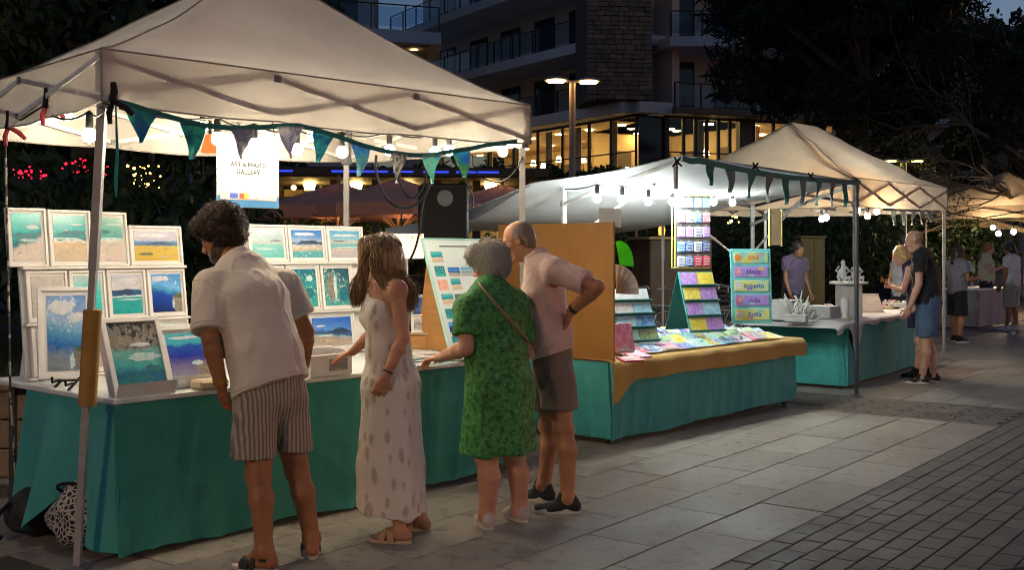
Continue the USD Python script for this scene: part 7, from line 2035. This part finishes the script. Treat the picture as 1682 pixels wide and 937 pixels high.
j = W.J; X, F = W.X, W.F
# bust
def dressmat():
    n = {'tc': ('texture_coordinate', {}), 'mp': ('mapping', dict(scale=(20, 20, 8.0), rotation=(.25, .2, 0))), 'v': ('voronoi_texture', dict(scale=1.0, randomness=.85)), 'n': ('noise_texture', dict(scale=5.0, detail=4.0)), 'mx': ('mix', dict(mix_type='linear_light', fac=.55)),
         'r': ('rgb_ramp', {'ramp': [(.0, (.50, .40, .30)), (.24, (.53, .43, .33)), (.36, (.74, .67, .57)), (1, (.76, .69, .59))]}), 'w': ('wave_texture', dict(scale=28.0, bands_direction='z', distortion=2.0)), 'm2': ('mix', dict(mix_type='multiply', fac=.12)), 'b': ('bump', dict(strength=.3, distance=.004)), 'n2': ('noise_texture', dict(scale=160.0)),
         'p': ('principled_bsdf', dict(roughness=.85, sheen_weight=.1))}
    return usdkit.material(stage, '/World/Looks/leaf_pattern_dress', n, [('tc.object', 'mp.vector'), ('mp.vector', 'mx.color1'), ('tc.object', 'n.vector'), ('n.color', 'mx.color2'), ('mx.color', 'v.vector'), ('v.distance', 'r.fac'), ('tc.object', 'w.vector'), ('r.color', 'm2.color1'), ('n2.color', 'm2.color2'), ('m2.color', 'p.base_color'), ('tc.object', 'n2.vector'), ('n2.fac', 'b.height'), ('b.normal', 'p.normal')], surface='p.BSDF')
DM = dressmat()
hem = P(638, 838, 5.95)
bt = (j['chest'] + V(0, 0, .075) , V(-F[0] * -.25, -F[1] * -.25, 1.0) / np.linalg.norm([.25, 1.0]))
bt = (j['chest'] + V(0, 0, .07), unit(V(0, 0, 1) - F * .35))
knee_c = P(640, 768, 6.0)
prs = [(j['chest'] + V(0, 0, .09), j['chest'], (.135, .10), (.15, .112), X, bt), (j['chest'], j['waist'], (.15, .112), (.138, .112), X, None), (j['waist'], j['pelvis'], (.138, .112), (.18, .15), X, None),
       (j['pelvis'], knee_c * V(1, 1, 1), (.18, .15), (.19, .175), X, None), (knee_c, V(hem[0], hem[1], hem[2] - .2) + V(.0, .03, 0), (.19, .175), (.205, .20), X, (hem, unit(V(-.18, .1, -1)))),
       (j['chest'] + F * .055 + X * .05 + V(0, 0, .0), j['chest'] + F * .075 + X * .055 - V(0, 0, .03), .052, .055, None, None), (j['chest'] + F * .055 - X * .05, j['chest'] + F * .075 - X * .055 - V(0, 0, .03), .052, .055, None, None)]
def dress_fold(v):
    c = j['pelvis']; th = np.arctan2(v[:, 1] - c[1], v[:, 0] - c[0])
    low = np.clip((.95 - v[:, 2]) / .8, 0, 1)
    return low * (.010 * np.sin(th * 5 + v[:, 2] * 1.2) + .005 * np.sin(th * 11 - v[:, 2] * 2)) + (meshkit.fbm(v * [14, 14, 6], 3, 2) - .5) * .014
W.cloth('dress', prs, DM, dress_fold, k=.035)
for q in (-1, 1):
    s_ = j['shR'] if q > 0 else j['shL']
    p0 = j['chest'] + F * .10 + X * q * .075 + V(0, 0, .05)
    p1 = j['neck'] * .45 + s_ * .55 + V(0, 0, .052) ; p2 = j['chest'] - F * .095 + X * q * .06 + V(0, 0, .03)
    obj('dress_strap', tube(curve([p0, (p0 + p1) / 2 + F * .035 + V(0, 0, .015), p1, (p1 + p2) / 2 - F * .03 + V(0, 0, .01), p2], 16), .006, 6), DM, W.t, smooth=True)
HB = hairmat('honey_brown_hair', (.15, .08, .03), (.74, .48, .23), st=(110, 110, 7))
r = np.random.default_rng(8)
hp = W.headP
B = Blob(j['head'] - .34, j['head'] + .30, .006)
B.ell(hp(0, -.018, .036), (.086, .103, .088), W.headM, k=.02)
B.ell(hp(0, -.055, -.03), (.095, .075, .10), W.headM, k=.03)
hb = j['head']
B.limb(hb - F * .05 + V(0, 0, .0), hb - F * .135 - V(0, 0, .26), (.085, .05), (.06, .025), X=X, k=.05)
for q in (-1, 1): B.limb(hb + F * .03 + X * q * .075 + V(0, 0, .05), hb + F * .10 + X * q * .07 - V(0, 0, .25), (.045, .022), (.03, .015), X=F, k=.03)
hm = displaced(B.mesh(1), lambda v: (meshkit.noise(v * [60, 60, 8], 3) - .5) * .010)
obj('hair', hm, HB, W.t, smooth=True)
st = []
for k in range(3000):
    az = r.uniform(-PI, PI)
    back = abs(az) > 1.65
    dirv = F * math.cos(az) + X * math.sin(az)
    root = hp(.016 * r.normal(), -.01 + .02 * r.normal(), .119)
    sidep = hb + dirv * (.108 + r.uniform(-.006, .012)) + V(0, 0, .04)
    low = hb + dirv * (.112 + r.uniform(-.008, .018)) - V(0, 0, .06 + r.uniform(0, .03))
    if back:
        end = hb - F * (.10 + r.uniform(0, .09)) + X * math.sin(az) * .07 + X * r.normal() * .03 - V(0, 0, .265 + r.uniform(-.06, .06))
    else:
        sg = 1 if az > 0 else -1
        end = hb + F * (.075 + r.uniform(0, .06)) + X * sg * (.055 + r.uniform(0, .04)) - V(0, 0, .25 + r.uniform(-.04, .04))
        low = hb + F * .07 + X * sg * (.085 + r.uniform(0, .01)) - V(0, 0, .07)
        if abs(az) < .5: sidep = hb + F * .085 + X * sg * .07 + V(0, 0, .05)
    mid = (low + end) / 2 + (X * r.normal() + F * r.normal()) * .012 + (-F * .02 if back else 0)
    c = curve([root, (root + sidep) / 2 + dirv * .026 + V(0, 0, .017), sidep, low, mid, end], 13)
    c[4:] += (np.sin(np.linspace(0, 9, 9) + 4 * az + r.normal() * .5)[:, None] * np.linspace(.004, .012, 9)[:, None]) * (X * (.6 + .4 * r.normal()) + F * (.8 + .4 * r.normal()))
    st.append(c)
obj('hair_strands', tubes(st, np.r_[np.full(9, .0019), .0017, .0014, .0010, .0004]), HB, W.t, smooth=True, kind='stuff')
for q in 'LR': sandal(W, q, M_('tan_leather', (.45, .27, .17), .6), M_('tan_sole', (.5, .38, .28), .7))
obj('bracelet', tube([j['wrL'] - unit(j['wrL'] - j['elL']) * .03, j['wrL'] - unit(j['wrL'] - j['elL']) * .02], .030, 12), M_('dark_bracelet', (.05, .03, .02), .5), W.t, smooth=40)

# 3: grey haired woman in green
G = Person('grey haired woman in a green speckled dress reaching towards the table',
  dict(pelvis=(820, 640, 6.32), waist=(815, 582, 6.34), chest=(808, 524, 6.36), neck=(804, 474, 6.38), head=(803, 436, 6.42),
       shL=(768, 508, 6.22), shR=(848, 500, 6.50), elL=(766, 572, 6.16), wrL=(722, 588, 6.55), elR=(862, 580, 6.55), wrR=(815, 600, 6.78),
       hipL=(800, 660, 6.26), hipR=(840, 655, 6.40), knL=(800, 755, 6.22), knR=(845, 750, 6.40), anL=(800, 846, 6.20), anR=(854, 838, 6.36), toL=(785, 835, 6.38), toR=(830, 828, 6.5)),
  (-.72, .69), h=.0055, s=.97, skin_=skin('skin_pink', (.52, .26, .17)))
G.body(tor=((.19, .15), (.18, .145), (.18, .14), (.13, .09)), headF=(-.82, .45, -.36), headU=(-.34, .15, .92), hands=dict(L=dict(fdir=(-.75, .6, -.2), pnorm=(-.1, .1, -1), side=-1, curl=.55), R=dict(fdir=(-.8, .6, -.2), pnorm=(0, .1, -1), side=1, curl=.5)), arm=(.052, .044, .031), leg=(.095, .066, .047), calf=.062, neck=.055)
G.eyes()
j = G.J; X, F = G.X, G.F
def greenmat():
    n = {'tc': ('texture_coordinate', {}), 'v': ('voronoi_texture', dict(scale=95.0)), 'r': ('rgb_ramp', {'ramp': [(.0, (.36, .42, .27)), (.20, (.24, .32, .18)), (.28, (0, 0, 0)), (1, (0, 0, 0))]}), 'n': ('noise_texture', dict(scale=11.0, detail=4.0)), 'r2': ('rgb_ramp', {'ramp': [(.42, (.15, .15, .15)), (.56, (1, 1, 1))]}),
         'g': ('noise_texture', dict(scale=34.0, detail=4.0)), 'r3': ('rgb_ramp', {'ramp': [(.36, (.014, .085, .018)), (.50, (.04, .215, .042)), (.7, (.075, .31, .065))]}), 'm': ('mix', dict(mix_type='multiply', fac=1.0)), 'a': ('mix', dict(mix_type='add', fac=1.0)), 'p': ('principled_bsdf', dict(roughness=.75))}
    return usdkit.material(stage, '/World/Looks/green_speckled_dress', n, [('tc.object', 'v.vector'), ('tc.object', 'n.vector'), ('tc.object', 'g.vector'), ('v.distance', 'r.fac'), ('n.fac', 'r2.fac'), ('g.fac', 'r3.fac'), ('r.color', 'm.color1'), ('r2.color', 'm.color2'), ('r3.color', 'a.color1'), ('m.color', 'a.color2'), ('a.color', 'p.base_color')], surface='p.BSDF')
GM = greenmat()
hem = P(818, 742, 6.3)
sl, sr = unit(j['elL'] - j['shL']), unit(j['elR'] - j['shR'])
low = V(hem[0], hem[1], hem[2] - .25)
top = j['neck'] * .9 + j['chest'] * .1
prs = [(top, j['chest'], (.12, .095), (.20, .155), X, None), (j['chest'], j['waist'], (.20, .155), (.19, .165), X, None), (j['waist'], j['pelvis'], (.19, .165), (.205, .18), X, None), (j['pelvis'], low, (.205, .18), (.25, .215), X, (hem, unit(V(.02, 0, -1)))),
       (j['neck'], j['shL'] * .9 + j['neck'] * .1, .072, .078, None, None), (j['neck'], j['shR'] * .9 + j['neck'] * .1, .072, .078, None, None),
       (j['shL'], j['elL'] + sl * .1, .080, .088, None, (j['elL'] - sl * .07, sl)), (j['shR'], j['elR'] + sr * .1, .08, .085, None, (j['elR'] - sr * .07, sr))]
def gfold(v):
    c = j['pelvis']; th = np.arctan2(v[:, 1] - c[1], v[:, 0] - c[0])
    return np.clip((.95 - v[:, 2]) / .6, 0, 1) * .012 * np.sin(th * 6 + v[:, 2] * 2) + (meshkit.fbm(v * [10, 10, 4], 3, 5) - .5) * .022
G.cloth('dress', prs, GM, gfold, k=.045)
stitched(G, G.last, GM, [(j['shL'] + sl * .045, unit(sl - X * .8), .14), (j['shR'] + sr * .045, unit(sr + X * .8), .14), (j['elL'] - sl * .092, sl, .13), (j['waist'] + V(0, 0, .03), V(0, 0, 1), .3)])
nd = unit(j['head'] - j['neck'] + V(.02, 0, .05))
B = Blob(j['neck'] - .15, j['neck'] + .16, .005)
B.limb(j['neck'] - nd * .02, j['neck'] + nd * .07, .088, .078, k=.01, cut=(j['neck'] + nd * .045, nd)); B.limb(j['neck'] - nd * .1, j['neck'] + nd * .2, .070, .064, k=.006, op='cut')
obj('collar', B.mesh(1), GM, G.t, smooth=True)
HG = hairmat('grey_hair', (.40, .365, .32), (.90, .86, .78), st=(90, 90, 40))
B = Blob(j['head'] - .2, j['head'] + .22, .006)
hp = G.headP
B.ell(hp(0, -.025, .045), (.098, .108, .092), G.headM, k=.02); B.ell(hp(0, -.055, -.01), (.088, .07, .075), G.headM, k=.03); B.ell(hp(0, .05, .09), (.075, .05, .045), G.headM, k=.03)
hm = displaced(B.mesh(1), lambda v: (meshkit.fbm(v * 24, 2, 4) - .5) * .016)
obj('hair', hm, HG, G.t, smooth=True)
r = np.random.default_rng(12)
st = []
crown = hp(0, -.05, .13)
for i in r.choice(len(hm.vertices), 4200):
    p, n = hm.vertices[i], hm.vertex_normals[i]
    d = p - crown; d = unit(d - n * (d @ n) + 1e-6 + r.normal(size=3) * .012)
    L = r.uniform(.025, .055)
    st.append(np.array([p - n * .003, p + d * L * .4 + n * .007, p + d * L * .75 + n * r.uniform(.004, .011), p + d * L + n * r.uniform(-.003, .010)]))
obj('hair_strands', tubes(st, np.array([.0016, .0016, .0012, .0004])), HG, G.t, smooth=True, kind='stuff')
for q in 'LR': shoe(G, q, cloth('pale_sneaker', (.50, .42, .38), (.44, .37, .34), weave=300), M_('white_sole', (.62, .58, .54), .6), L=.255, wd=.047)
sb = thing('shoulder_bag', 'small tan shoulder bag worn across the back of the woman in green', 'bag', trans(j['waist'] + X * .1 + F * .22 - V(0, 0, .1)))
TAN = M_('tan_strap', (.30, .17, .10), .6)
bc = j['waist'] + X * .12 + F * .23 - V(0, 0, .12)
def on_back(px, py, d): return P(px, py, d)
pth = [j['neck'] - X * .075 + V(0, 0, .035) + F * .01, P(797, 478, 6.22), P(822, 508, 6.19), P(846, 536, 6.22), P(866, 560, 6.33)]
pth += [j['waist'] + X * .235 + F * .03 + V(0, 0, .03), bc + X * .08 + V(0, 0, .1)]
pth2 = [j['neck'] - X * .075 + V(0, 0, .035) + F * .01, j['chest'] - X * .05 + F * .17, bc - X * .08 + V(0, 0, .1)]
obj('strap', tube(curve(pth, 36), .008, 6), TAN, sb, smooth=True); obj('strap', tube(curve(pth2, 16), .008, 6), TAN, sb, smooth=True)
m = rbox(-.1, .1, -.03, .03, -.09, .09, .015); m.apply_transform(trans(bc) @ Fr((0, 0, 0), u=X[:2]).M); obj('bag_body', m, TAN, sb)
m = rbox(-.095, .095, -.034, -.031, -.01, .085, .001); m.apply_transform(trans(bc) @ Fr((0, 0, 0), u=X[:2]).M); obj('bag_flap', m, TAN, sb)

# 4: balding man in the pink shirt
D = Person('balding man in glasses and pink shirt with his hand on his back',
  dict(pelvis=(908, 604, 6.70), waist=(903, 550, 6.70), chest=(893, 480, 6.70), neck=(882, 425, 6.70), head=(852, 396, 6.72),
       shL=(914, 446, 6.54), shR=(884, 440, 6.88), elL=(981, 472, 6.42), wrL=(938, 512, 6.56), elR=(868, 530, 6.98), wrR=(842, 590, 7.0),
       hipL=(914, 620, 6.62), hipR=(900, 620, 6.78), knL=(926, 705, 6.58), knR=(902, 700, 6.82), anL=(932, 818, 6.54), anR=(893, 796, 6.84), toL=(905, 830, 6.55), toR=(870, 805, 6.9)),
  (-.92, .38), h=.0055, s=1.0, skin_=skin('skin_warm', (.42, .195, .102)))
D.body(tor=((.145, .105), (.14, .10), (.14, .095), (.08, .055)), headF=(-.90, .20, -.38), headU=(-.38, .08, .92), hands=dict(L=dict(fdir=(-.25, .45, -.85), pnorm=(-.85, -.1, .3), side=1, curl=.45), R=dict(fdir=(-.5, .4, -.75), pnorm=(-.3, .3, -.9), side=1, curl=.5)), arm=(.048, .042, .029), leg=(.085, .060, .042), calf=.055, neck=.058)
D.eyes()
j = D.J; X, F = D.X, D.F
PK = cloth('pink_shirt_cloth', (.68, .47, .41), (.62, .42, .37), weave=420, scale=5, bump=.35)
sl, sr = unit(j['elL'] - j['shL']), unit(j['elR'] - j['shR'])
hemc = P(905, 582, 6.66)
prs = [(j['neck'] * .85 + j['chest'] * .15, j['chest'], (.09, .07), (.172, .118), X, None), (j['chest'], j['waist'], (.175, .118), (.162, .128), X, None), (j['waist'], j['pelvis'] - V(0, 0, .1), (.162, .128), (.175, .135), X, (hemc, unit(V(.20, 0, -1) - F * .12))),
       (j['neck'], j['shL'] * .92 + j['neck'] * .08, .060, .070, None, None), (j['neck'], j['shR'] * .92 + j['neck'] * .08, .060, .070, None, None),
       (j['shL'], j['elL'] + sl * .08, .072, .074, None, (j['elL'] - sl * .075, sl)), (j['shR'], j['elR'] + sr * .1, .078, .08, None, (j['elR'] - sr * .06, sr))]
D.cloth('shirt', prs, PK, folds(.008, 7, 5, 9), k=.04)
stitched(D, D.last, PK, [(j['shL'] + sl * .04, unit(sl - X * .8), .14), (j['elL'] - sl * .097, sl, .13), (hemc - V(.20, 0, -1) * .02, unit(V(.20, 0, -1) - F * .12), .35), (j['chest'] + X * .0, unit(X), .0)])
nd = unit(j['head'] - j['neck'] + V(.03, 0, .03))
B = Blob(j['neck'] - .15, j['neck'] + .16, .005)
B.limb(j['neck'] - nd * .03, j['neck'] + nd * .07, .088, .074, k=.01, cut=(j['neck'] + nd * .042, nd)); B.limb(j['neck'] - nd * .1, j['neck'] + nd * .2, .070, .063, k=.006, op='cut')
obj('collar', B.mesh(1), PK, D.t, smooth=True)
SHD = cloth('taupe_shorts_cloth', (.23, .17, .13), (.19, .14, .105), weave=300, scale=4, bump=.4)
hl, hr = P(922, 672, 6.60), P(901, 674, 6.80)
D.cloth('shorts', [(j['pelvis'] + V(0, 0, .06), j['pelvis'] - V(0, 0, .03), (.150, .118), (.158, .125), X, None), (j['hipL'], hl - V(0, 0, .12), (.095, .112), (.10, .112), X, (hl, dn)), (j['hipR'], hr - V(0, 0, .12), (.10, .12), (.095, .11), X, (hr, dn))], SHD, folds(.009, 10, 5, 3), k=.035)
B = Blob(j['head'] - .17, j['head'] + .18, .005)
hp = D.headP
B.ell(hp(0, -.018, .030), (.0785, .0945, .084), D.headM, k=.01); B.ell(hp(0, -.06, -.025), (.066, .045, .055), D.headM, k=.02)
B.ell(hp(0, .07, .09), (.09, .085, .085), D.headM, k=.02, op='cut')
B.ell(hp(0, .06, -.05), (.12, .062, .10), D.headM, k=.01, op='cut')
obj('hair', displaced(B.mesh(1), lambda v: (meshkit.noise(v * 160, 5) - .5) * .002), hairmat('cropped_grey_hair', (.22, .15, .11), (.26, .18, .13), .7), D.t, smooth=True)
GL = DARK
for q in (-1, 1):
    c = [hp(q * .034 + .023 * math.cos(a), .104 - .004 * abs(math.cos(a)), .008 + .018 * math.sin(a)) for a in np.linspace(0, 2 * PI, 20)]
    obj('glasses_rim', tube(c, .0021, 5, caps=False), GL, D.t)
    obj('glasses_arm', tube([hp(q * .057, .098, .012), hp(q * .078, .05, .014), hp(q * .082, -.015, .012), hp(q * .08, -.03, -.004)], .0022, 5), GL, D.t)
obj('glasses_bridge', tube([hp(-.011, .108, .012), hp(0, .112, .015), hp(.011, .108, .012)], .002, 5), GL, D.t)
SNK = M_('black_knit', (.014, .014, .016), .8, (.03, .03, .034), 60.0, bump=.5)
for q in 'LR': shoe(D, q, SNK, M_('white_sole', (.62, .58, .54), .6), L=.295, wd=.053, wavy=True)
wt = unit(j['wrL'] - j['elL']); w_ = j['wrL'] - wt * .03
obj('watch_strap', tube([w_ - wt * .012, w_ + wt * .012], .033, 14), DARK, D.t, smooth=40)
obj('watch_case', ball(w_ + V(.028, -.015, .012), (.014, .014, .014), 2), STEEL, D.t, smooth=True)

# ---------------------------------------------------------------- people further off
def simple_person(label, base, F, H, build, pose, top, bottom, hair, skin_, h=.009, bald=False, long=False, skirt=False, shoes=None, lean=0.0, sleeve=.55, group=None, seat=False, hemz=None, longp=False):
    """A standing or seated figure in its own proportions; lean bends the upper body forward."""
    F = unit(V(F[0], F[1], 0)); X = V(F[1], -F[0], 0); b = V(base[0], base[1], 0); U = V(0, 0, 1); k = H / 1.75
    hz = .47 if seat else .93 * k
    up = unit(U + F * lean)
    pel = b + U * hz
    Q = lambda t, f=0., x=0.: pel + up * t * k + F * f * k + X * x * k
    J = dict(pelvis=pel, waist=Q(.13), chest=Q(.36), neck=Q(.55), head=Q(.69, .05 + .05 * lean * 2))
    for q, sx in (('L', -1), ('R', 1)):
        J['sh' + q] = Q(.50, 0, .185 * sx * build)
        e, w = pose[q]
        J['el' + q] = J['sh' + q] + (F * e[0] + X * sx * e[1] + U * e[2]) * k
        J['wr' + q] = J['el' + q] + (F * w[0] + X * sx * w[1] + U * w[2]) * k
        J['hip' + q] = Q(-.03, 0, .09 * sx)
        kf = .40 if seat else .02
        J['kn' + q] = b + F * kf * k + X * .10 * sx + U * (hz if seat else .49 * k)
        J['an' + q] = b + F * (.42 if seat else (.05 if q == 'L' else -.04)) * k + X * .11 * sx + U * .085
        J['to' + q] = J['an' + q] + F * .2
    p = Person(label, J, F[:2], h=h, s=k, skin_=skin_, group=group)
    wd = build
    p.body(tor=((.155 * wd, .115 * wd), (.145 * wd, .11 * wd), (.16 * wd, .115 * wd), (.125, .085)), headF=F - U * (.25 + lean * .5), headU=U + F * (.2 + lean * .5), hands={q: dict(fdir=unit(J['wr' + q] - J['el' + q]), pnorm=F * .3 - X * (1 if q == 'R' else -1), side=(1 if q == 'R' else -1), curl=.5) for q in 'LR'})
    sl = {q: unit(J['el' + q] - J['sh' + q]) for q in 'LR'}
    hem = pel + U * (.02 if not skirt else 0) - U * .06
    prs = [(J['neck'] * .85 + J['chest'] * .15, J['chest'], (.125, .095), (.19 * wd, .14 * wd), X, None), (J['chest'], J['waist'], (.19 * wd, .14 * wd), (.18 * wd, .145 * wd), X, None), (J['waist'], pel - U * .1, (.18 * wd, .145 * wd), (.185 * wd, .15 * wd), X, (hem, -U))]
    for q in 'LR':
        prs.append((J['neck'], J['sh' + q] * .92 + J['neck'] * .08, .066, .072 * wd, None, None))
        if sleeve: prs.append((J['sh' + q], J['el' + q] + sl[q] * .06, .075 * wd, .076 * wd, None, (J['sh' + q] * (1 - sleeve) + J['el' + q] * sleeve, sl[q])))
    p.cloth('dress_top' if skirt else 'shirt', prs, top, folds(.012, 9, 4, 3), k=.04)
    if skirt:
        lz = V(b[0], b[1], hemz or .5)
        p.cloth('skirt', [(pel + U * .12, pel, (.17, .13), (.185, .155), X, None), (pel, lz - U * .2, (.185, .155), (.21, .19), X, (lz, -U))], bottom, folds(.014, 10, 2, 5), k=.03)
    else:
        ps = [(pel + U * .08, pel - U * .03, (.172 * wd, .14 * wd), (.175 * wd, .145 * wd), X, None)]
        for q in 'LR':
            if seat: ps.append((J['hip' + q], J['kn' + q], .10, .085, None, None)); ps.append((J['kn' + q], J['an' + q] + U * .05, .08, .07, None, None))
            else:
                kz = V(*J['kn' + q][:2], (hemz or .47) if not longp else .06)
                ps.append((J['hip' + q], V(*J['kn' + q][:2], .49 * k if not longp else .2) - U * (.1 if not longp else .08), (.10 * wd, .12 * wd), (.098, .108), X, (kz, -U)))
        p.cloth('trousers' if longp or seat else 'shorts', ps, bottom, folds(.009, 10, 4, 4), k=.03)
    hp = p.headP
    B = Blob(J['head'] - .3, J['head'] + .26, h)
    if bald:
        B.ell(hp(0, -.018, .030), (.0795, .096, .085), p.headM, k=.01)
        B.ell(hp(0, .07, .09), (.09, .09, .09), p.headM, k=.02, op='cut'); B.ell(hp(0, .06, -.05), (.12, .062, .10), p.headM, k=.01, op='cut')
    else:
        B.ell(hp(0, -.025, .045), (.092, .105, .09), p.headM, k=.02); B.ell(hp(0, -.06, -.02), (.088, .07, .085), p.headM, k=.03)
        if long: B.limb(hp(0, -.06, -.02), hp(0, -.09, -.20), (.085, .05), (.06, .03), X=X, k=.03)
    obj('hair', displaced(B.mesh(1), lambda v: (meshkit.fbm(v * 30, 2, 5) - .5) * (.004 if bald else .022)), hair, p.t, smooth=True)
    for q in 'LR':
        if shoes: shoe(p, q, shoes[0], shoes[1], L=.29 * k, stripes=shoes[2] if len(shoes) > 2 else None)
    return p
DOWN = ((.02, .04, -.29), (.10, .0, -.24)); FOLD = ((.08, .05, -.27), (.16, -.16, .05)); HOLD = ((.05, .05, -.28), (.22, -.03, .02))
BLK = cloth('black_tee_cloth', (.013, .013, .014), (.018, .018, .02)); DEN = cloth('denim_cloth', (.06, .10, .18), (.09, .14, .23), weave=300, bump=.4)
WSOLE = M_('white_sole', (.62, .58, .54), .6)
pe = Gz(1525, 630)
E = simple_person('bald man in black T-shirt and denim shorts standing at the sculpture stall', pe, (-.80, .45), 1.84, 1.08, dict(L=((.0, .05, -.30), (.10, .0, -.26)), R=DOWN), BLK, DEN, hairmat('cropped_fair_hair', (.25, .16, .1), (.3, .2, .12), .7), skin('skin_fair', (.55, .31, .22)), bald=True, shoes=(M_('black_suede', (.015, .015, .016), .8), WSOLE, WSOLE), lean=.13, hemz=.56)
NAVY = cloth('navy_dress_cloth', (.012, .016, .05), (.018, .022, .07))
simple_person('blonde woman in navy dress leaning in front of the bald man, arms folded', (pe[0] + .16, pe[1] + .66), (-.85, .35), 1.66, .92, dict(L=FOLD, R=FOLD), NAVY, NAVY, hairmat('blonde_hair', (.5, .32, .11), (.7, .48, .2)), skin('skin_fair', (.55, .31, .22)), skirt=True, lean=.27, sleeve=0, hemz=.62, shoes=(BLACK, BLACK))
LAV = cloth('lavender_shirt', (.075, .062, .115), (.06, .05, .095))
simple_person('vendor in lavender shirt standing right of the turquoise name board', (P(1302, 415, 17.8)[0], 17.8), (.5, -.85), 1.74, 1.0, dict(L=DOWN, R=DOWN), LAV, cloth('dark_trousers', (.02, .02, .025)), hairmat('black_hair', (.012, .01, .01), (.03, .025, .02)), skin('skin_dark', (.16, .08, .045)), longp=True, h=.011, shoes=(BLACK, BLACK), lean=.1)
CREAM = cloth('cream_far_shirt', (.60, .50, .34), (.54, .45, .3)); WTEE = cloth('white_far_tee', (.62, .60, .60), (.55, .53, .53)); GT = cloth('grey_far_top', (.20, .20, .23), (.16, .16, .19)); BG = cloth('beige_far_shorts', (.42, .38, .32), (.36, .32, .27)); DKS = cloth('black_far_shorts', (.015, .015, .017))
simple_person('red haired person in a cream shirt behind the far grey table', (P(1620, 415, 23.6)[0], 23.6), (.75, -.4), 1.76, 1.1, dict(L=FOLD, R=FOLD), CREAM, DKS, hairmat('red_hair', (.32, .09, .03), (.45, .14, .05)), SKIN['skin_fair'], h=.013, shoes=(BLACK, BLACK), longp=True)
simple_person('man in white T-shirt and beige shorts in front of the far grey table', (P(1662, 415, 21.8)[0], 21.8), (-.6, .75), 1.74, 1.0, dict(L=DOWN, R=DOWN), WTEE, BG, hairmat('dark_far_hair', (.02, .015, .012), (.05, .035, .025)), SKIN['skin_tan'], h=.013, shoes=(WTEE, WSOLE))
simple_person('person in grey top and black shorts reading a leaflet right of the bald man', (P(1572, 415, 19.0)[0], 19.0), (.8, .3), 1.66, .95, dict(L=HOLD, R=HOLD), GT, DKS, hairmat('brown_far_hair', (.03, .018, .012), (.06, .04, .025)), SKIN['skin_tan'], h=.012, long=True, shoes=(BLACK, WSOLE))
simple_person('dim person in pale grey sleeveless top behind the sculpture table', (P(1482, 415, 18.0)[0], 18.0), (-.7, -.5), 1.64, .95, dict(L=DOWN, R=HOLD), cloth('pale_grey_top', (.30, .29, .32)), DKS, MATS['dark_far_hair'], SKIN['skin_tan'], h=.013, sleeve=0, shoes=(BLACK, BLACK), longp=True)
lf = thing('leaflet', 'white leaflet held by the person in the grey top', 'leaflet', trans(P(1592, 437, 18.9)) @ rotz(.5) @ rotx(-.6))
obj('sheet', bx(-.09, .09, 0, .003, -.11, .11), PAPER, lf, world=False)
obj('fold', bx(-.085, .085, -.003, -.0005, -.005, .005), GREYW, lf, world=False)
